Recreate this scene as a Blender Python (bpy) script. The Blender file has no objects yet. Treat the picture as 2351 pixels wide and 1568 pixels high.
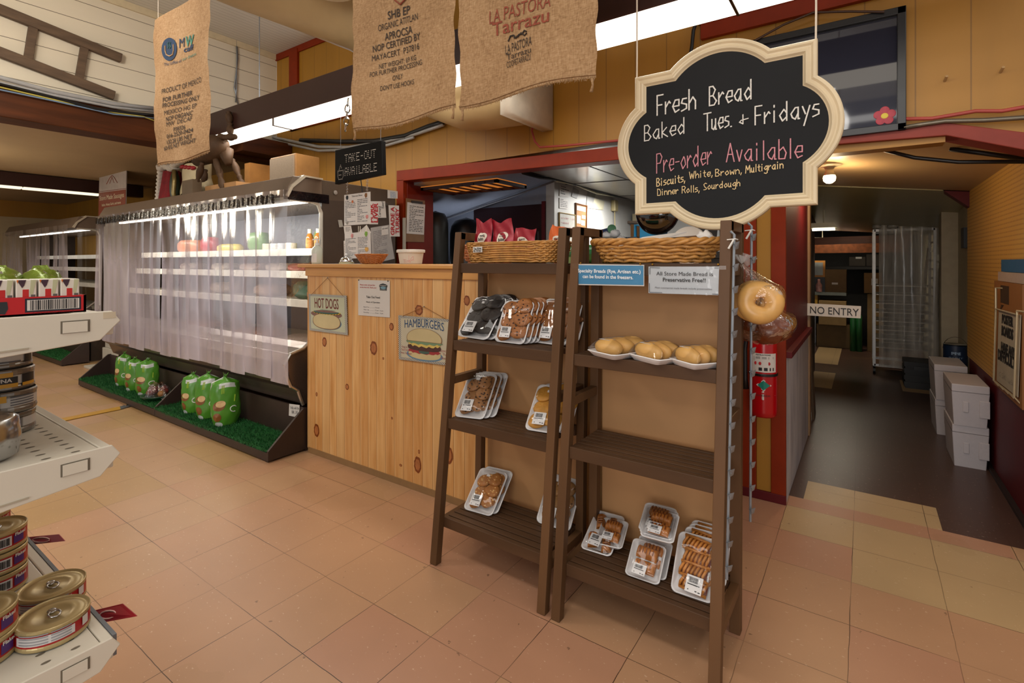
import bpy, math, random
from math import pi, sin, cos, sqrt, atan2
from mathutils import Vector as V, Matrix
random.seed(7)
S = bpy.context.scene
C = S.collection
# ------------------------------------------------------------- camera
F, CX, CY, YAW, HC = 1167.4, 1175.5, 602.9, .6055, 1.328
cam = bpy.data.cameras.new('camera'); co = bpy.data.objects.new('camera', cam); C.objects.link(co)
co.location = (0, 0, HC); co.rotation_euler = (pi/2, 0, YAW)
cam.sensor_width = 36; cam.sensor_fit = 'HORIZONTAL'; cam.lens = F/2351*36
cam.shift_y = -(784-CY)/2351; cam.clip_start = .02; cam.clip_end = 100
S.camera = co
# ------------------------------------------------------------- world, lamps, exposure
S.view_settings.view_transform = 'Standard'; S.view_settings.look = 'None'
S.view_settings.exposure = -0.12; S.view_settings.gamma = 1; S.view_settings.use_curve_mapping = False
W = bpy.data.worlds.new('world'); S.world = W; W.use_nodes = True
W.node_tree.nodes['Background'].inputs[0].default_value = (1, .96, .92, 1)
W.node_tree.nodes['Background'].inputs[1].default_value = .5
def area(name, loc, sx, sy, power, col=(1, .955, .89), rot=(0, 0, 0)):
    l = bpy.data.lights.new(name, 'AREA'); l.shape = 'RECTANGLE'; l.size = sx; l.size_y = sy; l.energy = power; l.color = col
    o = bpy.data.objects.new(name, l); C.objects.link(o); o.location = loc; o.rotation_euler = rot; return o
def point(name, loc, power, col=(1, .75, .45), r=.04):
    l = bpy.data.lights.new(name, 'POINT'); l.energy = power; l.color = col; l.shadow_soft_size = r
    o = bpy.data.objects.new(name, l); C.objects.link(o); o.location = loc; return o
area('ceiling_lamp_front', (-1.6, .1, 3.3), 5.0, .4, 40)
area('ceiling_lamp_rear', (-1.2, -2.2, 3.3), 5.0, .4, 30)
area('ceiling_lamp_side', (1.8, 1.0, 3.3), .4, 3.0, 22)
area('strip_light_glow', (-2.6, 2.395, 2.43), 4.9, .12, 26)
area('side_aisle_lamp', (-8.0, .6, 2.4), 3.0, .5, 30, (1, .85, .65))
area('kitchen_lamp', (-2.0, 5.4, 2.1), .9, .3, 42, (1, .97, .92))
area('kitchen_ceiling_fill', (-3.5, 4.2, 1.30), .5, .3, 5, (.85, .9, 1), (pi, 0, 0))  # added upward fill, hidden from view, brightens the sloped kitchen ceiling
point('aisle_fill_left', (-3.6, .3, 3.0), 80, (1, .95, .88), .25)  # added fill, no lamp hangs here; brightens the white plank wall
point('aisle_fill_right', (-.4, -1.2, 3.05), 35, (1, .95, .88), .25)  # second added fill for upper walls and ceiling, not a hanging lamp
area('case_lamp', (-5.1, 2.2, 1.75), 3.4, .05, 45, (1, .96, .88), (math.radians(20), 0, 0))
area('far_case_lamp', (-10.1, 2.45, 1.75), 2.6, .05, 5, (.9, .93, 1), (math.radians(25), 0, 0))
point('hall_bulb_light', (-.19, 4.0, 1.84), 12)
point('side_aisle_fill', (-7.2, .6, 1.9), 26, (1, .88, .7), .2)  # added fill under the low ceiling to brighten it, no lamp here
area('shop_window_daylight', (.2, -4.5, 1.9), 4.5, 2.0, 150, (1, .96, .92), (pi/2, 0, 0))
area('storeroom_lamp', (-.35, 8.6, 1.9), .5, .1, 13, (1, .9, .7))
# ------------------------------------------------------------- pixel -> point on a plane of the real room
_c, _s = cos(YAW), sin(YAW)
def ray(px, py):
    x = (px-CX)/F; return V((x*_c-_s, x*_s+_c, -(py-CY)/F))
def PX(v): return lambda px, py: ray(px, py)*(v/ray(px, py).x)+V((0, 0, HC))
def PY(v): return lambda px, py: ray(px, py)*(v/ray(px, py).y)+V((0, 0, HC))
def PZ(v): return lambda px, py: ray(px, py)*((v-HC)/ray(px, py).z)+V((0, 0, HC))
def proj(p):
    d = -p.x*_s+p.y*_c; return CX+F*(p.x*_c+p.y*_s)/d, CY-F*(p.z-HC)/d
# ------------------------------------------------------------- materials
def lin(h):
    h = h.lstrip('#'); r = []
    for i in (0, 2, 4):
        c = int(h[i:i+2], 16)/255; r.append(c/12.92 if c < .04045 else ((c+.055)/1.055)**2.4)
    return tuple(r)
class NT:
    def __init__(s, name):
        s.m = bpy.data.materials.new(name); s.m.use_nodes = True; s.t = s.m.node_tree; s.n = s.t.nodes
        s.b = s.n['Principled BSDF']; s.out = s.n['Material Output']
    def new(s, t, **k):
        n = s.n.new(t)
        for a, b in k.items(): setattr(n, a, b)
        return n
    def put(s, i, v):
        if hasattr(v, 'is_output') or isinstance(v, bpy.types.NodeSocket): s.t.links.new(v, i)
        else: i.default_value = v
    def math(s, op, a, b=0.0, c=None):
        n = s.new('ShaderNodeMath', operation=op); s.put(n.inputs[0], a); s.put(n.inputs[1], b)
        if c is not None: s.put(n.inputs[2], c)
        return n.outputs[0]
    def pos(s):
        if not hasattr(s, '_p'):
            g = s.new('ShaderNodeNewGeometry'); x = s.new('ShaderNodeSeparateXYZ'); s.t.links.new(g.outputs['Position'], x.inputs[0]); s._p = (g.outputs['Position'], x.outputs)
        return s._p
    def obj(s):
        return s.new('ShaderNodeTexCoord').outputs['Object']
    def noise(s, vec, scale, det=3, sc=(1, 1, 1), rough=.5):
        mp = s.new('ShaderNodeMapping'); s.t.links.new(vec, mp.inputs[0]); mp.inputs['Scale'].default_value = sc
        n = s.new('ShaderNodeTexNoise'); s.t.links.new(mp.outputs[0], n.inputs['Vector'])
        n.inputs['Scale'].default_value = scale; n.inputs['Detail'].default_value = det; n.inputs['Roughness'].default_value = rough
        return n.outputs['Fac']
    def ramp(s, f, *st):
        n = s.new('ShaderNodeValToRGB'); s.put(n.inputs[0], f); e = n.color_ramp.elements
        while len(e) < len(st): e.new(.5)
        for i, (p, c) in enumerate(st): e[i].position = p; e[i].color = (*(lin(c) if isinstance(c, str) else c), 1)
        return n.outputs[0]
    def mix(s, f, a, b, mode='MIX'):
        n = s.new('ShaderNodeMix', data_type='RGBA', blend_type=mode); s.put(n.inputs[0], f)
        for i, v in ((6, a), (7, b)):
            if isinstance(v, str): v = (*lin(v), 1)
            elif isinstance(v, tuple) and len(v) == 3: v = (*v, 1)
            s.put(n.inputs[i], v)
        return n.outputs[2]
    def col(s, v): s.put(s.b.inputs['Base Color'], v)
    def bump(s, h, st=.3, dist=.005):
        n = s.new('ShaderNodeBump'); n.inputs['Strength'].default_value = st; n.inputs['Distance'].default_value = dist
        s.put(n.inputs['Height'], h); s.t.links.new(n.outputs[0], s.b.inputs['Normal'])
    def pr(s, rough=.5, metal=0, spec=.5):
        s.b.inputs['Roughness'].default_value = rough; s.b.inputs['Metallic'].default_value = metal; s.b.inputs['Specular IOR Level'].default_value = spec
MATS = {}
def mat(name, col, rough=.55, metal=0, var=.1, scale=14, bump=0, spec=.5, emit=0, sc=(1, 1, 1), alpha=1, trans=0):
    if name in MATS: return MATS[name]
    t = NT(name); c = lin(col) if isinstance(col, str) else col
    f = t.noise(t.obj(), scale, 4, sc)
    t.col(t.ramp(f, (.25, tuple(max(0, x*(1-var)) for x in c)), (.75, tuple(min(1, x*(1+var)) for x in c))))
    t.pr(rough, metal, spec)
    if bump: t.bump(f, bump)
    if emit:
        t.b.inputs['Emission Color'].default_value = (*c, 1); t.b.inputs['Emission Strength'].default_value = emit
    if trans: t.b.inputs['Transmission Weight'].default_value = trans
    if alpha < 1: t.b.inputs['Alpha'].default_value = alpha
    MATS[name] = t.m; return t.m
def mat_lines(name, col, axis, period, width, line, off=0, var=.06, rough=.6, sc=(1, 1, 1), scale=6, bump=.4):
    t = NT(name); c = lin(col); vec, xyz = t.pos()
    f = t.noise(vec, scale, 4, sc)
    base = t.ramp(f, (.25, tuple(x*(1-var) for x in c)), (.75, tuple(x*(1+var) for x in c)))
    q = t.math('FRACT', t.math('DIVIDE', t.math('ADD', xyz[axis], off+100*period), period))
    l = t.math('LESS_THAN', q, width/period)
    t.col(t.mix(l, base, line)); t.pr(rough)
    if bump: t.bump(t.math('SUBTRACT', 1, l), bump)
    MATS[name] = t.m; return t.m
def mat_film(name, fac=.08, rough=.05, tint=(1, 1, 1), haze=0, hazecol=(.8, .78, .85), bump=.25, bscale=40, sc=(1, 1, 1), patchy=False):
    t = NT(name); t.n.remove(t.b)
    tr = t.new('ShaderNodeBsdfTransparent'); tr.inputs[0].default_value = (*tint, 1)
    gl = t.new('ShaderNodeBsdfGlossy'); gl.inputs['Roughness'].default_value = rough
    fr = t.new('ShaderNodeLayerWeight'); fr.inputs[0].default_value = .35
    bp = t.new('ShaderNodeBump'); bp.inputs['Strength'].default_value = bump; bp.inputs['Distance'].default_value = .01
    t.put(bp.inputs['Height'], t.noise(t.pos()[0], bscale, 2, sc))
    for n in (gl, fr): t.t.links.new(bp.outputs[0], n.inputs['Normal'])
    m = t.new('ShaderNodeMixShader'); t.put(m.inputs[0], t.math('ADD', t.math('MULTIPLY', fr.outputs['Fresnel'], .45), fac))
    t.t.links.new(tr.outputs[0], m.inputs[1]); t.t.links.new(gl.outputs[0], m.inputs[2]); o = m.outputs[0]
    if haze:
        d = t.new('ShaderNodeBsdfDiffuse'); d.inputs[0].default_value = (*hazecol, 1)
        tl = t.new('ShaderNodeBsdfTranslucent'); tl.inputs[0].default_value = (*hazecol, 1)
        a = t.new('ShaderNodeAddShader'); t.t.links.new(d.outputs[0], a.inputs[0]); t.t.links.new(tl.outputs[0], a.inputs[1])
        m2 = t.new('ShaderNodeMixShader'); hz = t.noise(t.pos()[0], 3, 4, (4, 4, .6))
        
        if patchy:   # milky haze: strongest on the lower two thirds of each strip, differing from strip to strip
            h2 = t.noise(t.pos()[0], 1, 2, (4.2, 2, .6)); zz = t.pos()[1][2]
            up = t.new('ShaderNodeMapRange'); t.put(up.inputs[0], t.math('ADD', zz, t.math('MULTIPLY', t.math('SUBTRACT', h2, .5), 1.2))); up.inputs[1].default_value = 1.62; up.inputs[2].default_value = 1.30
            hz = t.math('MULTIPLY', t.math('ADD', t.math('MULTIPLY', up.outputs[0], 1.5), .25), t.math('ADD', t.math('MULTIPLY', h2, 1.4), -.1))
        t.put(m2.inputs[0], t.math('MULTIPLY', hz, haze*2)); t.t.links.new(o, m2.inputs[1]); t.t.links.new(d.outputs[0], m2.inputs[2]); o = m2.outputs[0]
    t.t.links.new(o, t.out.inputs[0]); MATS[name] = t.m; return t.m
def emit(name, col, st):
    t = NT(name); t.n.remove(t.b); e = t.new('ShaderNodeEmission'); e.inputs[0].default_value = (*lin(col), 1); e.inputs[1].default_value = st
    t.t.links.new(e.outputs[0], t.out.inputs[0]); MATS[name] = t.m; return t.m
# ------------------------------------------------------------- geometry
class MB:
    def __init__(s): s.v = []; s.f = []; s.m = []
    def add(s, vs, fs, mi=0):
        k = len(s.v); s.v += [V(v) for v in vs]; s.f += [tuple(i+k for i in f) for f in fs]; s.m += [mi]*len(fs); return s
    def box(s, a, b, mi=0):
        (x0, y0, z0), (x1, y1, z1) = a, b
        return s.add([(x0, y0, z0), (x1, y0, z0), (x1, y1, z0), (x0, y1, z0), (x0, y0, z1), (x1, y0, z1), (x1, y1, z1), (x0, y1, z1)],
                     [(3, 2, 1, 0), (4, 5, 6, 7), (0, 1, 5, 4), (1, 2, 6, 5), (2, 3, 7, 6), (3, 0, 4, 7)], mi)
    def bar(s, p, q, w, h, side=(0, 1, 0), mi=0):
        p, q = V(p), V(q); d = (q-p).normalized(); a = V(side); a = (a-d*a.dot(d)).normalized(); b = d.cross(a)
        vs = [e+a*(i*w/2)+b*(j*h/2) for e in (p, q) for i, j in ((-1, -1), (1, -1), (1, 1), (-1, 1))]
        return s.add(vs, [(3, 2, 1, 0), (4, 5, 6, 7), (0, 1, 5, 4), (1, 2, 6, 5), (2, 3, 7, 6), (3, 0, 4, 7)], mi)
    def tube(s, pts, r, n=8, mi=0, closed=False):
        pts = [V(p) for p in pts]; N = len(pts); R = r if isinstance(r, (list, tuple)) else [r]*N
        up = None; vs = []
        for i, p in enumerate(pts):
            d = (pts[(i+1) % N]-pts[i-1]) if closed else (pts[min(i+1, N-1)]-pts[max(i-1, 0)])
            d.normalize()
            if up is None: up = d.orthogonal().normalized()
            up = (up-d*up.dot(d)).normalized(); b = d.cross(up)
            vs += [p+up*(R[i]*cos(2*pi*k/n))+b*(R[i]*sin(2*pi*k/n)) for k in range(n)]
        fs = []
        for i in range(N if closed else N-1):
            for k in range(n):
                a = i*n; b2 = ((i+1) % N)*n; fs.append((a+k, a+(k+1) % n, b2+(k+1) % n, b2+k))
        if not closed: fs += [tuple(range(n-1, -1, -1)), tuple((N-1)*n+k for k in range(n))]
        return s.add(vs, fs, mi)
    def lathe(s, prof, c=(0, 0, 0), n=24, mi=0, axis=None, sx=1, sy=1, caps=True):
        c = V(c); M = V((0, 0, 1)).rotation_difference(V(axis)).to_matrix() if axis else Matrix.Identity(3)
        vs = []; fs = []
        for r, z in prof: vs += [c+M @ V((r*sx*cos(2*pi*k/n), r*sy*sin(2*pi*k/n), z)) for k in range(n)]
        for i in range(len(prof)-1):
            for k in range(n): fs.append((i*n+k, i*n+(k+1) % n, (i+1)*n+(k+1) % n, (i+1)*n+k))
        if caps and prof[0][0] > 1e-5: fs.append(tuple(range(n-1, -1, -1)))
        if caps and prof[-1][0] > 1e-5: fs.append(tuple((len(prof)-1)*n+k for k in range(n)))
        return s.add(vs, fs, mi)
    def prism(s, poly, vec, mi=0):
        poly = [V(p) for p in poly]; vec = V(vec); n = len(poly)
        nr = V((0, 0, 0))
        for i in range(n): nr += poly[i].cross(poly[(i+1) % n])
        if nr.dot(vec) > 0: poly = poly[::-1]
        return s.add(poly+[p+vec for p in poly], [tuple(range(n)), tuple(range(2*n-1, n-1, -1))]+[(i, i+n, (i+1) % n+n, (i+1) % n) for i in range(n)], mi)
    def grid(s, fn, nu, nv, mi=0, wu=False):
        vs = [fn(i/nu, j/nv) for j in range(nv+1) for i in range(nu if wu else nu+1)]; W_ = nu if wu else nu+1
        fs = [(j*W_+i, j*W_+(i+1) % W_, (j+1)*W_+(i+1) % W_, (j+1)*W_+i) for j in range(nv) for i in range(nu)]
        return s.add(vs, fs, mi)
    def ball(s, c, r, nu=16, nv=10, mi=0, fn=None):
        c = V(c); r = V(r) if not isinstance(r, (int, float)) else V((r, r, r))
        def g(u, v):
            a = 2*pi*u; b = pi*(v-.5); d = V((cos(b)*cos(a), cos(b)*sin(a), sin(b))); k = fn(d) if fn else 1
            return c+V((d.x*r.x, d.y*r.y, d.z*r.z))*k
        return s.grid(g, nu, nv, mi, True)
    def xf(s, M): s.v = [M @ v for v in s.v]; return s
    def build(s, name, mats, parent=None, smooth=False, bevel=0, local=False, sub=0):
        if not isinstance(mats, (list, tuple)): mats = [mats]
        me = bpy.data.meshes.new(name); off = V((0, 0, 0))
        if parent is not None and not local:
            p = parent
            while p is not None: off = off+p.location; p = p.parent
        if parent is None and not local:
            lo = [min(v[i] for v in s.v) for i in range(3)]; hi = [max(v[i] for v in s.v) for i in range(3)]
            off = V(((lo[0]+hi[0])/2, (lo[1]+hi[1])/2, lo[2]))
        me.from_pydata([tuple(v-off) for v in s.v], [], s.f)
        for m in mats: me.materials.append(m)
        for p, k in zip(me.polygons, s.m): p.material_index = k; p.use_smooth = bool(smooth)
        me.update(); o = bpy.data.objects.new(name, me); C.objects.link(o)
        if parent is not None: o.parent = parent
        elif not local: o.location = off
        if bevel:
            b = o.modifiers.new('bevel', 'BEVEL'); b.width = bevel; b.segments = 2; b.limit_method = 'ANGLE'
        if sub:
            b = o.modifiers.new('sub', 'SUBSURF'); b.levels = sub; b.render_levels = sub
        return o
def thing(name, label, cat, loc=(0, 0, 0), group=None):
    o = bpy.data.objects.new(name, None); C.objects.link(o); o.location = loc; o.empty_display_size = .05
    return tag(o, label, cat, group)
def tag(o, label, cat, group=None, kind=None):
    o['label'] = label; o['category'] = cat
    if group: o['group'] = group
    if kind: o['kind'] = kind
    return o
def struct(name, mb, mats, **k):
    o = mb.build(name, mats, **k); o['kind'] = 'structure'; return o
def dup(o, parent=None):
    c = o.copy(); C.objects.link(c)
    if parent is not None: c.parent = parent
    for ch in list(o.children): dup(ch, c)
    return c
def put(root, label, loc=None, M=None, group=None):
    root['label'] = label
    if group: root['group'] = group
    if M is not None: root.matrix_world = M
    elif loc is not None: root.location = loc
    return root
# ------------------------------------------------------------- writing
def text_mesh(s, bold=0):
    cu = bpy.data.curves.new('text', 'FONT'); cu.body = s; cu.resolution_u = 3; cu.offset = 0 if 'M' in s else bold
    o = bpy.data.objects.new('text', cu); C.objects.link(o)
    dg = bpy.context.evaluated_depsgraph_get(); me = o.evaluated_get(dg).to_mesh()
    vs = [tuple(v.co) for v in me.vertices]; fs = [tuple(p.vertices) for p in me.polygons]
    o.evaluated_get(dg).to_mesh_clear(); bpy.data.objects.remove(o); bpy.data.curves.remove(cu)
    return vs, fs
def txt(mb, s, O, R, U, mi=0, bold=0, off=.0012, warp=None, arc=0):
    """letters fill the width |R| from O; U is the cap height vector"""
    vs, fs = text_mesh(s, bold); x0 = min(v[0] for v in vs); x1 = max(v[0] for v in vs)
    O, R, U = V(O), V(R), V(U); N = R.cross(U).normalized()
    out = []
    for x, y, z in vs:
        u = (x-x0)/(x1-x0); p = O+R*u+U*(y/.69+arc*(1-(2*u-1)**2))+N*off; out.append(warp(p) if warp else p)
    mb.add(out, fs, mi)
def tpx(mb, s, pl, p0, p1, hpx, mi=0, **k):
    O = pl(*p0); txt(mb, s, O, pl(*p1)-O, pl(p0[0], p0[1]-hpx)-O, mi, **k)
GL = {'A': (6, '04 3e 64;18 58'), 'B': (6, '04 0e 3e 5c 39 09;39 66 44 04'), 'D': (6, '04 0e 4d 69 54 04'), 'F': (5, '04 0e 5e;09 49'), 'K': (6, '04 0e;6e 09 64'),
 'M': (8, '04 1e 48 7e 84'), 'P': (6, '04 0e 4e 6c 49 09'), 'R': (6, '04 0e 4e 6c 49 09;39 64'), 'S': (5, '5d 3e 0c 28 47 55 34 04'), 'T': (7, '0e 8e;4e 44'), 'W': (8, '0e 24 4b 64 8e'), 'C': (5, '5c 3e 08 24 55'),
 'a': (6, '5a 3a 07 15 34 57;5a 54 64'), 'b': (5, '0e 04;08 3a 57 44 04'), 'c': (5, '59 3a 07 24 55'), 'd': (6, '58 3a 07 24 56;5e 54'), 'e': (5, '07 57 5a 2a 07 24 55'), 'f': (4, '4e 2d 24;0a 4a'),
 'g': (5, '59 3a 07 25 57;5a 51 30 01'), 'h': (5, '0e 04;07 3a 58 54'), 'i': (3, '1a 14;1c 1d'), 'k': (5, '0e 04;4a 07 54'), 'l': (2, '1e 14'), 'm': (7, '0a 04;08 2a 38 34;38 5a 78 74'), 'n': (5, '0a 04;08 3a 58 54'),
 'o': (5, '3a 07 24 56 49 3a'), 'r': (4, '0a 04;07 3a 49'), 's': (4, '4a 1a 08 47 45 04'), 't': (4, '2d 25 44;0a 4a'), 'u': (5, '0a 05 24 47;4a 44 54'), 'v': (4, '0a 24 4a'), 'w': (6, '0a 14 38 54 6a'), 'y': (5, '0a 26;5a 10'),
 ',': (2, '15 02'), '.': (2, '04 14'), '-': (4, '08 48'), '&': (6, '3b 34 16 27 67'), '$': (5, '5c 2d 0b 28 47 55 24 05;3e 33'), '2': (5, '0c 2e 4c 04 54'), '3': (5, '0d 3e 4b 29 47 24 05'), '1': (3, '0c 2e 24'), '8': (5, '29 0c 2e 4c 29 06 24 46 29'), '5': (5, '5e 1e 09 48 45 04'), '7': (5, '0e 5e 24'), '/': (4, '04 4e'), 'z': (4, '0a 4a 04 44'), '%': (5, '04 5e')}
def hand(mb, s, O, R, U, w=.1, mi=0, off=.0015, rise=0):
    """stroke lettering: width |R|, cap height |U|, pen width w (of the cap height)"""
    O, R, U = V(O), V(R), V(U); N = R.cross(U).normalized(); tot = 0; lay = []
    for ch in s:
        if ch == ' ': tot += 5; continue
        g = GL.get(ch, GL['n']); lay.append((tot, g)); tot += g[0]+2
    tot -= 2; h = U.length; r = R.length; kk = 0
    for x0, (wd, st) in lay:
        for line in st.split(';'):
            pts = [((x0+int(p[0], 36))/tot*r, (int(p[1], 36)-4)/10*h) for p in line.split()]
            for (xa, ya), (xb, yb) in zip(pts, pts[1:]):
                kk = (kk+1) % 12; dx, dy = xb-xa, yb-ya; L = sqrt(dx*dx+dy*dy) or 1; nx, ny = -dy/L*w*h/2, dx/L*w*h/2; ex, ey = dx/L*w*h*.35, dy/L*w*h*.35
                q = [(xa-ex+nx, ya-ey+ny), (xa-ex-nx, ya-ey-ny), (xb+ex-nx, yb+ey-ny), (xb+ex+nx, yb+ey+ny)]
                mb.add([O+R.normalized()*a+U.normalized()*b+N*(off+kk*.00012) for a, b in q], [(0, 1, 2, 3)], mi)
def hpx(mb, s, pl, p0, p1, h, **k):
    O = pl(*p0); hand(mb, s, O, pl(*p1)-O, pl(p0[0], p0[1]-h)-O, **k)
def rows(mb, tl, R, D, n, seed=1, x0=.08, x1=.92, y0=.2, y1=.9, th=.32, mi=0, off=.0012, gaps=3):
    """rows of small print: broken dark dashes on a sheet"""
    rnd = random.Random(seed); tl, R, D = V(tl), V(R), V(D); N = D.cross(R).normalized()
    for i in range(n):
        y = y0+(y1-y0)*i/n; h = (y1-y0)/n*th; x = x0
        while x < x1-.02:
            e = min(x1, x+rnd.uniform(.06, .5/gaps+.1)); mb.add([tl+R*a+D*b+N*off for a, b in ((x, y), (x, y+h), (e, y+h), (e, y))], [(0, 1, 2, 3)], mi); x = e+rnd.uniform(.015, .05)
            if rnd.random() < .12: break
def sheet(name, c4, th, m, parent=None):
    """thin sheet from four corners tl,tr,br,bl, its thickness going away from the viewer"""
    c4 = [V(p) for p in c4]; n = (c4[1]-c4[0]).cross(c4[3]-c4[0]).normalized()
    if n.dot(c4[0]-V((0, 0, HC))) < 0: n = -n
    return MB().prism(c4, n*th).build(name, m, parent)
def quad(mb, c4, mi=0, off=.001):
    c4 = [V(p) for p in c4]; n = (c4[1]-c4[0]).cross(c4[3]-c4[0]).normalized()
    if n.dot(c4[0]-V((0, 0, HC))) > 0: n = -n
    f = [c4[0]+n*off, c4[3]+n*off, c4[2]+n*off, c4[1]+n*off]; mb.add(f, [(0, 1, 2, 3)], mi)
def mid(c4): return (V(c4[0])+V(c4[1])+V(c4[2])+V(c4[3]))/4
# ============================================================= SETTING
def m_tile(name, col):
    t = NT(name); vec, xyz = t.pos(); c = lin(col)
    a = t.noise(vec, 2.2, 4); b = t.noise(vec, 60, 2, (1, 1.6, 1)); 
    base = t.ramp(a, (.3, tuple(x*.93 for x in c)), (.7, tuple(x*1.06 for x in c)))
    base = t.mix(t.math('MULTIPLY', t.math('GREATER_THAN', b, .70), .3), base, '#efd9bf')
    sp = t.noise(vec, 34, 2); base = t.mix(t.math('MULTIPLY', t.math('GREATER_THAN', sp, .745), .55), base, '#5a4030')
    st = t.noise(vec, .9, 3); base = t.mix(t.math('MULTIPLY', t.math('GREATER_THAN', st, .62), .10), base, '#8a6a3a')
    wob = t.math('MULTIPLY', t.math('SUBTRACT', t.noise(vec, 9, 2), .5), .006)
    def line(ax, off):
        q = t.math('FRACT', t.math('DIVIDE', t.math('ADD', t.math('ADD', xyz[ax], wob), off), .305))
        return t.math('LESS_THAN', q, .0085)
    ln = t.math('MAXIMUM', line(0, 6.1426*.305+60*.305+.0012), line(1, -4.3276*.305+60*.305+.0012))
    k = t.math('MULTIPLY', ln, t.ramp(t.noise(vec, 1.7, 3), (.35, (.25,)*3), (.6, (.95,)*3)))
    t.col(t.mix(k, base, '#3f2a1c')); t.pr(.34, 0, .45); t.bump(t.math('SUBTRACT', t.noise(vec, 5, 3), ln), .12)
    MATS[name] = t.m; return t.m
FT = [m_tile('floor_tile_tan', '#b28d6a'), m_tile('floor_tile_peach', '#b38a69'), m_tile('floor_tile_pink', '#b18468'), m_tile('floor_tile_cream', '#b59870'), m_tile('floor_tile_brown', '#4d362d'), m_tile('floor_tile_yellow', '#ad8a5f')]
T_, X0, Y0 = .305, -6.1426*.305, 4.3276*.305
fl = MB()
def cell(x0, x1, y0, y1, k): fl.add([(x0, y0, 0), (x1, y0, 0), (x1, y1, 0), (x0, y1, 0)], [(0, 1, 2, 3)], k)
cream = {(6, 4), (7, 4), (5, 5), (6, 5), (7, 5), (8, 4), (8, 5), (9, 3)}
for i in range(-38, 18):
    for j in range(-12, 6):
        x, y = X0+i*T_, Y0+j*T_; r = random.random()
        if x > -2.2: k = 3 if (i, j) in cream else (2 if (i, j) in ((5, 4), (4, 4), (2, 1), (1, 2), (4, 5)) else (1 if r < .7 else 2))
        elif x > -3.6: k = 0 if r < .45 else 1
        else: k = 5 if r < .4 else 0
        cell(x, x+T_, y, y+T_, k)
cell(-.46, .56, 3.15, 3.285, 2); cell(.56, .9, 3.15, 3.285, 0)
cell(-.46, -.28, 3.285, 3.57, 4); cell(-.28, .02, 3.285, 3.57, 3); cell(.02, .32, 3.285, 3.57, 3); cell(.32, .9, 3.285, 3.57, 4)
for j in range(28):
    for i in range(-11, 4):
        y = 3.57+j*T_; x = -.28+i*T_
        k = 3 if (i == -1 and j in (9, 10, 11, 14, 15, 16, 17, 18)) or (i == 2 and j in (10, 11)) else 4
        if x+T_ > -2.6: cell(x, x+T_, y, y+T_, k)
cell(-8, -2.94, 3.15, 8, 4); cell(-2.94, -.46, 3.15, 3.57, 4)
struct('floor', fl, FT)
YW = mat_lines('yellow_boards', '#9e6f1f', 0, .203, .006, '#80591c', 0, .1, .5, (1, 1, .15), 5)
YP = mat('yellow_paint', '#9e6f1f', .5, var=.1, scale=4, sc=(1, 1, .2))
RED = mat('red_trim_paint', '#7d2606', .45, var=.12, scale=9, bump=.05, spec=.22)
RED2 = mat('maroon_paint', '#571318', .5, var=.1, spec=.25)
RED3 = mat('faded_red_trim', '#83362b', .5, var=.1, spec=.25)
WB = mat_lines('white_shiplap', '#d8cdb6', 2, .152, .005, '#6d6250', 0, .05, .5, (1, .2, 1), 4)
CB = mat_lines('beadboard', '#cfcabd', 0, .055, .005, '#a8a293', 0, .03, .5)
BE = mat('beige_ceiling', '#a58d68', .7, var=.04, scale=3)
DB = mat('dark_brown_beam', '#4c2710', .5, var=.45, scale=3, sc=(6, .7, 6), bump=.1, spec=.2)
BR = mat('brown_enamel', '#301a14', .4, var=.06, spec=.3)
WP = mat('white_paint', '#c6c6c2', .5, var=.03)
BW = mat('blue_white_paint', '#8f95a3', .6, var=.04)
HC_ = mat('hall_ceiling_paint', '#b99b6f', .45, var=.08, scale=2)
YB = 3.155
wb = MB()
for x0, x1, z0, z1 in ((-12.6, -3.41, 0, 2.45), (-5.36, -4.80, 2.45, 3.63), (-4.80, -3.41, 2.45, 2.86), (-4.80, -2.6, 3.235, 3.63), (-3.41, -.76, 2.13, 2.86), (-2.6, -.76, 2.86, 3.63), (-.76, -.06, 3.3, 3.63),
                       (-.76, .9, 2.02, 2.79), (-.06, .9, 2.79, 3.63), (.9, 3.4, 0, 3.63), (.70, .9, 0, 1.76)):
    wb.box((x0, YB, z0), (x1, YB+.1, z1))
struct('wall_back', wb, YW)
struct('wall_bulkhead', MB().box((-5.46, -1.5, 2.44), (-5.362, YB, 3.63)), WB)
struct('trim_1', MB().box((-5.47, -1.5, 3.57), (-5.34, YB, 3.63)), mat('cream_trim', '#cdbd9b', .5))
struct('trim_2', MB().box((-5.56, -1.5, 2.42), (-5.30, YB-.01, 2.655)), DB, bevel=.008)
struct('ceiling', MB().box((-5.5, -2.5, 3.63), (3.4, YB+.1, 3.68)), CB)
struct('ceiling_low', MB().box((-12.7, -1.5, 2.44), (-5.46, YB+.1, 2.5)), BE)
struct('wall_left', MB().box((-12.7, -1.5, 0), (-12.6, YB, 2.45)).box((-12.6, 2.0, 2.15), (-12.58, YB, 2.45), 1), [mat('cream_wall', '#b09a74', .6, var=.05), YP])
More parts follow.
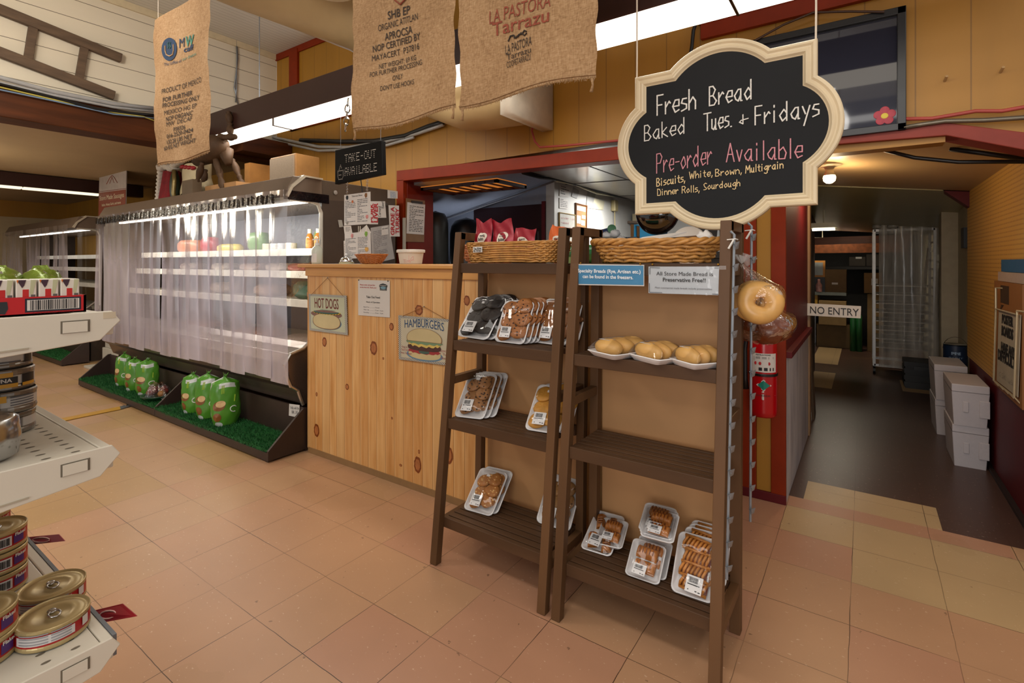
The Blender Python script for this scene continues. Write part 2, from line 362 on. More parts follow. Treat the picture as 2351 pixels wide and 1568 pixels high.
# windows high in the back wall, red casings
def window(n, x0, x1, z0, z1, fr):
    w = MB()
    for a, b in fr: w.box(a, b)
    o = struct('window_%d' % n, w, RED, bevel=.004)
    g = MB().box((x0, YB+.07, z0), (x1, YB+.08, z1)).build('pane', emit('daylight_pane_%d' % n, '#f4f7ff', 2.2), o)
    b = MB().bar((x0+.04, YB+.05, z0), (x0+.04, YB+.05, z1), .05, .03, mi=0).bar((x0, YB+.05, z0+.015), (x1, YB+.05, z0+.015), .03, .03).build('sash', mat('cream_trim', '#cdbd9b'), o)
window(1, -4.80, -2.6, 2.86, 3.235, [((-5.08, YB-.03, 2.74), (-4.93, YB, 3.6)), ((-5.36, YB-.02, 3.56), (-2.5, YB, 3.63)), ((-5.08, YB-.03, 2.74), (-2.5, YB, 2.82))])
window(2, -.72, -.06, 2.79, 3.3, [((-.80, YB-.035, 2.655), (.1, YB, 2.745)), ((-.81, YB-.06, 2.745), (.1, YB, 2.785)), ((-.77, YB-.03, 2.79), (-.71, YB, 3.3))])
# red headers and posts of the two openings
struct('trim_3', MB().prism([(-3.42, YB-.02, 2.05), (-.6, YB-.02, 1.985), (-.6, YB-.02, 2.07), (-3.42, YB-.02, 2.145)], (0, .14, 0)), RED, bevel=.004)
struct('trim_4', MB().prism([(-.6, YB-.035, 1.985), (-.25, YB-.035, 1.945), (.317, YB-.035, 1.925), (.9, YB-.035, 1.70), (.9, YB-.035, 1.80), (.317, YB-.035, 1.985), (-.25, YB-.035, 2.015), (-.6, YB-.035, 2.07)], (0, .15, 0)), RED3, bevel=.004)
struct('wall_above_hall', MB().box((-.62, YB-.005, 1.9), (.317, YB+.1, 2.03)).prism([(.317, YB-.005, 1.97), (.317, YB-.005, 2.03), (.9, YB-.005, 2.03), (.9, YB-.005, 1.77)], (0, .1, 0)), YP)
struct('trim_5', MB().box((-3.42, YB-.02, 0), (-3.335, YB+.12, 2.06)).box((-3.335, YB+.02, 0), (-3.325, YB+.35, 2.06), 1), [RED, mat('kitchen_jamb_red', '#6b1c0c', .5, spec=.2)], bevel=.003)
struct('trim_6', MB().box((-.60, YB-.015, 0), (-.50, YB+.1, 2.0)).box((-.425, YB-.015, 0), (-.352, YB+.02, 2.0)).box((-.50, YB-.005, .03), (-.425, YB+.08, 2.0), 1).box((-.61, YB-.02, 0), (-.35, YB+.0, .05), 2), [RED, YP, RED2], bevel=.003)
# hall: side panels, right wall, ceiling
MARB = NT('marbled_white_panel'); mf = MARB.noise(MARB.pos()[0], 14, 5, (1, 1, .12), .7); MARB.col(MARB.ramp(mf, (.3, '#8d8a92'), (.55, '#b7b3b6'), (.7, '#cfc9c8'))); MARB.pr(.5); MARB = MARB.m
struct('wall_hall_left', MB().box((-.50, YB+.02, .80), (-.356, 4.50, 2.05)).box((-.50, YB+.02, 0), (-.352, 4.50, .80), 1).box((-.40, YB+.02, .80), (-.325, 4.50, .835)).box((-.50, 4.50, 0), (-.340, 4.60, 2.05), 2), [RED2, MARB, mat('tan_door_edge', '#8a6a48', .45, var=.05)], bevel=.003)
PEG = NT('pegboard_yellow'); vec, xyz = PEG.pos()
def _h(ax):
    q = PEG.math('FRACT', PEG.math('DIVIDE', PEG.math('ADD', xyz[ax], 20), .0254)); return PEG.math('ABSOLUTE', PEG.math('SUBTRACT', q, .5))
hole = PEG.math('LESS_THAN', PEG.math('ADD', PEG.math('POWER', _h(1), 2), PEG.math('POWER', _h(2), 2)), .035)
PEG.col(PEG.mix(hole, (*lin('#c19448'),), '#6a4a1c')); PEG.pr(.55); PEG = PEG.m
struct('wall_hall_right', MB().box((.69, YB+.1, 0), (.8, 5.32, 2.05)).box((.68, YB+.1, .0), (.70, 5.32, .585), 2).box((.665, YB+.1, .60), (.69, 5.30, 1.95), 1).box((.72, 5.32, 0), (.8, 10.8, 2.05), 3).box((.60, 6.25, 0), (.8, 6.40, 2.05), 3).prism([(.45, 5.2, 1.95), (.70, 5.2, 1.95), (.70, 5.2, 1.72)], (0, .12, 0), 4), [YP, PEG, RED2, mat('hall_white', '#a2977f', .6, var=.08), RED2])
struct('baseboard_hall', MB().box((.655, YB+.1, 0), (.68, 5.3, .02)), mat('dark_base', '#241714'))
hc = MB()
hc.add([(-.5, YB+.1, 2.03), (.8, YB+.1, 1.86), (.8, 5.2, 1.86), (-.5, 5.2, 2.03)], [(0, 1, 2, 3)], 0)
hc.prism([(-.5, 5.2, 2.06), (.8, 5.2, 2.06), (.8, 7.3, 2.06), (-.5, 7.3, 2.06)], (0, 0, .02), 0).prism([(-3, 7.3, 1.99), (.8, 7.3, 1.99), (.8, 9.8, 2.02), (-3, 9.8, 2.02)], (0, 0, .02), 0)
hc.prism([(-.5, 5.2, 2.02), (.8, 5.2, 1.855), (.8, 8.2, 1.66), (-.5, 8.2, 1.78)], (0, 0, .02), 1)
hc.prism([(-.5, YB+.1, 2.05), (.8, YB+.1, 1.9), (.8, 5.2, 1.9), (-.5, 5.2, 2.05)], (0, 0, .04), 0)
struct('ceiling_hall', hc, [HC_, mat('gloss_ceiling_panel', '#a09a6e', .3, var=.1, scale=2)])
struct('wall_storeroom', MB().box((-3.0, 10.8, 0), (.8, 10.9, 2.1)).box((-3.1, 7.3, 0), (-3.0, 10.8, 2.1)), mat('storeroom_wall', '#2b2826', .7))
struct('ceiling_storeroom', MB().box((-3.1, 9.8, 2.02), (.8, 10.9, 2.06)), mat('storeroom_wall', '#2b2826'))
struct('trim_7', MB().bar((-3, 8.3, 1.60), (.5, 8.3, 1.64), .06, .1), mat('orange_beam', '#9a5520', .4, var=.2, sc=(.3, 4, 4)))
struct('trim_8', MB().bar((-3, 8.9, 1.55), (.5, 8.9, 1.55), .08, .16), DB)
# kitchen shell
XK, YK = -2.637, 4.6
struct('wall_kitchen_white', MB().box((XK-.1, YK-.02, 0), (XK, 7.3, 2.2)).box((XK, 7.2, 0), (-1.45, 7.3, 2.2)), WP)
struct('wall_kitchen_back', MB().box((-1.45, 7.2, 0), (-.5, 7.3, 2.2)).box((-.52, 4.15, 0), (-.50, 7.2, 2.2)), mat('dark_red_wall', '#36211c', .6))
struct('wall_kitchen_left', MB().box((-6, YK+.02, 0), (XK-.1, YK+.1, 2.2)).box((-6.1, YB+.1, 0), (-6.0, YK, 2.2)), BW)
kc = MB().prism([(-6.1, YB+.1, 1.43), (-2.637, YB+.1, 2.17), (-2.637, YK+.1, 2.17), (-6.1, YK+.1, 1.43)], (0, 0, .05), 1)
kc.prism([(-2.637, YB+.1, 2.17), (-.5, YB+.1, 2.12), (-.5, 7.3, 2.12), (-2.637, 7.3, 2.17)], (0, 0, .05), 0)
for i in range(4): kc.bar((-2.637, 3.6+i*1.22, 2.168), (-.5, 3.6+i*1.22, 2.118), .012, .006, mi=2)
for i in (1, 2): kc.bar((-2.637+i*.7, YB+.1, 2.17-i*.0165), (-2.637+i*.7, 7.3, 2.17-i*.0165), .012, .006, side=(1, 0, 0), mi=2)
struct('ceiling_kitchen', kc, [mat('gloss_panel', '#a9a59c', .18, var=.04), BW, mat('seam_dark', '#3a3833')])
d = MB().box((-3.7, YK-.03, 0), (XK-.1, YK+.02, 1.945)).box((XK-.14, YK-.045, 0), (XK-.1, YK+.02, 1.97), 1)
od = struct('door_1', d, [mat('dark_maroon_door', '#250a0c', .35), RED2])
MB().bar((-2.86, YK-.06, 1.52), (-2.86, YK-.06, 1.66), .02, .03).build('door_handle', mat('steel', '#b9babc', .25, 1), od)
# ============================================================= BIG OBJECTS
STEEL = mat('steel', '#b9babc', .25, 1)
CHROME = mat('chrome', '#d8d8d8', .08, 1, var=.02)
GALV = mat('galvanised', '#8d9298', .4, .9)
BLACK = mat('black_plastic', '#0c0c0d', .4)
WHITE = mat('white_plastic', '#d9d6cf', .4, var=.02)
PAPER = mat('white_paper', '#cfcac4', .5, var=.02)
INK = mat('black_ink', '#1b1a1c', .6, var=0)
GREYINK = mat('grey_ink', '#55555a', .6, var=0)
REDINK = mat('red_ink', '#b01a22', .55, var=0)
CARD = mat('cardboard', '#a87b4b', .7, var=.08)
DKCARD = mat('dull_cardboard', '#7a5730', .7, var=.12)
CORD = mat('jute_cord', '#8a5c2c', .8)
ROPE = mat('white_cord', '#d8cbb8', .8)
FILM = mat_film('clear_wrap', .05, .06)
# ---- long fluorescent fixture
t = thing('fluorescent_fixture', 'long dark brown fluorescent light fixture hung above the freezer and sacks', 'light fixture', (-2.6, 2.4, 2.455))
MB().box((-5.11, 2.325, 2.515), (.6, 2.475, 2.735)).build('housing', BR, t, bevel=.004)
LENS = emit('lit_lens', '#fff2dc', 3.6)
xs = [-5.09, -3.985, -1.55, -.47, .58]
for a, b in zip(xs, xs[1:]): MB().box((a+.006, 2.318, 2.455), (b-.006, 2.482, 2.514)).build('lens', LENS, t)
for a in xs[1:4]: MB().box((a-.006, 2.31, 2.45), (a+.006, 2.49, 2.52)).build('joint_band', BR, t)
for x in (-4.35, -.62): MB().tube([(x, 2.4, 2.735), (x, 2.4, 3.62)], .004, 6).build('hanging_wire', GALV, t)
ch = MB()
def chain(mb, p, q, r=.009, w=.0022, n=None):
    p, q = V(p), V(q); d = q-p; L = d.length; n = n or max(2, int(L/(r*1.5))); d.normalize(); a = d.orthogonal().normalized(); b = d.cross(a)
    for i in range(n):
        c = p+d*(L*(i+.5)/n); s = a if i % 2 else b
        mb.tube([c+s*(r*.55*cos(k*pi/5))+d*(L/n*.68*sin(k*pi/5)) for k in range(10)], w, 5, closed=True)
chain(ch, PY(2.3)(800, 228), PY(2.3)(793, 300), .03, .005, 5)
ch.build('hook_chain', CHROME, t)
t = thing('fluorescent_fixture', 'far dark brown light fixture hung below the low ceiling at left', 'light fixture', (-8.6, 1.3, 2.24))
MB().box((-8.67, -.6, 2.265), (-8.53, 3.0, 2.43)).build('housing', BR, t, bevel=.004)
for a, b in ((-.58, 1.72), (1.74, 2.5)): MB().box((-8.65, a, 2.24), (-8.55, b, 2.265)).build('lens', emit('lit_lens_far', '#ffeecb', 1.6), t)
for y in (0, 2.3): MB().tube([(-8.6, y, 2.42), (-8.6, y, 2.44)], .004, 6).build('hanging_wire', GALV, t)
# ---- beige duct from the ceiling into the back wall
du = MB(); pts = [(-3.32, -1.5, 3.28), (-3.32, .6, 3.28), (-3.32, 1.7, 3.28), (-3.26, 2.15, 3.27), (-3.1, 2.5, 3.2), (-2.9, 2.72, 3.05), (-2.72, 2.82, 2.85), (-2.55, 2.84, 2.66), (-2.32, 2.84, 2.56), (-1.9, 2.84, 2.545)]
du.tube(pts, .285, 32); du.box((-1.905, 2.62, 2.27), (-1.82, 3.14, 2.80), 1)
tag(du.build('air_duct', [mat('beige_paint', '#b29a70', .5, var=.03), mat('white_flange', '#c9c0b0', .5)], smooth=True), 'large round beige air duct curving down behind the burlap sacks into the wall', 'duct')
# ---- brown strip-curtain freezer cases
CURT = mat_film('curtain_vinyl', .03, .10, (.97, .96, .98), .19, (.62, .57, .66), .12, 6, (3, 3, .3), True)
GLASS = mat_film('clear_glass', .04, .03, (.96, .97, .97), 0, bump=.0)
DKB = mat('dark_brown_panel', '#3f3228', .45, var=.1)
CASEIN = mat('case_interior', '#77767f', .4, var=.05)
SHELFW = mat('white_shelf_enamel', '#d6d2c4', .4, var=.02)
STEELB = mat('brushed_bumper', '#6f625a', .32, .7, var=.1, sc=(.2, 6, 6))
TURF = mat('artificial_turf', '#12551f', .7, var=.35, scale=30)
def freezer(x0, x1, dy, label, loc, nstrip, gap, seed):
    rnd = random.Random(seed)
    r = thing('display_freezer', label, 'freezer', (x1, 2.0+dy, 0))
    P = lambda y, z: (x0, y+dy, z)
    ex = (x1-x0, 0, 0)
    MB().prism([P(2.15, 1.942), P(2.07, 1.94), P(2.02, 1.84), P(2.02, 1.79), P(2.06, 1.775), P(2.5, 1.80), P(3.02, 1.80), P(3.02, 1.945)], ex).build('canopy', mat('canopy_brown', '#6a594a', .4, var=.06), r, bevel=.004)
    MB().bar(P(2.145, 1.945), (x1, 2.145+dy, 1.945), .03, .012, mi=0).bar((x1, 2.15+dy, 1.948), (x1, 2.05+dy, 1.86), .04, .02, side=(1, 0, 0)).bar((x1, 2.15+dy, 1.948), (x1, 2.30+dy, 1.946), .03, .012, side=(1, 0, 0)).bar((x1, 2.05+dy, 1.86), (x1, 2.015+dy, 1.79), .04, .02, side=(1, 0, 0)).bar((x0, 2.14+dy, 1.94), (x0, 2.02+dy, 1.81), .03, .02, side=(1, 0, 0)).build('canopy_trim', mat('cream_metal_trim', '#c9bda8', .35, .3), r)
    MB().box((x0+.03, 2.98+dy, .3), (x1-.03, 3.02+dy, 1.80)).build('back_liner', CASEIN, r)
    MB().box((x0+.03, 2.10+dy, .62), (x1-.03, 2.98+dy, .66)).build('case_floor', SHELFW, r)
    prof = [(2.20, .75), (2.15, .71), (2.05, .685), (2.01, .62), (2.03, .52), (2.055, .46), (2.11, .42), (2.15, .31), (2.24, .30), (2.24, .62)]
    MB().prism([P(a, b) for a, b in prof], ex).build('bumper', STEELB, r, bevel=.006)
    MB().tube([(x1+.005, a+dy-.006, b) for a, b in [(2.25, .79)]+prof[1:8]], .014, 8).build('bumper_end_trim', mat('polished_trim', '#c4c0ba', .2, .9), r)
    MB().box((x1-.03, 2.30+dy, .0), (x1, 3.02+dy, 1.94)).box((x1-.03, 2.2+dy, 0), (x1, 2.3+dy, .70)).build('end_panel', DKB, r)
    MB().box((x0, 2.30+dy, .0), (x0+.03, 3.02+dy, 1.94)).box((x0, 2.2+dy, 0), (x0+.03, 2.3+dy, .70)).build('end_panel', DKB, r)
    MB().box((x1-.012, 2.06+dy, .74), (x1-.006, 2.30+dy, 1.78)).build('side_glass', GLASS, r)
    MB().tube([(x1-.01, 2.30+dy, .75), (x1-.01, 2.30+dy, 1.70), (x1-.01, 2.275+dy, 1.76), (x1-.01, 2.22+dy, 1.775), (x1-.01, 2.05+dy, 1.78)], .014, 8).build('glass_trim', mat('light_trim', '#c9c2b4', .3, .4), r)
    MB().box((x0+.05, 2.19+dy, 1.765), (x1-.05, 2.22+dy, 1.785)).build('case_light', emit('case_tube', '#fff6e6', 4.5), r)
    for z, yf in ((1.43, 2.42), (1.25, 2.36), (1.03, 2.30)):
        s = MB().box((x0+.05, yf+dy, z-.02), (x1-.05, 2.96+dy, z)).build('wire_shelf', SHELFW, r)
        MB().box((x0+.05, yf+dy-.012, z-.045), (x1-.05, yf+dy, z+.012)).build('price_rail', mat('shelf_rail', '#e6e0d0', .35), s)
    w = (x1-x0+.02)/nstrip
    for i in range(nstrip):
        if i in gap: continue
        xa = x0+.01+i*w-.012; xb = xa+w*rnd.uniform(1.02, 1.34); yb = 1.986+dy+(i % 2)*.007; zb = .50+rnd.uniform(-.015, .015); ph = rnd.uniform(0, 6); tw = rnd.uniform(-.004, .004)
        def fn(u, v):
            z = 1.835+(zb-1.835)*v; bow = .012*sin(pi*v)*sin(ph+v*2); cr = .003*max(0, 1-v*9)*sin(u*9+ph)
            return V((xa+(xb-xa)*u+.006*sin(ph+v*3), yb+bow+cr+.006*(u-.5)**2*4*(1-v*.5)+tw*u, z))
        MB().grid(fn, 6, 16).build('curtain_strip', CURT, r, smooth=True)
    if nstrip == 20:
        fn = lambda u, v: V((x1+.006+.006*sin(v*9+u*4), 1.99+.30*u+dy, 1.86-.05*u-(.55+.28*(1-u))*v))
        MB().grid(fn, 8, 12).build('side_flap', FILM, r, smooth=True)
        cr = MB()
        for i in range(260):
            x = x0+.05+(x1-x0-.1)*i/260; z = 1.778+.006*sin(i*.7)+.005*sin(i*1.9)
            cr.v.append(V((x, 1.978+dy+.004*sin(i*1.3), z+.03))); cr.v.append(V((x, 1.974+dy+.004*sin(i*2.1+1), z-.03)))
            if i: k = 2*i; cr.f.append((k-2, k, k+1, k-1)); cr.m.append(0)
        cr.build('tape_band', mat('crinkled_tape', '#15100d', .13, bump=.6, scale=28, sc=(1, 1, 1.6), spec=.7), r, smooth=True)
        # side return of the tape band
        MB().box((x1-.002, 2.0+dy, 1.77), (x1+.004, 2.36+dy, 1.835)).build('tape_band', mat('dark_glossy_tape', '#0e0c0e', .12, bump=.4, scale=50), r)
    return r
FX0, FX1 = -6.95, -3.31
FZ = freezer(FX0, FX1, 0, 'long brown freezer case behind hanging clear strips beside the pine counter', 0, 20, (), 3)
freezer(-12.1, -8.55, .2, 'distant brown freezer case with clear strips near the far left wall', 0, 18, (6, 13, 17), 5)
# ---- sloping brown display bases with turf
def turf(mb, x0, x1, y0, y1, z0, z1, n, seed, edge):
    rnd = random.Random(seed); mb.prism([(x0, y0, z0), (x1, y0, z0), (x1, y1, z1), (x0, y1, z1)], (0, 0, .008))
    for i in range(n):
        x = rnd.uniform(x0, x1); v = rnd.random()**1.3; y = y0+(y1-y0)*v; z = z0+(z1-z0)*v+.006
        if y < y0+.01: y -= rnd.uniform(0, edge)
        a = rnd.uniform(0, 2*pi); h = rnd.uniform(.012, .026); l = rnd.uniform(-.014, .014); l2 = rnd.uniform(-.016, .006)
        mb.add([(x+.0025*cos(a), y+.0025*sin(a), z), (x-.0025*cos(a), y-.0025*sin(a), z), (x+l, y+l2, z+h)], [(0, 1, 2)])
    # ragged fringe hanging over the lip
    for i in range(int((x1-x0)*300)):
        x = rnd.uniform(x0, x1); k = .5+.5*sin(x*7)*sin(x*3+1); h = rnd.uniform(.006, .03)*k+.004
        mb.add([(x-.004, y0-.001, z0+.014), (x+.004, y0-.001, z0+.014), (x+rnd.uniform(-.01, .01), y0-.010, z0+.008-h)], [(0, 1, 2)])
DB2 = mat('brown_ramp_board', '#30211b', .45, var=.12)
def ramp_base(x0, x1, dy, label, divs, n, seed):
    r = thing('display_ramp', label, 'display base', (x1, 1.85+dy, 0))
    y0, y1 = 1.845+dy, 2.13+dy
    MB().box((x0, y0, .012), (x1, y0+.016, .066)).box((x0, y0+.016, .03), (x1, y1, .045)).box((x0, y0+.01, 0), (x0+.08, y0+.05, .03)).box((x1-.10, y0+.01, 0), (x1-.02, y0+.05, .03)).build('tray_board', DB2, r, bevel=.002)
    MB().box((x0, y1-.015, .0), (x1, y1, .30)).build('back_board', DB2, r)
    for x in [x0+.008, x1-.008]+list(divs):
        MB().prism([(x-.009, y0-.002, .014), (x-.009, y1, .014), (x-.009, y1, .305), (x-.009, y1-.03, .305), (x-.009, y0-.002, .078)], (.018, 0, 0)).build('side_board', DB2, r, bevel=.002)
    ed = [x0+.017]+[d for d in divs for d in (d-.01, d+.01)]+[x1-.017]
    for k in range(0, len(ed), 2):
        m = MB(); turf(m, ed[k], ed[k+1], y0+.004, y1-.016, .07, .075, int(n*(ed[k+1]-ed[k])), seed+k, .012)
        o = m.build('turf_mat', TURF, r); o['kind'] = 'stuff'
    return r
ramp_base(-6.95, -3.235, 0, 'brown sloping display base with green turf under the long freezer case', (-5.02,), 4200, 11)
ramp_base(-12.0, -8.43, .22, 'brown display base with turf under the distant freezer case', (), 1500, 15)
# ---- pine counter
PINE = NT('pine_boards'); vec, xyz = PINE.pos(); BWD = .079
bi = PINE.math('FLOOR', PINE.math('DIVIDE', PINE.math('ADD', xyz[0], 20.03), BWD)); fr = PINE.math('FRACT', PINE.math('DIVIDE', PINE.math('ADD', xyz[0], 20.03), BWD))
wn = PINE.new('ShaderNodeTexWhiteNoise', noise_dimensions='1D'); PINE.put(wn.inputs['W'], bi)
cmb = PINE.new('ShaderNodeCombineXYZ'); PINE.put(cmb.inputs[0], PINE.math('MULTIPLY', xyz[0], 9)); PINE.put(cmb.inputs[1], PINE.math('MULTIPLY', bi, 7.3)); PINE.put(cmb.inputs[2], PINE.math('MULTIPLY', xyz[2], .7))
gr = PINE.noise(cmb.outputs[0], 3.0, 6, (1, 1, 1), .55)
cg = PINE.ramp(gr, (.30, '#b98244'), (.45, '#cf9a5c'), (.62, '#dcae72'), (.8, '#e3bb83'))
cg = PINE.mix(PINE.math('MULTIPLY', wn.outputs[0], .5), cg, '#bb8045', 'MIX')
cg = PINE.mix(PINE.math('MULTIPLY', PINE.math('GREATER_THAN', wn.outputs[0], .8), .3), cg, '#e2c48c')
gl = PINE.math('LESS_THAN', fr, .05); gh = PINE.math('LESS_THAN', PINE.math('ABSOLUTE', PINE.math('SUBTRACT', fr, .09)), .03)
cg = PINE.mix(PINE.math('MULTIPLY', gl, .55), cg, '#7d5024'); cg = PINE.mix(PINE.math('MULTIPLY', gh, .3), cg, '#f0d4a2')  # pale band beside each groove is a highlight painted into the colour
PINE.col(cg); PINE.pr(.32, 0, .5); PINE.bump(PINE.math('SUBTRACT', 1, gl), .4); PINE = PINE.m
PINE2 = mat('pine_trim', '#c8914f', .3, var=.14, scale=3, sc=(1, 6, 6))
KNOT = mat('pine_knot', '#7a3d16', .4, var=.35, scale=60)
KNOT2 = mat('pine_knot_core', '#a8683a', .4, var=.2, scale=40)
YC = 2.12
t = thing('service_counter', 'tall knotty pine takeout counter with a flat wooden top', 'counter', (-2.2, 2.4, 0))
MB().box((-3.215, YC, .03), (-.64, YC+.02, 1.24)).box((-3.215, YC+.02, .03), (-3.195, 2.75, 1.24)).build('front_boards', PINE, t)
MB().box((-3.225, YC-.012, 1.235), (-.63, 2.78, 1.293)).build('fascia', PINE2, t, bevel=.003)
MB().box((-3.285, YC-.035, 1.293), (-.62, 2.80, 1.318)).build('countertop', PINE2, t, bevel=.005)
MB().box((-3.2, YC-.006, 0), (-.64, YC+.02, .038)).build('base_strip', mat('base_strip_brown', '#8a6a45', .5), t)
pc = PY(YC)
for (px, py, rx, rz) in ((727, 988, 6, 15), (745, 785, 5, 11), (797, 888, 4, 7), (899, 750, 5, 9), (962, 712, 9, 12), (858, 799, 8, 16), (880, 823, 2, 3), (959, 1067, 8, 19), (920, 1068, 3, 3), (1030, 1045, 10, 20), (962, 1037, 2, 5), (727, 905, 2, 5), (900, 960, 2, 3), (1072, 690, 7, 12)):
    a = pc(px-rx, py); b = pc(px+rx, py); c = pc(px, py-rz); ctr = pc(px, py); wx = (b-a).length/2; wz = abs(c.z-ctr.z)
    kn = MB()
    for k, (m, o) in enumerate(((1, .0007), (.68, .0012))):
        n = 20; kn.add([ctr+V((wx*m*cos(2*pi*i/n)*(1+.08*sin(3*i)), -o, wz*m*sin(2*pi*i/n)*(1+.06*cos(2*i)))) for i in range(n)], [tuple(range(n))], k)
    kn.build('wood_knot', [KNOT, KNOT2], t)
# ---- two ladder display racks
WOODD = mat('rack_wood', '#5e422a', .48, spec=.25, var=.28, scale=5, sc=(1, 1, .25), bump=.05)
WOODS = mat('rack_slat', '#4e3725', .48, spec=.25, var=.3, scale=5, sc=(.25, 2, 2), bump=.05)
HARD = mat('hardboard', '#b58759', .6, var=.10, scale=2.2)
SHELVES = ((1.325, 1.80), (.975, 1.752), (.628, 1.715), (.195, 1.69))
def rack(x0, x1, label, loc):
    r = thing('ladder_rack', label, 'rack', ((x0+x1)/2, 1.85, 0))
    for x in (x0+.018, x1-.018):
        f = lambda z: 1.655+(1.825-1.655)*z/1.465
        MB().bar((x, f(0), 0), (x, f(1.465), 1.468), .036, .036, side=(1, 0, 0)).build('front_leg', WOODD, r, bevel=.002)
        MB().bar((x, 1.965, 0), (x, 2.0, 1.468), .036, .036, side=(1, 0, 0)).build('back_leg', WOODD, r, bevel=.002)
        MB().bar((x, f(1.45)-.015, 1.452), (x, 2.01, 1.452), .036, .034, side=(1, 0, 0)).build('top_rail', WOODD, r, bevel=.002)
        for z in (1.3, .79, .165): MB().bar((x, f(z), z), (x, 1.97, z), .03, .035, side=(1, 0, 0)).build('side_rail', WOODD, r, bevel=.002)
    for z, yf in SHELVES:
        sh = MB().box((x0+.036, yf, z-.045), (x1-.036, yf+.022, z)).box((x0+.036, 1.95, z-.045), (x1-.036, 1.97, z)).box((x0+.25, yf+.02, z-.04), (x0+.28, 1.95, z-.02)).build('shelf_frame', WOODS, r, bevel=.002)
        n = 6; d = (1.95-yf-.026)/n
        for i in range(n): MB().box((x0+.036, yf+.026+i*d+.005, z-.018), (x1-.036, yf+.026+(i+1)*d-.003, z-.002)).build('slat', WOODS, sh, bevel=.0015)
    MB().box((x0+.03, 2.022, .08), (x1-.03, 2.028, 1.285)).build('back_panel', HARD, r)
    return r
rack(-1.575, -.985, 'left dark wood ladder rack with cookie trays and a long wicker basket', 0)
rack(-.958, -.362, 'right dark wood ladder rack with flat bun trays and taped signs', 0)
# ---- chalkboard sign
sg = thing('chalkboard_sign', 'black quatrefoil chalkboard in a cream moulded frame hung on cords', 'sign', (-.47, 2.1, 1.455))
a, b, R1, R2, c1, c2 = .335, .293, .262, .205, 0, 0
A_, B_ = .415, .37
def outline(o):
    pts = []; r1, r2 = R1-o, R2-o; cy = B_-R1; cx = A_-R2
    x1 = sqrt(r1*r1-(b-o-cy)**2); t1 = atan2(b-o-cy, x1); z2 = sqrt(r2*r2-(a-o-cx)**2); t2 = atan2(z2, a-o-cx)
    def arc(c, r, s, e, n=22): return [(c[0]+r*cos(s+(e-s)*i/n), c[1]+r*sin(s+(e-s)*i/n)) for i in range(n+1)]
    pts += arc((cx, 0), r2, -t2, t2)+[(a-o, b-o)]+arc((0, cy), r1, t1, pi-t1)+[(-a+o, b-o)]+arc((-cx, 0), r2, pi-t2, pi+t2)+[(-a+o, -b+o)]+arc((0, -cy), r1, pi+t1, 2*pi-t1)+[(a-o, -b+o)]
    return pts
prof = [(0, .012), (0, -.012), (.004, -.017), (.012, -.019), (.019, -.013), (.023, -.012), (.030, -.016), (.036, -.014), (.042, -.006), (.046, -.003), (.046, .012)]
SC = V((-.47, 2.1, 1.826)); m = MB(); rings = [[SC+V((x, d, z)) for x, z in outline(o)] for o, d in prof]; n = len(rings[0])
for rg in rings: m.v += rg
for k in range(len(rings)-1):
    for i in range(n): m.f.append((k*n+i, k*n+(i+1) % n, (k+1)*n+(i+1) % n, (k+1)*n+i)); m.m.append(0)
m.build('frame', mat('cream_frame', '#d6c4a2', .4, var=.1, scale=6), sg)
MB().prism([SC+V((x, -.002, z)) for x, z in outline(.045)], (0, .012, 0)).build('board', mat('chalkboard', '#17181a', .75, var=.12, scale=4, spec=.3), sg)
pl = PY(2.096); ck = [mat('white_chalk', '#d8d4cc', .9, var=.2, scale=200), mat('pink_chalk', '#c98890', .9, var=.2, scale=200), mat('cream_chalk', '#d9bd8c', .9, var=.2, scale=200)]
for s, p0, p1, h, k, w in (('Fresh', (1509, 265), (1597, 250), 45, 0, .07), ('Bread', (1629, 243), (1727, 227), 43, 0, .07), ('Baked', (1480, 324), (1573, 306), 35, 0, .07), ('Tues.', (1616, 302), (1682, 290), 40, 0, .07), ('&', (1694, 288), (1718, 281), 30, 0, .08), ('Fridays', (1734, 287), (1880, 266), 42, 0, .07),
                            ('Pre-order', (1508, 398), (1634, 376), 44, 1, .05), ('Available', (1668, 372), (1842, 362), 42, 1, .06), ('Biscuits,', (1508, 428), (1574, 417), 18, 2, .11), ('White,', (1583, 411), (1637, 404), 16, 2, .11), ('Brown,', (1643, 405), (1704, 398), 16, 2, .11), ('Multigrain', (1712, 398), (1798, 386), 17, 2, .11), ('Dinner Rolls,', (1510, 449), (1607, 440), 15, 2, .11), ('Sourdough', (1616, 436), (1699, 427), 15, 2, .11)):
    q = MB(); hpx(q, s, pl, p0, p1, h, w=w); q.build('chalk_lettering', ck[k], sg)
for px, py in ((1462, 182), (1873, 93)):
    p = PY(2.1)(px, py); tt = MB().tube([p+V((0, 0, -.01)), p+V((.001, 0, .1)), V((p.x, 2.1, 3.63))], .0035, 6).build('hanging_cord', ROPE, sg)
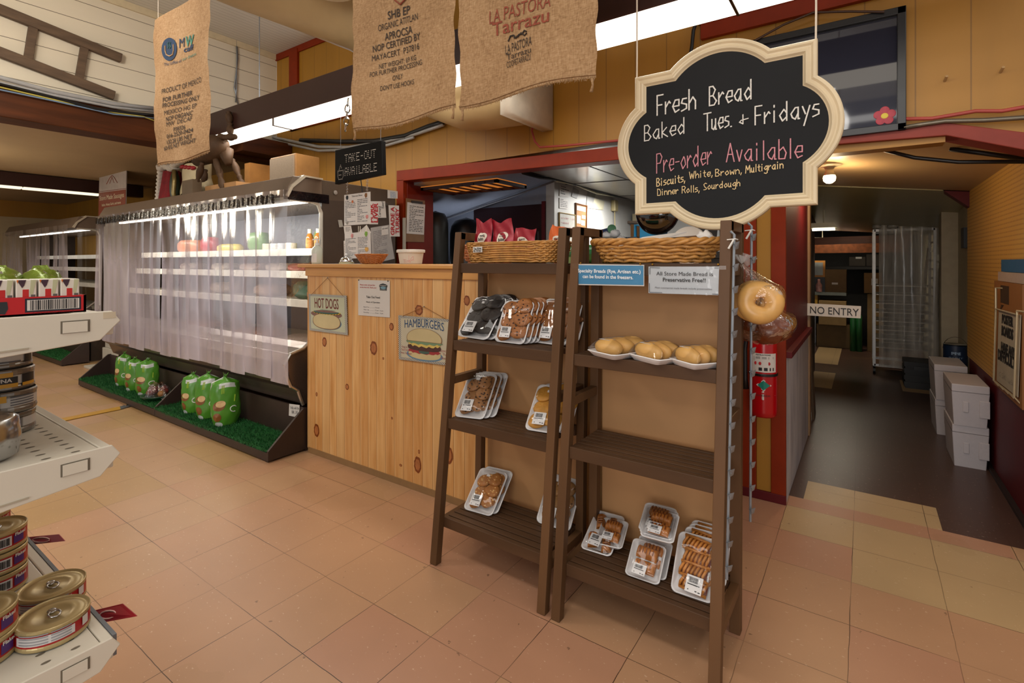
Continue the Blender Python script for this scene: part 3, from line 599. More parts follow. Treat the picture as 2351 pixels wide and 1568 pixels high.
# ---- burlap coffee sacks
BUR = NT('burlap'); vec = BUR.pos()[0]
w1 = BUR.noise(vec, 190, 2, (1, 1, .25)); w2 = BUR.noise(vec, 190, 2, (.25, 1, 1)); w3 = BUR.noise(vec, 3, 3)
k = BUR.math('ADD', BUR.math('MULTIPLY', BUR.math('ADD', w1, w2), .35), BUR.math('MULTIPLY', w3, .3))
BUR.col(BUR.ramp(k, (.34, '#866748'), (.5, '#aa8863'), (.66, '#c3a27c'))); BUR.pr(.9, 0, .15); BUR.bump(BUR.math('ADD', w1, w2), .5, .003)
tl = BUR.new('ShaderNodeBsdfTranslucent'); tl.inputs[0].default_value = (*lin('#b08a5c'), 1); ms = BUR.new('ShaderNodeMixShader'); ms.inputs[0].default_value = .25
BUR.t.links.new(BUR.b.outputs[0], ms.inputs[1]); BUR.t.links.new(tl.outputs[0], ms.inputs[2]); BUR.t.links.new(ms.outputs[0], BUR.out.inputs[0]); BUR = BUR.m
def sack(label, Y, x0, x1, zb, zt, seed, lines, tassel=()):
    wv = lambda x, z: Y+.010*sin(x*9+seed)*sin(z*4+seed)+.006*sin(z*13+x*5)
    r = thing('burlap_sack', label, 'sack', ((x0+x1)/2, Y, zb))
    rnd = random.Random(seed)
    def fn(side):
        def g(u, v):
            x = x0+(x1-x0)*u; z = zb+(zt-zb)*v+.012*sin(u*6+seed)*(1-v); e = min(u, 1-u)*12
            return V((x+.004*sin(v*40+seed)*(1 if u < .01 or u > .99 else 0), wv(x, z)+side*.004*min(1, e), z))
        return g
    m = MB().grid(fn(-1), 30, 40).grid(fn(1), 30, 40)
    for i in range(170):   # frayed hem
        u = rnd.random(); p = fn(-1)(u, 0); m.tube([p+V((0, 0, .006)), p+V((rnd.uniform(-.008, .008), -.003, -rnd.uniform(.003, .012)))], .0009, 3)
    m.tube([fn(-1)(i/40, .012)+V((0, -.002, 0)) for i in range(41)], .003, 5)
    for u in tassel: p = fn(-1)(u, 0); m.tube([p, p+V((.004, 0, -.025)), p+V((-.002, 0, -.05))], [.006, .004, .007], 6)
    m.build('sack_cloth', BUR, r, smooth=True)
    pl = PY(Y); warp = lambda p: V((p.x, wv(p.x, p.z)-.0075, p.z))
    for s, p0, p1, h, mt, kw in lines:
        q = MB(); tpx(q, s, pl, p0, p1, h, warp=warp, off=0, **kw); q.build('stencil_print', mt, r)
    for u in (.06, .94): MB().tube([V((x0+(x1-x0)*u, Y, zt-.02)), V((x0+(x1-x0)*u, Y, 3.63))], .0022, 5).build('hanging_cord', ROPE, r)
    return r, pl, warp
SI = mat('faded_black_print', '#33281f', .9, var=.35, scale=90); RI = mat('faded_red_print', '#7c3a26', .9, var=.3, scale=90); GI = mat('teal_print', '#3f7260', .9, var=.2); NI = mat('navy_print', '#1b3049', .9, var=.2)
r1, p1_, w1_ = sack('narrow hanging burlap sack with round blue and green coffee logo', 1.3, -3.52, -2.84, 1.905, 2.79, 1, [
    ('M', (415, 112), (425, 108), 22, NI, dict(bold=.03)), ('W', (427, 108), (446, 103), 23, GI, dict(bold=.03)), ('caff', (424, 121), (446, 114), 12, NI, dict(bold=.02)), ('The coffee of', (383, 154), (418, 143), 7, NI, {}), ('our dreams', (420, 140), (453, 127), 7, GI, {}),
    ('PRODUCT OF MEXICO', (376, 217), (463, 188), 11, SI, dict(bold=.01)), ('FOR FURTHER', (379, 236), (439, 217), 10, SI, dict(bold=.01)), ('PROCESSING ONLY', (379, 249), (457, 228), 10, SI, dict(bold=.01)), ('MEXICO HG EP', (383, 266), (451, 247), 10, SI, dict(bold=.01)), ('NOP ORGANIC', (387, 280), (444, 264), 10, SI, dict(bold=.01)), ('MW  DECAF', (388, 292), (444, 277), 10, SI, dict(bold=.01)),
    ('P38326', (404, 303), (431, 297), 9, SI, dict(bold=.01)), ('016-2520-0424', (387, 319), (449, 304), 9, SI, dict(bold=.01)), ('132.28 LBS NET', (386, 332), (448, 318), 9, SI, dict(bold=.01)), ('60 KG NET WEIGHT', (377, 346), (456, 328), 9, SI, dict(bold=.01))])
lg = MB(); n = 28; lg.add([w1_(p1_(395+15*cos(2*pi*i/n), 115-26*sin(2*pi*i/n)-3*cos(2*pi*i/n))) for i in range(n)], [tuple(range(n))], 0)
us = [(388, 108), (388, 120), (390, 128), (396, 131), (402, 127), (404, 118), (404, 104)]
lg.tube([w1_(p1_(*p))+V((0, -.001, 0)) for p in us], .0035, 5, 1)
for k in (393, 397): lg.tube([w1_(p1_(k+(i % 2)*2, 114-i*5))+V((0, -.001, 0)) for i in range(4)], .002, 4, 2)
lg.build('coffee_cup_logo', [NI, mat('bare_burlap', '#a9845c', .9), GI], r1)
sack('wide burlap sack hung in the middle with black certification text', 1.7, -2.175, -1.475, 2.0, 3.0, 2, [
    ('SHB EP', (894, 47), (944, 32), 18, SI, dict(bold=.012)), ('ORGANIC ATITLAN', (872, 74), (962, 46), 14, SI, {}), ('APROCSA', (885, 94), (948, 76), 16, SI, dict(bold=.01)), ('NOP CERTIFIED BY', (858, 121), (966, 90), 14, SI, dict(bold=.01)), ('MAYACERT  P37816', (856, 142), (962, 112), 13, SI, dict(bold=.01)),
    ('NET WEIGHT: 69 KG', (871, 159), (953, 136), 11, SI, {}), ('FOR FURTHER PROCESSING', (853, 179), (967, 147), 11, SI, {}), ('ONLY', (900, 185), (922, 179), 12, SI, {}), ("DON'T USE HOOKS", (876, 210), (948, 192), 11, SI, {})], (.02, .98))
r3, p3_, w3_ = sack('burlap sack at right with red and black LA PASTORA print', 1.7, -1.455, -.80, 2.008, 3.0, 4, [
    ('LA PASTORA', (1130, 60), (1264, 14), 30, RI, dict(bold=.0)), ('Tarrazu', (1136, 88), (1262, 50), 30, RI, dict(bold=.01)), ('LA PASTORA', (1164, 127), (1224, 105), 20, SI, dict(bold=0)), ('Tarrazu', (1166, 140), (1222, 122), 13, SI, {}), ('COOPETARRAZU', (1165, 157), (1221, 138), 13, SI, {})], (.02, .97))
fl_ = MB()
fl_.tube([w3_(p3_(*p)) for p in ((1171, 98), (1176, 86), (1184, 84), (1188, 90), (1196, 82), (1203, 80), (1208, 72), (1212, 75))], .0035, 5)
fl_.tube([w3_(p3_(*p)) for p in ((1184, 90), (1194, 86), (1200, 78), (1208, 84), (1213, 78))], .003, 5)
fl_.build('scroll_ornament', SI, r3)
dm = MB(); dm.tube([PY(1.688)(*p) for p in ((906, 0), (919, 10), (932, -4))], .004, 5); dm.build('red_diamond_print', RI, next(o for o in C.objects if o.get('label', '').startswith('wide burlap')))
# ============================================================= TRAYS ON THE RACKS
FOAM = mat('foam_tray_white', '#e6e5e6', .45, var=.02)
TW, TH = .165, .235
def rrect(w, h, r, z, n=5):
    pts = []
    for cx, cy, a in ((w/2-r, h-r, 0), (-w/2+r, h-r, pi/2), (-w/2+r, r, pi), (w/2-r, r, 1.5*pi)):
        pts += [V((cx+r*cos(a+pi/2*i/n), cy+r*sin(a+pi/2*i/n), z)) for i in range(n+1)]
    return pts
def foam_tray(w=TW, h=TH):
    m = MB(); rings = []
    for o, z in ((.020, -.020), (.004, -.003), (0, 0), (.003, .002), (.008, .0), (.020, -.014)):
        rings.append([p+V((0, o, 0)) for p in rrect(w-2*o, h-2*o, max(.008, .024-o*.4), z)])
    n = len(rings[0])
    for r in rings: m.v += r
    for k in range(len(rings)-1):
        for i in range(n): m.f.append((k*n+i, k*n+(i+1) % n, (k+1)*n+(i+1) % n, (k+1)*n+i)); m.m.append(0)
    m.f += [tuple(range(n-1, -1, -1)), tuple(5*n+i for i in range(n))]; m.m += [0, 0]
    return m
def cookie(seed, r, chips):
    rnd = random.Random(seed); m = MB(); a = rnd.uniform(0, 6)
    prof = [(0, .0095), (.35, .0095), (.65, .009), (.85, .0075), (.96, .004), (1, 0), (.9, -.003), (0, -.003)]
    n = 22; vs = []; fs = []
    for k, z in prof:
        for i in range(n):
            t = 2*pi*i/n; q = r*k*(1+.035*sin(3*t+a)+.02*sin(7*t+a*2)); vs.append(V((q*cos(t), q*sin(t), z+(.0012*sin(5*t+a+k*6) if .3 < k < .95 else 0))))
    for j in range(len(prof)-1):
        for i in range(n): fs.append((j*n+i, j*n+(i+1) % n, (j+1)*n+(i+1) % n, (j+1)*n+i))
    m.add(vs, fs)
    for i in range(chips):
        t = rnd.uniform(0, 6.3); q = r*.85*sqrt(rnd.random()); m.ball((q*cos(t), q*sin(t), .0095-.002*(q/r)**2), (rnd.uniform(.003, .0065), rnd.uniform(.003, .0055), .0022), 7, 5, 1)
    return m
def price_label(parent, w=.056, h=.058, x=0, y=.012, z=.0145, rz=0):
    m = MB(); m.prism([(-w/2, 0, 0), (w/2, 0, 0), (w/2, h, 0), (-w/2, h, 0)], (0, 0, .0006)); rnd = random.Random(3); px = -w*.36
    while px < w*.2:
        b = rnd.choice((.0008, .0014, .002)); m.add([(px, h*.58, .0009), (px+b, h*.58, .0009), (px+b, h*.9, .0009), (px, h*.9, .0009)], [(0, 1, 2, 3)], 1); px += b+rnd.choice((.0007, .0012))
    for a, b, c in ((-.4, .35, .44), (.1, .22, .12), (-.35, -.28, .12), (.28, .42, .1)): m.add([(a*w, c*h, .0009), (b*w, c*h, .0009), (b*w, (c+.06)*h, .0009), (a*w, (c+.06)*h, .0009)], [(0, 1, 2, 3)], 1)
    m.xf(Matrix.Translation((x, y, z)) @ Matrix.Rotation(rz, 4, 'Z')); o = m.build('price_label', [mat('label_white', '#d5d3d3', .4, var=.01), INK], parent, local=True); o['label'] = 'white barcode price label'; return o
SHINY = mat_film('wrap_film', .012, .04, bump=.22, bscale=16)
def wrap(parent, w=TW, h=TH, dome=.022):
    fn = lambda u, v: V(((u-.5)*(w-.006), .003+v*(h-.006), .003+dome*(1-(2*u-1)**6)*(1-(2*v-1)**6)+.001*sin(u*20+v*7)))
    return MB().grid(fn, 16, 20).build('wrap_film', SHINY, parent, smooth=True, local=True)
COOK = {}
def cm(name, col, chip, bumpy=.35, rough=.55, var=.16): return [mat('cookie_'+name, col, rough, var=var, scale=45, bump=bumpy), mat('chip_'+name, chip, .4)]
KIND = {'dark': (cm('dark', '#1d130f', '#0e0908', .5, .5), 4, .043), 'chip': (cm('chip', '#9c612e', '#3c1d10'), 10, .043), 'ginger': (cm('ginger', '#8c5729', '#6d3d1c'), 4, .042), 'nut': (cm('nut', '#93653a', '#2e1810'), 7, .035), 'sugar': (cm('sugar', '#b9822f', '#a06f28', .2), 0, .041), 'mac': (cm('mac', '#a4692f', '#dcb070'), 7, .035), 'oat': (cm('oat', '#956a38', '#5a3618'), 9, .035)}
def cookie_tray(kind, label):
    r = thing('cookie_tray', label, 'cookie tray'); foam_tray().build('foam_tray', FOAM, r, smooth=True, local=True)
    mats, chips, rad = KIND[kind]; sp = rad*1.58; rad *= 1.06
    for i in range(6):
        x = (-.5 if i % 2 == 0 else .5)*rad*1.62+(.006 if i//2 == 1 else -.002); y = .055+(i//2)*sp+(.014 if i % 2 else 0); z = -.006+(.008 if i % 2 else .0)+.003*(i//2)
        m = cookie(i+len(kind)*7, rad, chips).xf(Matrix.Translation((x, y, z)) @ Matrix.Rotation(-.13, 4, 'X') @ Matrix.Rotation(.15 if i % 2 else -.05, 4, 'Y')); m.build('cookie', mats, r, smooth=True, local=True)
    price_label(r, x=-.018, y=.022, z=.022, rz=.03); m = MB().prism([(-.02, .185, .018), (.0, .185, .018), (.0, .197, .018), (-.02, .197, .018)], (0, 0, .0006)); m.build('date_sticker', mat('label_white', '#d5d3d3'), r, local=True)
    wrap(r); return r
PASTRY = [mat('puff_pastry', '#a8682c', .4, var=.3, scale=30, bump=.3), mat('pastry_filling', '#5a2410', .35, var=.2)]
PASTRY2 = [mat('danish_pastry', '#b4742f', .35, var=.35, scale=26, bump=.35), mat('apple_filling', '#6a2c12', .3, var=.2)]
def strudel(w, l):
    m = MB()
    m.grid(lambda u, v: V(((u-.5)*w, (v-.5)*l, .020*(1-abs(2*u-1)**3.5)*(1-.5*abs(2*v-1)**6)*(1+.10*sin(v*28))-.002)), 12, 40)
    m.grid(lambda u, v: V(((u-.5)*w, (v-.5)*l, -.003)), 1, 1)
    for k in range(5):
        y = (k-2)*l/6; m.add([(-w*.22, y-.0025, .0215), (w*.22, y-.001, .0215), (w*.22, y+.002, .0215), (-w*.22, y+.0015, .0215)], [(0, 1, 2, 3)], 1)
    return m
def lattice(w, l, seed):
    rnd = random.Random(seed); m = MB(); m.grid(lambda u, v: V(((u-.5)*w, (v-.5)*l, .017*(1-abs(2*u-1)**3)*(1-abs(2*v-1)**4)-.002)), 12, 14, 1)
    for k in range(7):
        x = (k-3)*w/7.2; m.tube([(x-.008, -l*.48, .002), (x-.003, -l*.2, .016), (x+.004, l*.2, .016+.002*rnd.random()), (x+.008, l*.48, .002)], [.004, .006, .006, .004], 6)
    m.tube([(-w*.5, -l*.47, 0), (0, -l*.5, .006), (w*.5, -l*.47, 0)], .007, 7).tube([(-w*.5, l*.47, 0), (0, l*.5, .006), (w*.5, l*.47, 0)], .007, 7)
    return m
def pastry_tray(kind, label):
    r = thing('pastry_tray', label, 'pastry tray'); foam_tray().build('foam_tray', FOAM, r, smooth=True, local=True)
    if kind == 'strudel':
        for k, y in enumerate((.078, .158)): strudel(.075, .098).xf(Matrix.Translation((.004, y, .002+.006*k)) @ Matrix.Rotation(pi/2-.06, 4, 'Z')).build('pastry', PASTRY, r, smooth=True, local=True)
    elif kind == 'single':
        for k, (x, y) in enumerate(((-.035, .06), (.04, .055), (-.03, .17), (.04, .165))): strudel(.05, .075).xf(Matrix.Translation((x, y, 0)) @ Matrix.Rotation(.3, 4, 'Z')).build('pastry', PASTRY, r, smooth=True, local=True)
    else:
        for k in range(4): lattice(.105, .05, k).xf(Matrix.Translation((.004*(-1)**k, .046+k*.049, .002)) @ Matrix.Rotation(-.12+.05*(k % 3), 4, 'Z')).build('pastry', PASTRY2, r, smooth=True, local=True)
    price_label(r, .062, .062, x=-.012 if kind != 'braid' else .008, y=.012, z=.026, rz=-.05); wrap(r, dome=.026); return r
BUN = mat('bun_crust', '#d0a25e', .45, var=.2, scale=11)
def bun_tray(label):
    r = thing('bun_tray', label, 'bun tray'); foam_tray().build('foam_tray', FOAM, r, smooth=True, local=True)
    for k in range(3): MB().ball((0, .05+k*.064, .016), (.066, .042, .032), 20, 12, fn=lambda d: 1+.02*sin(d.x*9)).build('bun', BUN, r, smooth=True, local=True)
    price_label(r, .05, .04, x=-.005, y=.03, z=.045, rz=.1); wrap(r, dome=.044); return r
def lean_tray(root, bl, br, tl, z, behind=(), labels=(), group=None):
    P0, P1 = PZ(z)(*bl), PZ(z)(*br); u = P1-P0; w = u.length; u.normalize(); back = V((-u.y, u.x, 0)); best = None
    for a in range(18, 89):
        d = back*cos(math.radians(a))+V((0, 0, 1))*sin(math.radians(a))
        for k in range(22):
            h = w*(1.05+k*.035); q = proj(P0+d*h); e = (q[0]-tl[0])**2+(q[1]-tl[1])**2
            if best is None or e < best[0]: best = (e, d, h, a)
    e, d, h, a = best; nrm = u.cross(d); c = (P0+P1)/2+V((0, 0, .002)); s = (w/TW, h/TH, 1)
    def M(p): return Matrix(((u.x*s[0], d.x*s[1], nrm.x, p.x), (u.y*s[0], d.y*s[1], nrm.y, p.y), (u.z*s[0], d.z*s[1], nrm.z, p.z), (0, 0, 0, 1)))
    root.matrix_world = M(c)
    if group: root['group'] = group
    for (du, dd, k), lb in zip(behind, labels):
        x = dup(root); put(x, lb, M=M(c+u*du+d*dd-nrm*(.026*k)), group=group)
        q = x.matrix_world.translation
        if q.z < z+.002: x.matrix_world.translation.z = z+.002
Z2, Z3, Z4 = .975, .628, .195
lean_tray(cookie_tray('dark', 'foam tray of dark chocolate cookies at the left of the upper shelf'), (1047, 772), (1119, 783), (1087, 688), Z2, [(.02, .008, 1), (.028, .016, 2)], ['foam tray tucked just behind the dark chocolate cookies', 'rearmost foam tray behind the dark chocolate cookies'], 'cookie trays on the upper left shelf')
lean_tray(cookie_tray('chip', 'front foam tray of chocolate chip cookies in the middle of the upper shelf'), (1134, 785), (1203, 793), (1161, 690), Z2, [(.012, .004, 1), (.022, .008, 1.9), (.03, .012, 2.8), (.034, .045, 3.6)], ['second tray in the stack of chocolate chip cookies', 'third tray in the stack of chocolate chip cookies', 'fourth tray in the stack of chocolate chip cookies', 'rearmost and highest tray of the chocolate chip stack'], 'cookie trays on the upper left shelf')
lean_tray(cookie_tray('ginger', 'foam tray of brown ginger cookies behind the middle rack leg'), (1225, 787), (1300, 797), (1253, 686), Z2, [(.014, .004, 1), (.02, .035, 2)], ['tray right behind the brown ginger cookies', 'rearmost tray behind the brown ginger cookies'], 'cookie trays on the upper left shelf')
lean_tray(cookie_tray('nut', 'foam tray of six pale chocolate chunk cookies at left of the third shelf'), (1041, 957), (1111, 965), (1078, 855), Z3, [(.018, .006, 1), (.038, .014, 2)], ['middle tray of the three chocolate chunk cookie trays', 'rearmost tray of the three chocolate chunk cookie trays'], 'cookie trays on the lower left shelves')
lean_tray(cookie_tray('sugar', 'front foam tray of yellow sugar cookies behind the rack legs'), (1203, 987), (1285, 1000), (1236, 882), Z3, [(.02, .01, 1), (.026, .03, 2)], ['middle tray of the yellow sugar cookies', 'rearmost tray of the yellow sugar cookies'], 'cookie trays on the lower left shelves')
lean_tray(cookie_tray('mac', 'foam tray of golden macadamia cookies on the bottom left shelf'), (1062, 1169), (1129, 1188), (1105, 1073), Z4, [(.012, .014, 1)], ['tray leaning just behind the golden macadamia cookies'], 'cookie trays on the bottom left shelf')
lean_tray(cookie_tray('oat', 'tray of oatmeal cookies leaning alone behind the centre legs on the bottom shelf'), (1229, 1199), (1308, 1224), (1263, 1085), Z4)
lean_tray(pastry_tray('single', 'foam tray of small jam pastries lying under a strudel tray'), (1331, 1259), (1402, 1281), (1370, 1171), Z4)
lean_tray(pastry_tray('strudel', 'strudel tray resting on the jam pastry tray at the left of the bottom shelf'), (1365, 1248), (1428, 1263), (1385, 1187), .225)
lean_tray(pastry_tray('strudel', 'topmost strudel tray of the stack against the back panel'), (1464, 1216), (1540, 1236), (1474, 1155), .33, [(.01, -.035, 1), (.018, -.07, 2)], ['second strudel tray of the stack against the back panel', 'rearmost strudel tray of the stack against the back panel'], 'strudel trays on the bottom right shelf')
lean_tray(pastry_tray('strudel', 'front strudel tray in the middle of the bottom right shelf'), (1433, 1319), (1513, 1347), (1447, 1238), Z4, [(.012, .028, 1)], ['strudel tray right behind the front strudel tray'], 'strudel trays on the bottom right shelf')
lean_tray(pastry_tray('braid', 'front tray of four apple lattice pastries by the right rack leg'), (1538, 1357), (1638, 1391), (1560, 1217), Z4, [(.012, .03, 1.2), (.018, .05, 2.2), (.02, .07, 3.2)], ['second tray of the apple lattice pastry stack', 'third tray of the apple lattice pastry stack', 'rearmost tray of the apple lattice pastry stack'], 'apple lattice pastry trays')
for lb, L, Fr, R in (('flat foam tray of three buns at left of the upper right shelf', (1343, 803), (1409, 818), (1470, 797)), ('flat foam tray of buns between the two other bun trays', (1437, 811), (1512, 829), (1552, 814)), ('flat foam tray of buns nearest the right rack leg', (1530, 821), (1594, 839), (1632, 824))):
    r = bun_tray(lb); P0, P1, P2 = (PZ(Z2+.02)(*q) for q in (L, Fr, R)); u = (P1-P0); w = u.length; u.normalize(); v = V((-u.y, u.x, 0)); h = max(.15, min(.235, (P2-P1).dot(v))); c = (P0+P1)/2; c.z = Z2+.021
    w = min(w, .18); s = (w/TW, h/TH, 1); r.matrix_world = Matrix(((u.x*s[0], v.x*s[1], 0, c.x), (u.y*s[0], v.y*s[1], 0, c.y), (0, 0, 1, c.z), (0, 0, 0, 1))); r['group'] = 'bun trays on the upper right shelf'
# ============================================================= BASKETS
WICK = mat('wicker_golden', '#b07d3e', .45, var=.3, scale=40)
WICK2 = mat('wicker_reddish', '#9a5f3a', .45, var=.3, scale=40)
WICK3 = mat('wicker_orange', '#a9652a', .45, var=.25, scale=40)
def basket(name, label, c, a0, b0, a1, b1, h, ex, m, rows_=9, stakes=34, rim=.008, amp=.0035, wob=0, base=True, turn=0):
    """woven wall between a base a0 x b0 and a top a1 x b1 (half sizes); ex: corner squareness"""
    r = thing(name, label, 'basket', c); c = V(c)
    def sup(t, a, b): s, q = sin(t), cos(t); return V((a*(abs(q)**(2/ex))*(1 if q > 0 else -1), b*(abs(s)**(2/ex))*(1 if s > 0 else -1), 0))
    R = Matrix.Rotation(turn, 3, 'Z')
    def P(t, k, o=0):
        p = sup(t, a0+(a1-a0)*k+o, b0+(b1-b0)*k+o); return c+R @ V((p.x, p.y, h*k+wob*k*sin(2*t+.5)))
    w = MB()
    for i in range(rows_):
        k = (i+.5)/rows_; n = stakes*4
        w.tube([P(2*pi*j/n, k+(.15/rows_)*sin(j*.9), amp*(1 if i % 2 else -1)*sin(j*pi/4)) for j in range(n)], h/rows_*.52, 5, closed=True)
    w.build('woven_wall', m, r, smooth=True)
    s = MB()
    for j in range(stakes): s.tube([P(2*pi*(j+.5)/stakes, k) for k in (0, .5, 1)], .0022, 5)
    s.build('stakes', m, r, smooth=True)
    q = MB(); n = 120
    for ph in (0, 2*pi/3, 4*pi/3): q.tube([P(2*pi*j/n, 1, rim*.6*cos(j*.52+ph))+V((0, 0, rim*.6*sin(j*.52+ph))) for j in range(n)], rim*.62, 6, closed=True)
    q.build('braided_rim', m, r, smooth=True)
    n = 40; MB().add([P(2*pi*j/n, 0)+V((0, 0, .002)) for j in range(n)], [tuple(range(n))]).build('basket_base', m, r)
    return r
ZT = 1.326
basket('long_wicker_basket', 'long golden rectangular wicker basket of snack bags on the left rack', (-1.29, 1.905, ZT+.002), .225, .075, .243, .088, .088, 6, WICK, 9, 40, .005, .003)
basket('oval_wicker_basket', 'large oval golden wicker basket of papers on the right rack', (-.655, 1.90, ZT+.002), .195, .085, .245, .112, .078, 2.3, WICK, 6, 30, .012, .004, .003)
basket('wicker_bowl', 'small orange woven bowl beside the bell on the counter', (-2.72, 2.27, 1.32), .075, .05, .118, .09, .062, 2.2, WICK3, 9, 26, .004, .002)
basket('wicker_basket', 'reddish flared wicker basket on the counter behind the left rack', (-1.84, 2.42, 1.32), .13, .08, .225, .14, .105, 2.2, WICK2, 7, 24, .007, .005, .004)
# snack bags standing in the long basket
def pouch(label, cx, cy, z0, w, h, d, col, seed, tilt, words, mc, group):
    r = thing('snack_bag', label, 'snack bag', (cx, cy, z0), group); rnd = random.Random(seed); M = Matrix.Rotation(tilt, 3, 'Y')
    def fn(s):
        def g(u, v):
            k = sin(pi*min(1, v*1.02))**.6 if v < .97 else .1; ww = w*(1-.12*v); x = (u-.5)*ww+.004*sin(v*9+seed); e = (1-abs(2*u-1)**2.5)
            return V((cx, cy, z0))+M @ V((x, s*(d/2*e*(1-v*.9)+.003*sin(u*13+v*17+seed)*e), h*v+.006*sin(u*7+seed)*v+(.012*abs(2*u-1)*v)))
        return g
    MB().grid(fn(-1), 16, 16).grid(fn(1), 16, 16).build('foil_pouch', mat('foil_'+mc, col, .28, .2, var=.1, bump=.2, scale=25), r, smooth=True)
    g = fn(-1); pr = MB(); n = 18
    bl = lambda u, v: g(u, v)+V((0, -.0022, 0))
    pr.add([bl(.52+.26*cos(2*pi*i/n)*(1+.08*cos(3*2*pi*i/n)), .60+.14*sin(2*pi*i/n)) for i in range(n)], [tuple(range(n))])
    pr.build('round_logo', mat('logo_cream', '#d8ccbc', .4), r)
    q = MB()
    O = bl(.38, .60); txt(q, 'two', O+V((0, -.001, 0)), V((w*.26, 0, .004)), V((0, 0, h*.075)), bold=.02); txt(q, 'bite', bl(.38, .51)+V((0, -.001, 0)), V((w*.27, 0, .004)), V((0, 0, h*.08)), bold=.02); q.build('logo_lettering', INK, r)
    if words: q = MB(); txt(q, words, bl(.2, .32)+V((0, -.002, 0)), V((w*.58, 0, .003)), V((0, 0, h*.07)), bold=.02); q.build('bag_lettering', mat('logo_cream', '#d8ccbc'), r)
RB = '#8f1424'
pouch('red brownie bag at the left end of the long basket', -1.478, 1.89, 1.335, .105, .185, .05, RB, 1, .05, 'brownies', 'red', 'red brownie bags in the long basket')
pouch('widest red brownie bag, second from left in the basket', -1.365, 1.90, 1.335, .125, .18, .055, RB, 2, -.02, 'brownies', 'red', 'red brownie bags in the long basket')
pouch('lowest red brownie bag in the middle of the basket', -1.255, 1.90, 1.335, .125, .14, .055, RB, 5, .08, '', 'red', 'red brownie bags in the long basket')
pouch('orange snack bag at the right end of the long basket', -1.10, 1.90, 1.33, .10, .15, .05, '#c4581a', 4, .25, '', 'orange', None)
t = tag(sheet('price_tag', [PY(1.81)(*p) for p in ((1086, 567), (1107, 566), (1107, 579), (1086, 580))], .001, PAPER), 'small handwritten price tag clipped to the long basket', 'price tag')
q = MB(); hpx(q, 'Two Bites', PY(1.808), (1088, 573), (1105, 572), 4, w=.2); hpx(q, '$2.79/ea', PY(1.808), (1088, 578), (1104, 577), 4, w=.2); q.build('handwriting', INK, t)
# papers in the oval basket
t = tag(MB().prism([(-.80, 1.86, 1.385), (-.62, 1.83, 1.405), (-.55, 1.95, 1.44), (-.73, 1.98, 1.425)], (0, 0, .006)).build('paper_stack', PAPER), 'stack of white papers tilted in the oval basket', 'papers')
t = tag(MB().prism([(-.70, 1.84, 1.375), (-.50, 1.84, 1.385), (-.46, 1.96, 1.43), (-.66, 1.97, 1.42)], (0, 0, .003)).build('clipboard', mat('brown_clipboard', '#5b3a22', .5)), 'brown clipboard under the papers in the oval basket', 'clipboard')
t = tag(MB().ball((-.47, 1.90, 1.42), (.03, .02, .022), 14, 10, fn=lambda d: 1+.25*sin(d.x*9+d.z*7)).build('crumpled_paper', PAPER, smooth=True), 'crumpled white paper at the right of the oval basket', 'paper')
# taped signs on the right rack
def lam_sign(label, c, bg, lines, name='paper_sign', border=None, marks=()):
    pl = PY(1.792); s = tag(sheet(name, [pl(*p) for p in c], .0012, bg), label, 'sign')
    if border: q = MB(); quad(q, [pl(*p) for p in border[0]]); q.build('print_panel', border[1], s)
    pl2 = PY(1.790)
    for t_, p0, p1, h, m, kw in lines: q = MB(); tpx(q, t_, pl2, p0, p1, h, **kw); q.build('lettering', m, s)
    f = [pl(*p) for p in c]; ctr = mid(f); MB().add([ctr+(p-ctr)*1.05+V((0, -.004, 0)) for p in f], [(0, 1, 2, 3)]).build('plastic_sleeve', SHINY, s)
    for p in marks: MB().ball(pl2(*p), .004, 10, 6).build('brass_tack', mat('brass', '#b08a3c', .3, 1), s)
    return s
WT = mat('sign_white_ink', '#dfe4e8', .5, var=0)
lam_sign('blue specialty breads sign taped at left of the right rack', [(1318, 606), (1479, 608), (1479, 657), (1318, 654)], PAPER, [('Specialty Breads (Rye, Artisan etc.)', (1327, 625), (1471, 628), 7.5, WT, dict(bold=.025)), ('can be found in the freezers.', (1338, 638), (1454, 641), 7.5, WT, dict(bold=.025))], border=([(1319, 608.5), (1477.5, 610), (1477.5, 654.5), (1319, 651.5)], mat('sign_blue', '#3f7ea6', .4, var=.04)), marks=[(1333, 604), (1470, 606)])
sw = lam_sign('grey white preservative free sign tacked at right of the rack', [(1489, 612), (1663, 612), (1663, 678), (1489, 673)], mat('sign_pale', '#aeb4ba', .35, var=.02), [('All Store Made Bread Is', (1507, 632), (1637, 634), 8.5, INK, dict(bold=.015)), ('Preservative Free!!', (1522, 646), (1620, 648), 8.5, INK, dict(bold=.015)), ('Most commercial made breads include preservatives.', (1504, 662), (1636, 666), 4, GREYINK, {})], marks=[(1498, 607), (1649, 607)])
q = MB(); pl2 = PY(1.7895)
for a in (((1492, 614), (1515, 615)), ((1492, 614), (1492, 630)), ((1640, 615), (1661, 615)), ((1660, 615), (1660, 640)), ((1491, 650), (1491, 671)), ((1491, 671), (1520, 672)), ((1659, 650), (1659, 676)), ((1635, 675), (1660, 676))):
    q.bar(pl2(*a[0]), pl2(*a[1]), .0015, .0006, side=(0, 0, 1) if abs(a[0][1]-a[1][1]) < 4 else (1, 0, 0))
q.build('corner_marks', INK, sw)
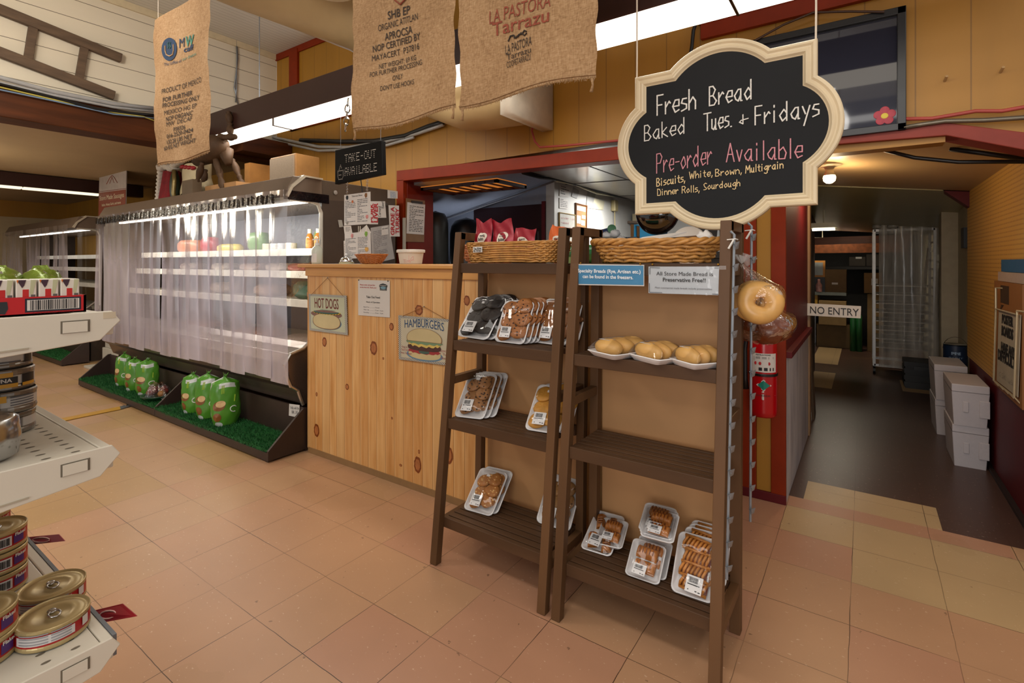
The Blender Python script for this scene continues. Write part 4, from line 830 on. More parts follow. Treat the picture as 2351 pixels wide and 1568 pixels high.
# metal clip strips on the right rack
def clip_strip(label, x, y0, y1, z0, z1, n, side):
    r = thing('clip_strip', label, 'clip strip', (x, y1, z0)); f = lambda k: V((x, y1+(y0-y1)*k, z0+(z1-z0)*k))
    MB().tube([f(0), f(.5), f(1), f(1)+V((-.012, .0, .012))], .0045, 8).build('rod', mat('grey_metal', '#8c939b', .35, .6), r)
    for i in range(n):
        p = f((i+.5)/n); k = .8+.4*random.random()
        MB().prism([p+V((.004, -.012*k, .010)), p+V((.016, -.002, .014)), p+V((.010, .008*k, -.010)), p+V((.002, -.004, -.014))], (.0015, -.002, 0)).tube([p+V((-.004, -.003, .004)), p+V((.004, -.012, .006)), p+V((.008, -.008, -.002)), p+V((.002, -.002, -.006))], .0013, 5).build('clip', mat('grey_metal', '#8c939b'), r)
    MB().tube([f(.985)+V((-.022, -.004, 0)), f(.985)+V((.006, -.008, .002)), f(.985)+V((.010, .004, .0))], .002, 5).tube([f(.985)+V((0, -.008, 0)), f(.985)+V((-.016, -.012, -.03))], .0035, 5).build('zip_tie', WHITE, r)
clip_strip('front grey metal clip strip tied along the right rack leg', -.352, 1.80, 1.685, .34, 1.42, 15, 1)
clip_strip('rear grey metal clip strip hung on the back rack leg', -.335, 2.01, 1.985, .40, 1.46, 13, 1)
# bagels and bread hanging in clear bags
def bread_bag(name, label, hook, ctr, rx, rz, parts):
    r = thing(name, label, 'bread bag', ctr)
    for nm, m, mats in parts: m.build(nm, mats, r, smooth=True)
    hook, ctr = V(hook), V(ctr)
    def fn(u, v):
        a = 2*pi*u
        if v < .35: k = v/.35; c = hook+(ctr+V((0, 0, rz*.9))-hook)*k; q = .008+(rx*.75-.008)*k**1.3; return c+V((q*cos(a)*(1+.12*sin(9*a)*(1-k)), q*.75*sin(a)*(1+.12*sin(9*a)*(1-k)), 0))
        k = (v-.35)/.65; b = k*pi*.97; return ctr+V((rx*1.06*cos(a)*max(.05, sin(b*.75+pi*.26)**.6), rx*.8*sin(a)*max(.05, sin(b*.75+pi*.26)**.6), rz*(.9-1.98*k)+.004*sin(5*a+k*6)))
    MB().grid(fn, 30, 26, wu=True).build('clear_bag', mat_film('bag_film', .05, .07, bump=.6, bscale=45), r, smooth=True)
    tf = MB(); rnd = random.Random(2)
    for i in range(9): a = i*.7; tf.add([hook, hook+V((.035*cos(a), .02*sin(a), .03+.012*sin(i*3))), hook+V((.035*cos(a+.6), .02*sin(a+.6), .034))], [(0, 1, 2)])
    tf.build('bag_knot', mat_film('bag_frosty', .12, .1, haze=.3, hazecol=(.7, .7, .7)), r)
    return r
def torus(c, R, r_, ax, seed):
    c = V(c); M = V((0, 0, 1)).rotation_difference(V(ax)).to_matrix(); m = MB(); n = 36
    m.tube([c+M @ V((R*cos(2*pi*i/n), R*sin(2*pi*i/n), 0)) for i in range(n)], [r_*(1+.06*sin(3*2*pi*i/n+seed)) for i in range(n)], 16, closed=True); return m
BG = [mat('bagel_crust', '#cc9c58', .35, var=.25, scale=12)]
bc = PY(1.93)(1746, 693)
bread_bag('bagel_bag', 'clear bag of golden bagels hanging from the clip strip', PY(1.96)(1703, 606), bc, .074, .066, [('bagel', torus(bc+V((.004, -.03, 0)), .044, .030, (.35, -1, .15), 0), BG), ('bagel', torus(bc+V((-.02, .012, .0)), .045, .028, (.1, -1, .1), 2), BG), ('bagel', torus(bc+V((-.012, .05, -.005)), .045, .027, (-.3, -1, .2), 4), BG)])
lc = PY(2.10)(1751, 749)
lm = MB()
for i in range(5): a = i*1.3; lm.ball(lc+V((.052*cos(a), .035*sin(a), .014*sin(a*2)-.006)), (.052, .04, .044), 14, 10, fn=lambda d: 1+.1*sin(d.x*7+d.z*9))
bread_bag('sweet_bread_bag', 'clear bag of dark brown glazed bread below the bagels', PY(2.06)(1716, 612), lc, .108, .062, [('sweet_bread', lm, [mat('glazed_bread', '#6a3216', .3, var=.4, scale=20, bump=.2)])])
# ============================================================= FIRE EXTINGUISHER
ex = thing('fire_extinguisher', 'red fire extinguisher on the striped post beside the hallway', 'fire extinguisher', (-.45, 3.045, .50)); ec, er = V((-.45, 3.045, 0)), .068
MB().lathe([(.0, .503), (.058, .50), (.066, .51), (er, .53), (er, .90), (.06, .94), (.035, .965), (.02, .97)], ec, 36).build('cylinder', mat('extinguisher_red', '#a80812', .22, var=.04), ex, smooth=True)
MB().lathe([(.022, .965), (.022, 1.0), (.03, 1.0), (.03, 1.02), (.01, 1.03)], ec, 16).bar(ec+V((0, 0, 1.02)), ec+V((-.08, -.05, 1.05)), .02, .012).bar(ec+V((0, 0, 1.0)), ec+V((-.09, -.06, .99)), .02, .012).build('valve_handle', BLACK, ex)
MB().tube([ec+V((-.02, -.02, .99)), ec+V((-.075, -.03, .95)), ec+V((-.085, -.035, .85)), ec+V((-.084, -.035, .70)), ec+V((-.082, -.035, .64))], [.011, .011, .012, .013, .018], 10).build('hose', BLACK, ex, smooth=True)
MB().lathe([(er+.002, .722), (er+.004, .724), (er+.004, .734), (er+.002, .736)], ec, 36).bar(ec+V((0, er, .73)), ec+V((0, .1, .73)), .05, .02).build('bracket_band', BLACK, ex)
cw = lambda p: V((p.x, ec.y-sqrt(max(1e-6, er*er-(p.x-ec.x)**2))-.0012, p.z))
def cyl_patch(x0, x1, z0, z1, n=16): return MB().grid(lambda u, v: cw(V((x0+(x1-x0)*u, 0, z0+(z1-z0)*v))), n, 1)
cyl_patch(ec.x-.060, ec.x+.064, .745, .845).build('instruction_label', PAPER, ex)
q = MB(); cw2 = lambda p: cw(p)+V((0, -.001, 0))
txt(q, 'INSTRUCTIONS', (ec.x-.026, 0, .834), (.07, 0, 0), (0, 0, .007), warp=cw2, bold=.02)
for i in range(6):
    for j in range(4): x = ec.x-.056+j*.03; q.add([cw2(V((a, 0, b))) for a, b in ((x, .826-i*.004), (x+.022, .826-i*.004), (x+.022, .8245-i*.004), (x, .8245-i*.004))], [(0, 1, 2, 3)]) if i < 3 or j == 0 else None
for j in range(3): x = ec.x-.012+j*.026; q.add([cw2(V((x+a, 0, .753+b))) for a, b in ((0, 0), (.017, 0), (.017, .017), (0, .017))], [(0, 1, 2, 3)])
q.build('label_print', INK, ex)
for a in (-.022, .0, .042): MB().ball(cw2(V((ec.x+a-.005, 0, .792))), (.007, .001, .009), 10, 6).build('red_pictogram', REDINK, ex)
def dia(cx, cz, w, h, k=0): return [cw(V((ec.x+cx+a*w/2, 0, cz+b*h/2)))+V((0, -k, 0)) for a, b in ((0, 1), (1, 0), (0, -1), (-1, 0))]
q = MB(); q.add(dia(.012, .676, .072, .062, .0008), [(0, 1, 2, 3)], 0); q.add(dia(.012, .676, .06, .052, .0016), [(0, 1, 2, 3)], 1); q.build('green_diamond', [PAPER, mat('teal_ink', '#0f7766', .4)], ex)
q = MB(); q.add(dia(.010, .622, .106, .048, .001), [(0, 1, 2, 3)], 0); q.build('brand_diamond', PAPER, ex)
q = MB(); txt(q, 'AMEREX', (ec.x-.024, 0, .617), (.068, 0, 0), (0, 0, .009), warp=lambda p: cw(p)+V((0, -.0025, 0)), bold=.02); q.build('brand_lettering', INK, ex)
q = MB(); q.ball(cw(V((ec.x+.01, 0, .634)))+V((0, -.002, 0)), (.008, .0008, .004), 10, 6); q.build('small_emblem', REDINK, ex)
# ============================================================= COUNTER ITEMS, SIGNS, PAPERS
ZC = 1.3185
b = thing('soap_dispenser', 'clear hand sanitiser pump bottle at the left end of the counter', 'pump bottle', (-3.235, 2.21, ZC)); o = V((-3.235, 2.21, ZC))
MB().lathe([(.034, 0), (.038, .004), (.038, .085), (.036, .105), (.028, .122), (.014, .130), (.013, .135)], o, 28).build('clear_bottle', mat('clear_gel', '#c3c7b8', .08, var=.02, spec=.6), b, smooth=True)
MB().lathe([(.016, .133), (.016, .150), (.007, .152), (.006, .172), (.013, .174), (.013, .180)], o, 16).bar(o+V((.008, -.0, .178)), o+V((-.034, -.012, .176)), .012, .009).build('pump_head', mat('pump_white', '#dedcd8', .3), b, smooth=False)
MB().grid(lambda u, v: o+V((.0385*sin(-.9+1.8*u), -.0385*cos(-.9+1.8*u), .012+.062*v)), 12, 1).build('front_label', PAPER, b)
MB().grid(lambda u, v: o+V((.039*sin(-.95+.75*u), -.039*cos(-.95+.75*u), .052+.010*v)), 8, 1).build('blue_band', mat('label_blue', '#3f86b5', .4), b)
b = thing('service_bell', 'small chrome service bell beside the woven bowl', 'bell', (-2.955, 2.25, ZC)); o = V((-2.955, 2.25, ZC))
MB().lathe([(.050, 0), (.052, .006), (.048, .012)], o, 24).build('bell_base', mat('bell_base_cream', '#b9b28a', .4), b)
MB().lathe([(.046, .014), (.046, .018), (.042, .034), (.030, .047), (.012, .054), (.006, .056)], o, 28).lathe([(.004, .055), (.004, .064), (.009, .066), (.009, .070), (.002, .073)], o, 12).build('bell_dome', CHROME, b, smooth=True)
b = thing('plastic_tub', 'white lidded plastic tub with red scrawl on the counter', 'tub', (-2.325, 2.25, ZC)); o = V((-2.325, 2.25, ZC))
MB().lathe([(.066, 0), (.069, .004), (.080, .078), (.0, .078)], o, 36).build('tub_body', mat('tub_white', '#cfc6b8', .4, var=.02), b, smooth=False)
MB().lathe([(.080, .072), (.088, .072), (.089, .086), (.084, .090), (.082, .086), (0, .085)], o, 36).build('lid', mat('tub_lid', '#d4cdc2', .4, var=.02), b)
q = MB(); tp = PY(2.172); hand(q, 'Tips', tp(926, 604), tp(943, 602)-tp(926, 604), V((0, 0, .02)), w=.12); hand(q, 'la', tp(938, 600), tp(951, 597)-tp(938, 600), V((0, 0, .035)), w=.08); q.build('red_scrawl', mat('pink_marker', '#c78a86', .6), b)
tag(MB().prism([(-3.18, 2.2, ZC), (-2.75, 2.2, ZC), (-2.70, 2.55, ZC), (-3.15, 2.5, ZC)], (0, 0, .002)).build('flat_papers', PAPER), 'flat white papers lying on the counter behind the bell', 'papers')
# LED sign with menus hung below it
YL = 2.28; L = PY(YL); led = thing('led_sign', 'black hanging LED sign reading TAKE-OUT AVAILABLE above the counter', 'sign', L(822, 410))
MB().prism([L(*p) for p in ((769, 345), (876, 322), (878, 400), (769, 423))], (0, .035, 0)).build('sign_case', mat('sign_black', '#0b0b0c', .5, spec=.15), led, bevel=.003)
dots = {'T': '11111 00100 00100 00100 00100', 'A': '01110 10001 11111 10001 10001', 'K': '10010 10100 11000 10100 10010', 'E': '11111 10000 11110 10000 11111', '-': '00000 00000 01110 00000 00000', 'O': '01110 10001 10001 10001 01110', 'U': '10001 10001 10001 10001 01110', 'V': '10001 10001 10001 01010 00100', 'I': '00100 00100 00100 00100 00100', 'L': '10000 10000 10000 10000 11111', 'B': '11110 10001 11110 10001 11110'}
dm = MB(); LO = L(769, 423); ux = L(876, 322).x-LO.x
def led_word(s, x0, z0, w, h):
    n = len(s)
    for i, chh in enumerate(s):
        for r_, row in enumerate(dots[chh].split()):
            for c_, b_ in enumerate(row):
                if b_ == '1':
                    x = x0+(i+c_/6)*w/n; z = z0+h*(1-r_/4); dm.add([(x-.0034, YL-.0012, z-.0022), (x+.0034, YL-.0012, z-.0022), (x+.0034, YL-.0012, z+.0022), (x-.0034, YL-.0012, z+.0022)], [(0, 1, 2, 3)])
led_word('TAKE-OUT', LO.x+.115, LO.z+.145, .335, .05); led_word('AVAILABLE', LO.x+.115, LO.z+.052, .345, .05)
for pts in ([(.035, .05), (.045, .03), (.085, .03), (.095, .05), (.095, .09), (.035, .09), (.035, .05)], [(.05, .1), (.065, .13), (.08, .1)], [(.05, .06), (.08, .06)]):
    for (xa, za), (xb, zb) in zip(pts, pts[1:]):
        n = max(2, int(sqrt((xa-xb)**2+(za-zb)**2)/.009))
        for i in range(n): x, z = LO.x+xa+(xb-xa)*i/n, LO.z+za+(zb-za)*i/n; dm.add([(x-.003, YL-.0012, z-.002), (x+.003, YL-.0012, z-.002), (x+.003, YL-.0012, z+.002), (x-.003, YL-.0012, z+.002)], [(0, 1, 2, 3)])
o = dm.build('led_dots', mat('unlit_led', '#d6cdc0', .4), led); o['kind'] = 'stuff'
for px in (778, 870): p = L(px, 345 if px < 800 else 324); MB().tube([p+V((0, .015, 0)), V((p.x, YL+.015, 2.45))], .0012, 5).build('hanging_wire', GALV, led)
MB().tube([L(823, 412)+V((0, .02, 0)), L(823, 425)+V((0, .03, -.02)), L(822, 470)+V((0, .05, 0))], .0035, 6).build('power_cable', BLACK, led)
def menu(label, c, seed, title, extra):
    m = thing('menu_card', label, 'menu', mid([L(*p) for p in c])); c4 = [L(*p)+V((0, -.003, 0)) for p in c]
    MB().prism(c4, (0, .0015, 0)).build('card', PAPER, m)
    q = MB(); rows(q, c4[0], (c4[1]-c4[0])*.47, c4[3]-c4[0], 14, seed, .08, .95, .22, .93); q.build('menu_text', GREYINK, m); q = MB(); rows(q, c4[0]+(c4[1]-c4[0])*.5, (c4[1]-c4[0])*.42, c4[3]-c4[0], 14, seed+1, .05, .95, .2, .95); q.build('menu_text', GREYINK, m)
    q = MB(); R = c4[1]-c4[0]; D = c4[3]-c4[0]
    if title: txt(q, title, c4[0]+R*.30+D*.10, R*.4, D*-.055, bold=.02); q.build('menu_title', INK, m)
    for k, (u, v, rx, rz, mt) in enumerate(extra): MB().ball(c4[0]+R*u+D*v+V((0, -.0012, 0)), (rx, .0006, rz), 12, 6, fn=lambda d: 1+.15*sin(d.x*6+d.z*5)).build('food_picture', mt, m)
    return m
OR = mat('print_orange', '#c9703f', .5, var=.3, scale=90); BN = mat('print_brown', '#7d5430', .5, var=.3, scale=90); GN = mat('print_green', '#74a02e', .5, var=.2); GY = mat('print_grey', '#8a8378', .5, var=.4, scale=200); YE = mat('print_yellow', '#d3a24d', .5, var=.3, scale=90); PK = mat('print_pink', '#c9807c', .5, var=.3, scale=90)
m1 = menu('laminated takeout menu hung on chains under the LED sign', [(791, 448), (851, 440), (852, 514), (791, 518)], 3, 'Take-out Menu', ((.33, .25, .011, .010, OR), (.84, .1, .014, .017, BN), (.12, .92, .013, .012, GY), (.88, .78, .014, .014, PK), (.12, .1, .014, .016, mat('badge_black', '#23282c', .5))))
for a, b_ in (((797, 418), (797, 447)), ((843, 410), (843, 441))): q = MB(); chain(q, L(*a)+V((0, .004, 0)), L(*b_)+V((0, -.002, 0)), .010, .0016, 9); q.build('hanging_chain', CHROME, m1)
m2 = menu('lower laminated menu card hanging behind the woven bowl', [(792, 536), (851, 531), (853, 592), (793, 594)], 9, '', ((.3, .12, .014, .016, PK), (.84, .09, .016, .018, GN), (.85, .68, .020, .016, YE)))
for px in (823, 827, 841): MB().tube([L(px, 519), L(px, 533)], .0025, 5).build('card_clip', mat('clear_tape', '#c9c2ae', .2), m2)
# papers on the brown freezer side
XP = -3.305; Q = PX(XP); UP, LEFT = V((0, 0, 1)), V((0, -1, 0))
def side_sheet(name, label, c, m=PAPER, cat='paper'):
    c4 = [Q(*p) for p in c]; return tag(MB().prism(c4, (-.0012, 0, 0)).build(name, m), label, cat), c4
def vtxt(s, words, m, hand_=False):
    for w_, p0, p1, wid in words:
        q = MB(); O = Q(*p0); R = Q(p0[0], p1[1])-O; R = V((0, 0, R.z)); U = V((0, Q(p0[0]-wid, p0[1]).y-O.y, 0))
        (hand if hand_ else txt)(q, w_, O, R, U, **({'w': .09} if hand_ else {'bold': .03, 'off': .002})); q.build('lettering', m, s)
s, c = side_sheet('paper_sign', 'white PORK LIVER notice half hidden behind the takeout menu', [(848, 462), (868, 462), (868, 515), (848, 515)], cat='notice'); vtxt(s, [('PORK', (857, 511), (857, 466), 8), ('LIVER', (867, 511), (867, 466), 9)], REDINK)
s, c = side_sheet('paper_sign', 'white handwritten Corned Beef note beside the liver notice', [(868, 462), (884, 462), (887, 500), (868, 500)], cat='notice'); vtxt(s, [('Corned', (874, 498), (874, 474), 6), ('Beef', (881, 478), (881, 463), 6)], INK, True)
s, c = side_sheet('paper_sign', 'white GRADE A TURKEY notice near the red post', [(892, 471), (916, 472), (918, 543), (895, 543)], cat='notice'); vtxt(s, [('GRADE A', (905, 540), (905, 475), 8), ('TURKEY', (916, 537), (916, 478), 8)], REDINK)
s, c = side_sheet('wall_sticker', 'small white sticker high on the freezer side panel', [(890, 436), (913, 439), (913, 456), (890, 455)], cat='sticker'); q = MB(); rows(q, c[0], c[1]-c[0], c[3]-c[0], 5, 4, .25, .8, .2, .95); q.build('small_print', mat('label_blue', '#3f86b5'), s)
s, c = side_sheet('letter_sheet', 'tilted white letter page low on the freezer side panel', [(851, 523), (893, 516), (906, 594), (855, 606)], mat('letter_paper', '#a7a3a0', .5)); q = MB(); rows(q, c[0], c[1]-c[0], c[3]-c[0], 16, 6, .1, .85, .12, .8, th=.2); q.build('letter_text', GREYINK, s)
s2 = tag(MB().prism([Q(*p)+V((.002, 0, 0)) for p in ((875, 521), (890, 518), (891, 538), (876, 540))], (.0012, 0, 0)).build('paper_note', PAPER), 'small handwritten note stuck on the tilted letter page', 'note'); q = MB(); hand(q, 'sliced', Q(877, 527)+V((.0035, 0, 0)), Q(889, 525)-Q(877, 527), V((0, 0, .014)), w=.12, off=.001); q.build('handwriting', INK, s2)
s, c = side_sheet('shiny_label', 'small shiny square label left of the takeout menu', [(776, 505), (785, 505), (788, 521), (779, 522)], mat('silver_label', '#cfc9bd', .15, .5), 'label')
for k, cc in enumerate((((789, 519), (806, 518), (809, 535), (791, 537)), ((826, 530), (842, 516), (853, 535), (823, 536)), ((789, 553), (796, 551), (797, 592), (790, 590)))):
    s, c = side_sheet('paper_note', ['scrap note peeking between the two menus at left', 'folded scrap note peeking between the two menus at right', 'white slip sticking out left of the lower menu'][k], cc, PAPER, 'note')
    q = MB(); rows(q, c[0], c[1]-c[0], c[3]-c[0], 4, k, .2, .8, .2, .8); q.build('small_print', GREYINK, s)
MB()
tag(MB().lathe([(.016, 0), (.016, .004), (.0, .006)], Q(770, 442), 18, axis=(1, 0, 0)).build('panel_cap', mat('cap_grey', '#8a8078', .4)), 'round grey cap on the freezer side panel', 'cap')
tag(MB().lathe([(.012, 0), (.012, .004), (.0, .005)], Q(887, 469), 18, axis=(1, 0, 0)).build('panel_cap', mat('cap_dull', '#4a433b', .5)), 'dull brown round cap beside the corned beef note', 'cap')
# clipboard on the red jamb
J = PX(-3.322); cb = thing('clipboard', 'brown clipboard with a handwritten order sheet on the red post', 'clipboard', J(952, 510))
MB().prism([J(*p) for p in ((932, 455), (975, 461), (973, 556), (930, 555))], (.004, 0, 0)).build('board', mat('clipboard_brown', '#7d5a38', .5), cb)
c4 = [J(*p)+V((.006, 0, 0)) for p in ((934, 464), (975, 470), (972, 539), (932, 536))]; MB().prism(c4, (.001, 0, 0)).build('order_sheet', PAPER, cb)
q = MB(); rows(q, c4[0]+V((.002, 0, 0)), c4[1]-c4[0], c4[3]-c4[0], 16, 12, .12, .9, .1, .95, th=.3, gaps=6); q.build('handwriting', INK, cb)
MB().bar(J(943, 463)+V((.008, 0, 0)), J(968, 466)+V((.008, 0, 0)), .02, .012, side=(0, 0, 1)).build('clip', mat('dark_steel', '#3a3532', .4, .6), cb)
tag(MB().box((-3.322, YB-.04, 1.32), (-3.30, YB-.021, 1.72)).build('switch_box', mat('dirty_white', '#a69f90', .5, var=.1)), 'narrow off white box on the red post edge', 'switch box')
# counter front signs
pf = PY(YC-.004)
def bilin(c4): return lambda u, v: (c4[0]*(1-u)+c4[1]*u)*(1-v)+(c4[3]*(1-u)+c4[2]*u)*v
CHECK = NT('checker_border'); ck_ = CHECK.new('ShaderNodeTexChecker'); CHECK.t.links.new(CHECK.pos()[0], ck_.inputs[0]); ck_.inputs['Scale'].default_value = 165; ck_.inputs[1].default_value = (*lin('#d5d2c6'), 1); ck_.inputs[2].default_value = (*lin('#1c1c1e'), 1); CHECK.col(ck_.outputs[0]); CHECK.pr(.4); CHECK = CHECK.m
def tin_sign(name, label, c, apex, bg):
    c4 = [pf(*p)+V((0, -.006, 0)) for p in c]; s = thing(name, label, 'sign', mid(c4)); g = bilin(c4)
    MB().prism(c4, (0, .003, 0)).build('checker_border', CHECK, s, bevel=.001)
    MB().prism([g(u, v)+V((0, -.0008, 0)) for u, v in ((.055, .06), (.945, .06), (.945, .94), (.055, .94))], (0, .0006, 0)).build('picture_panel', bg, s)
    a = pf(*apex)+V((0, -.004, 0)); MB().tube([g(.08, .02), a, g(.92, .02)], .0016, 5).build('hanging_cord', CORD, s); MB().ball(a, .004, 8, 6).build('nail', GALV, s)
    return s, g
def blob(s, g, name, m, cu, cv, ru, rv, k, top=-1, bot=1, wob=0, n=40, e=2):
    pts = []
    for i in range(n):
        t = 2*pi*i/n; x, y = cos(t), sin(t); x = abs(x)**(2/e)*(1 if x > 0 else -1); y = abs(y)**(2/e)*(1 if y > 0 else -1); y = max(top, min(bot, y))
        pts.append(g(cu+ru*x, cv+rv*y+wob*sin(t*14))+V((0, -.0009-.0004*k, 0)))
    MB().add(pts, [tuple(range(n))]).build(name, m, s)
def band(s, g, name, m, pts, w, k): MB().tube([g(*p)+V((0, -.0012-.0004*k, 0)) for p in pts], w, 6).build(name, m, s)
BUNA = mat('painted_bun', '#c2b184', .45, var=.12, scale=6); BUNB = mat('painted_bun_dark', '#8a6a48', .45)
SG = mat('sign_sage', '#b7b99d', .45, var=.04); SG2 = mat('sign_cream', '#bcb49c', .45, var=.04)
hd, g = tin_sign('hot_dog_sign', 'small square HOT DOGS tin sign hung on the pine counter', [(710, 674.5), (797, 678.5), (800, 769.5), (712, 758)], (753, 638), SG)
q = MB(); txt(q, 'HOT DOGS', g(.17, .36)+V((0, -.001, 0)), g(.80, .36)-g(.17, .36), (g(.17, .10)-g(.17, .36)), bold=.01, arc=0); q.build('title_lettering', mat('title_maroon', '#6f2f26', .5), hd)
q = MB(); txt(q, "Y'all Come In Here!", g(.32, .42)+V((0, -.001, 0)), g(.70, .42)-g(.32, .42), (g(.3, .385)-g(.3, .42))); q.build('tagline', mat('tagline_green', '#7f9a86', .5), hd)
blob(hd, g, 'plate_shadow', mat('painted_blue', '#5f7f96', .5), .48, .74, .38, .19, 0)
blob(hd, g, 'sausage', mat('painted_sausage', '#7d5a4e', .45, var=.2, scale=20), .47, .52, .41, .11, 1)
band(hd, g, 'relish', mat('painted_relish', '#3f5a50', .5), [(.16+.07*i, .465+.03*(1-((i-4.5)/4.5)**2)) for i in range(10)], .006, 2)
band(hd, g, 'mustard', mat('painted_mustard', '#c9b23f', .45), [(.14+.035*i, .475+.035*(1-((i-10)/10)**2)+(.014 if i % 2 else -.014)) for i in range(21)], .0035, 4)
blob(hd, g, 'bun_outline', BUNB, .475, .71, .365, .205, 5, e=2.4); blob(hd, g, 'bun', BUNA, .475, .705, .35, .19, 6, e=2.4)
hb, g = tin_sign('hamburger_sign', 'square HAMBURGERS tin sign partly behind the left rack leg', [(916, 723.5), (1040, 733.5), (1040, 840.5), (917, 824.5)], (974.5, 704), SG2)
q = MB(); txt(q, 'HAMBURGERS', g(.13, .27)+V((0, -.001, 0)), g(.86, .27)-g(.13, .27), (g(.13, .09)-g(.13, .27)), bold=.01, arc=.25); q.build('title_lettering', mat('title_blue', '#274a72', .5), hb)
for k, (tx, u, v, w_) in enumerate((('Stop In &', .07, .72, .15), ('"KETCHUP"', .06, .79, .17), ('With The Best!', .05, .86, .21), ("DON'T", .80, .72, .12), ('To', .84, .79, .06), ('Share', .81, .87, .11))):
    q = MB(); txt(q, tx, g(u, v)+V((0, -.001, 0)), g(u+w_, v)-g(u, v), (g(u, v-.045)-g(u, v))); q.build('slogan', mat('slogan_red', '#a0545a', .5), hb)
blob(hb, g, 'plate_shadow', mat('painted_blue', '#5f7f96'), .50, .84, .34, .13, 0)
blob(hb, g, 'bottom_bun', BUNA, .50, .815, .30, .12, 1, e=2.4); blob(hb, g, 'tomato', mat('painted_tomato', '#9a2f33', .4), .50, .755, .30, .06, 2, wob=.012); blob(hb, g, 'pickle', mat('painted_relish', '#3f5a50'), .50, .77, .10, .04, 3)
blob(hb, g, 'patty', mat('painted_patty', '#4a2a26', .5, var=.2, scale=60), .50, .665, .31, .085, 4, e=2.8); blob(hb, g, 'cheese', mat('painted_cheese', '#cdb35e', .45), .50, .60, .30, .06, 5, wob=.02); blob(hb, g, 'lettuce', mat('painted_lettuce', '#6e8a68', .5), .50, .555, .34, .05, 6, wob=.016)
blob(hb, g, 'bun_outline', BUNB, .50, .48, .33, .235, 7, bot=.28); blob(hb, g, 'top_bun', BUNA, .50, .475, .318, .222, 8, bot=.27)
c4 = [pf(*p) for p in ((822, 642), (895, 644.5), (895, 729), (822.5, 723.5))]; hs = thing('hours_notice', 'white takeout food hours notice pinned to the pine counter', 'notice', mid(c4)); MB().prism(c4, (0, .001, 0)).build('sheet', PAPER, hs); g = bilin(c4)
def ht(s, u0, u1, v, h, m, bold=.01): q = MB(); txt(q, s, g(u0, v), g(u1, v)-g(u0, v), g(u0, v-h)-g(u0, v), bold=bold); q.build('lettering', m, hs)
ht('Please order and pay first', .07, .55, .155, .035, REDINK); ht('at the front till. Thank you!', .07, .59, .225, .035, REDINK)
ht('Take Out Food', .27, .70, .50, .06, INK); ht('Hours of Operation', .27, .70, .63, .04, INK)
for i, (a, b_) in enumerate((('Mon & Tues', 'Closed'), ('Wed - Sat', '12 pm - 6 pm'), ('Sunday', '12 pm - 5 pm'))): ht(a, .18, .36, .77+i*.075, .03, GREYINK, 0); ht('.................', .37, .53, .77+i*.075, .03, GREYINK, 0); ht(b_, .55, .68 if i == 0 else .80, .77+i*.075, .03, GREYINK, 0)
q = MB(); q.add([g(u, v)+V((0, -.001, 0)) for u, v in ((.68, .13), (.72, .1), (.80, .08), (.88, .1), (.93, .13), (.93, .18), (.91, .18), (.91, .275), (.70, .275), (.70, .18), (.68, .18))], [tuple(range(11))], 0)
q.add([g(.805+.085*cos(t*pi/6), .20+.04*sin(t*pi/6))+V((0, -.0016, 0)) for t in range(12)], [tuple(range(12))], 1); txt(q, 'LOCKEPORT', g(.70, .155)+V((0, -.001, 0)), g(.91, .155)-g(.70, .155), g(.7, .125)-g(.7, .155), 2); txt(q, 'TOWN MARKET', g(.715, .265)+V((0, -.001, 0)), g(.895, .265)-g(.715, .265), g(.7, .245)-g(.7, .265), 2)
q.build('market_badge', [mat('badge_black', '#23282c'), mat('badge_blue', '#6f95a5', .5), PAPER], hs)
for u in (.03, .95): MB().ball(g(u, .01)+V((0, -.002, 0)), .004, 8, 6).build('push_pin', INK, hs)
# ============================================================= ON AND IN THE FREEZER
ZF = 1.947
s = MB(); c4 = [PY(2.40)(*p) for p in ((228, 397), (290, 385), (288, 482), (226, 520))]; c4[2].z = c4[3].z = 1.85
sp = thing('sausage_poster', 'upright Store Made Sausages poster board left of the long freezer', 'poster', mid(c4)); MB().prism(c4, (0, .008, 0)).build('board', [mat('poster_grey', '#a79b92', .5)], sp); g = bilin(c4)
BRK = mat('poster_rust', '#79351f', .5)
MB().add([g(u, v)+V((0, -.002, 0)) for u, v in ((0, .40), (1, .42), (1, .88), (0, .86))], [(0, 1, 2, 3)]).build('rust_panel', BRK, sp)
q = MB(); q.bar(g(0, .38)+V((0, -.002, 0)), g(1, .40)+V((0, -.002, 0)), .006, .002, side=(0, 0, 1)).bar(g(0, .9)+V((0, -.002, 0)), g(1, .92)+V((0, -.002, 0)), .006, .002, side=(0, 0, 1)).tube([g(*p)+V((0, -.002, 0)) for p in ((.3, .25), (.42, .14), (.5, .1), (.58, .14), (.7, .26))], .004, 5).tube([g(*p)+V((0, -.002, 0)) for p in ((.42, .25), (.5, .13), (.58, .25))], .003, 5).build('emblem_lines', BRK, sp)
q = MB()
for tx, u0, u1, v, h in (('Store Made Sausages', .05, .95, .56, .09), ('Italian, Honey Garlic, and more', .14, .84, .68, .05), ('Gluten and Preservative Free', .24, .76, .80, .04)): txt(q, tx, g(u0, v)+V((0, -.003, 0)), g(u1, v)-g(u0, v), g(u0, v-h)-g(u0, v), bold=.01)
q.build('lettering', mat('poster_cream', '#cfc0a0', .5), sp)
uf = thing('upright_freezer', 'white upright freezer between the two brown freezer cases', 'freezer', (-7.6, 2.7, 0))
MB().box((-8.2, 2.45, .22), (-7.03, 3.1, 1.845)).box((-8.2, 2.42, 0), (-7.03, 3.1, .22)).box((-8.1, 2.2, 0), (-7.05, 2.44, .03)).build('cabinet', mat('appliance_white', '#b5b0a4', .4, var=.05), uf, bevel=.006)
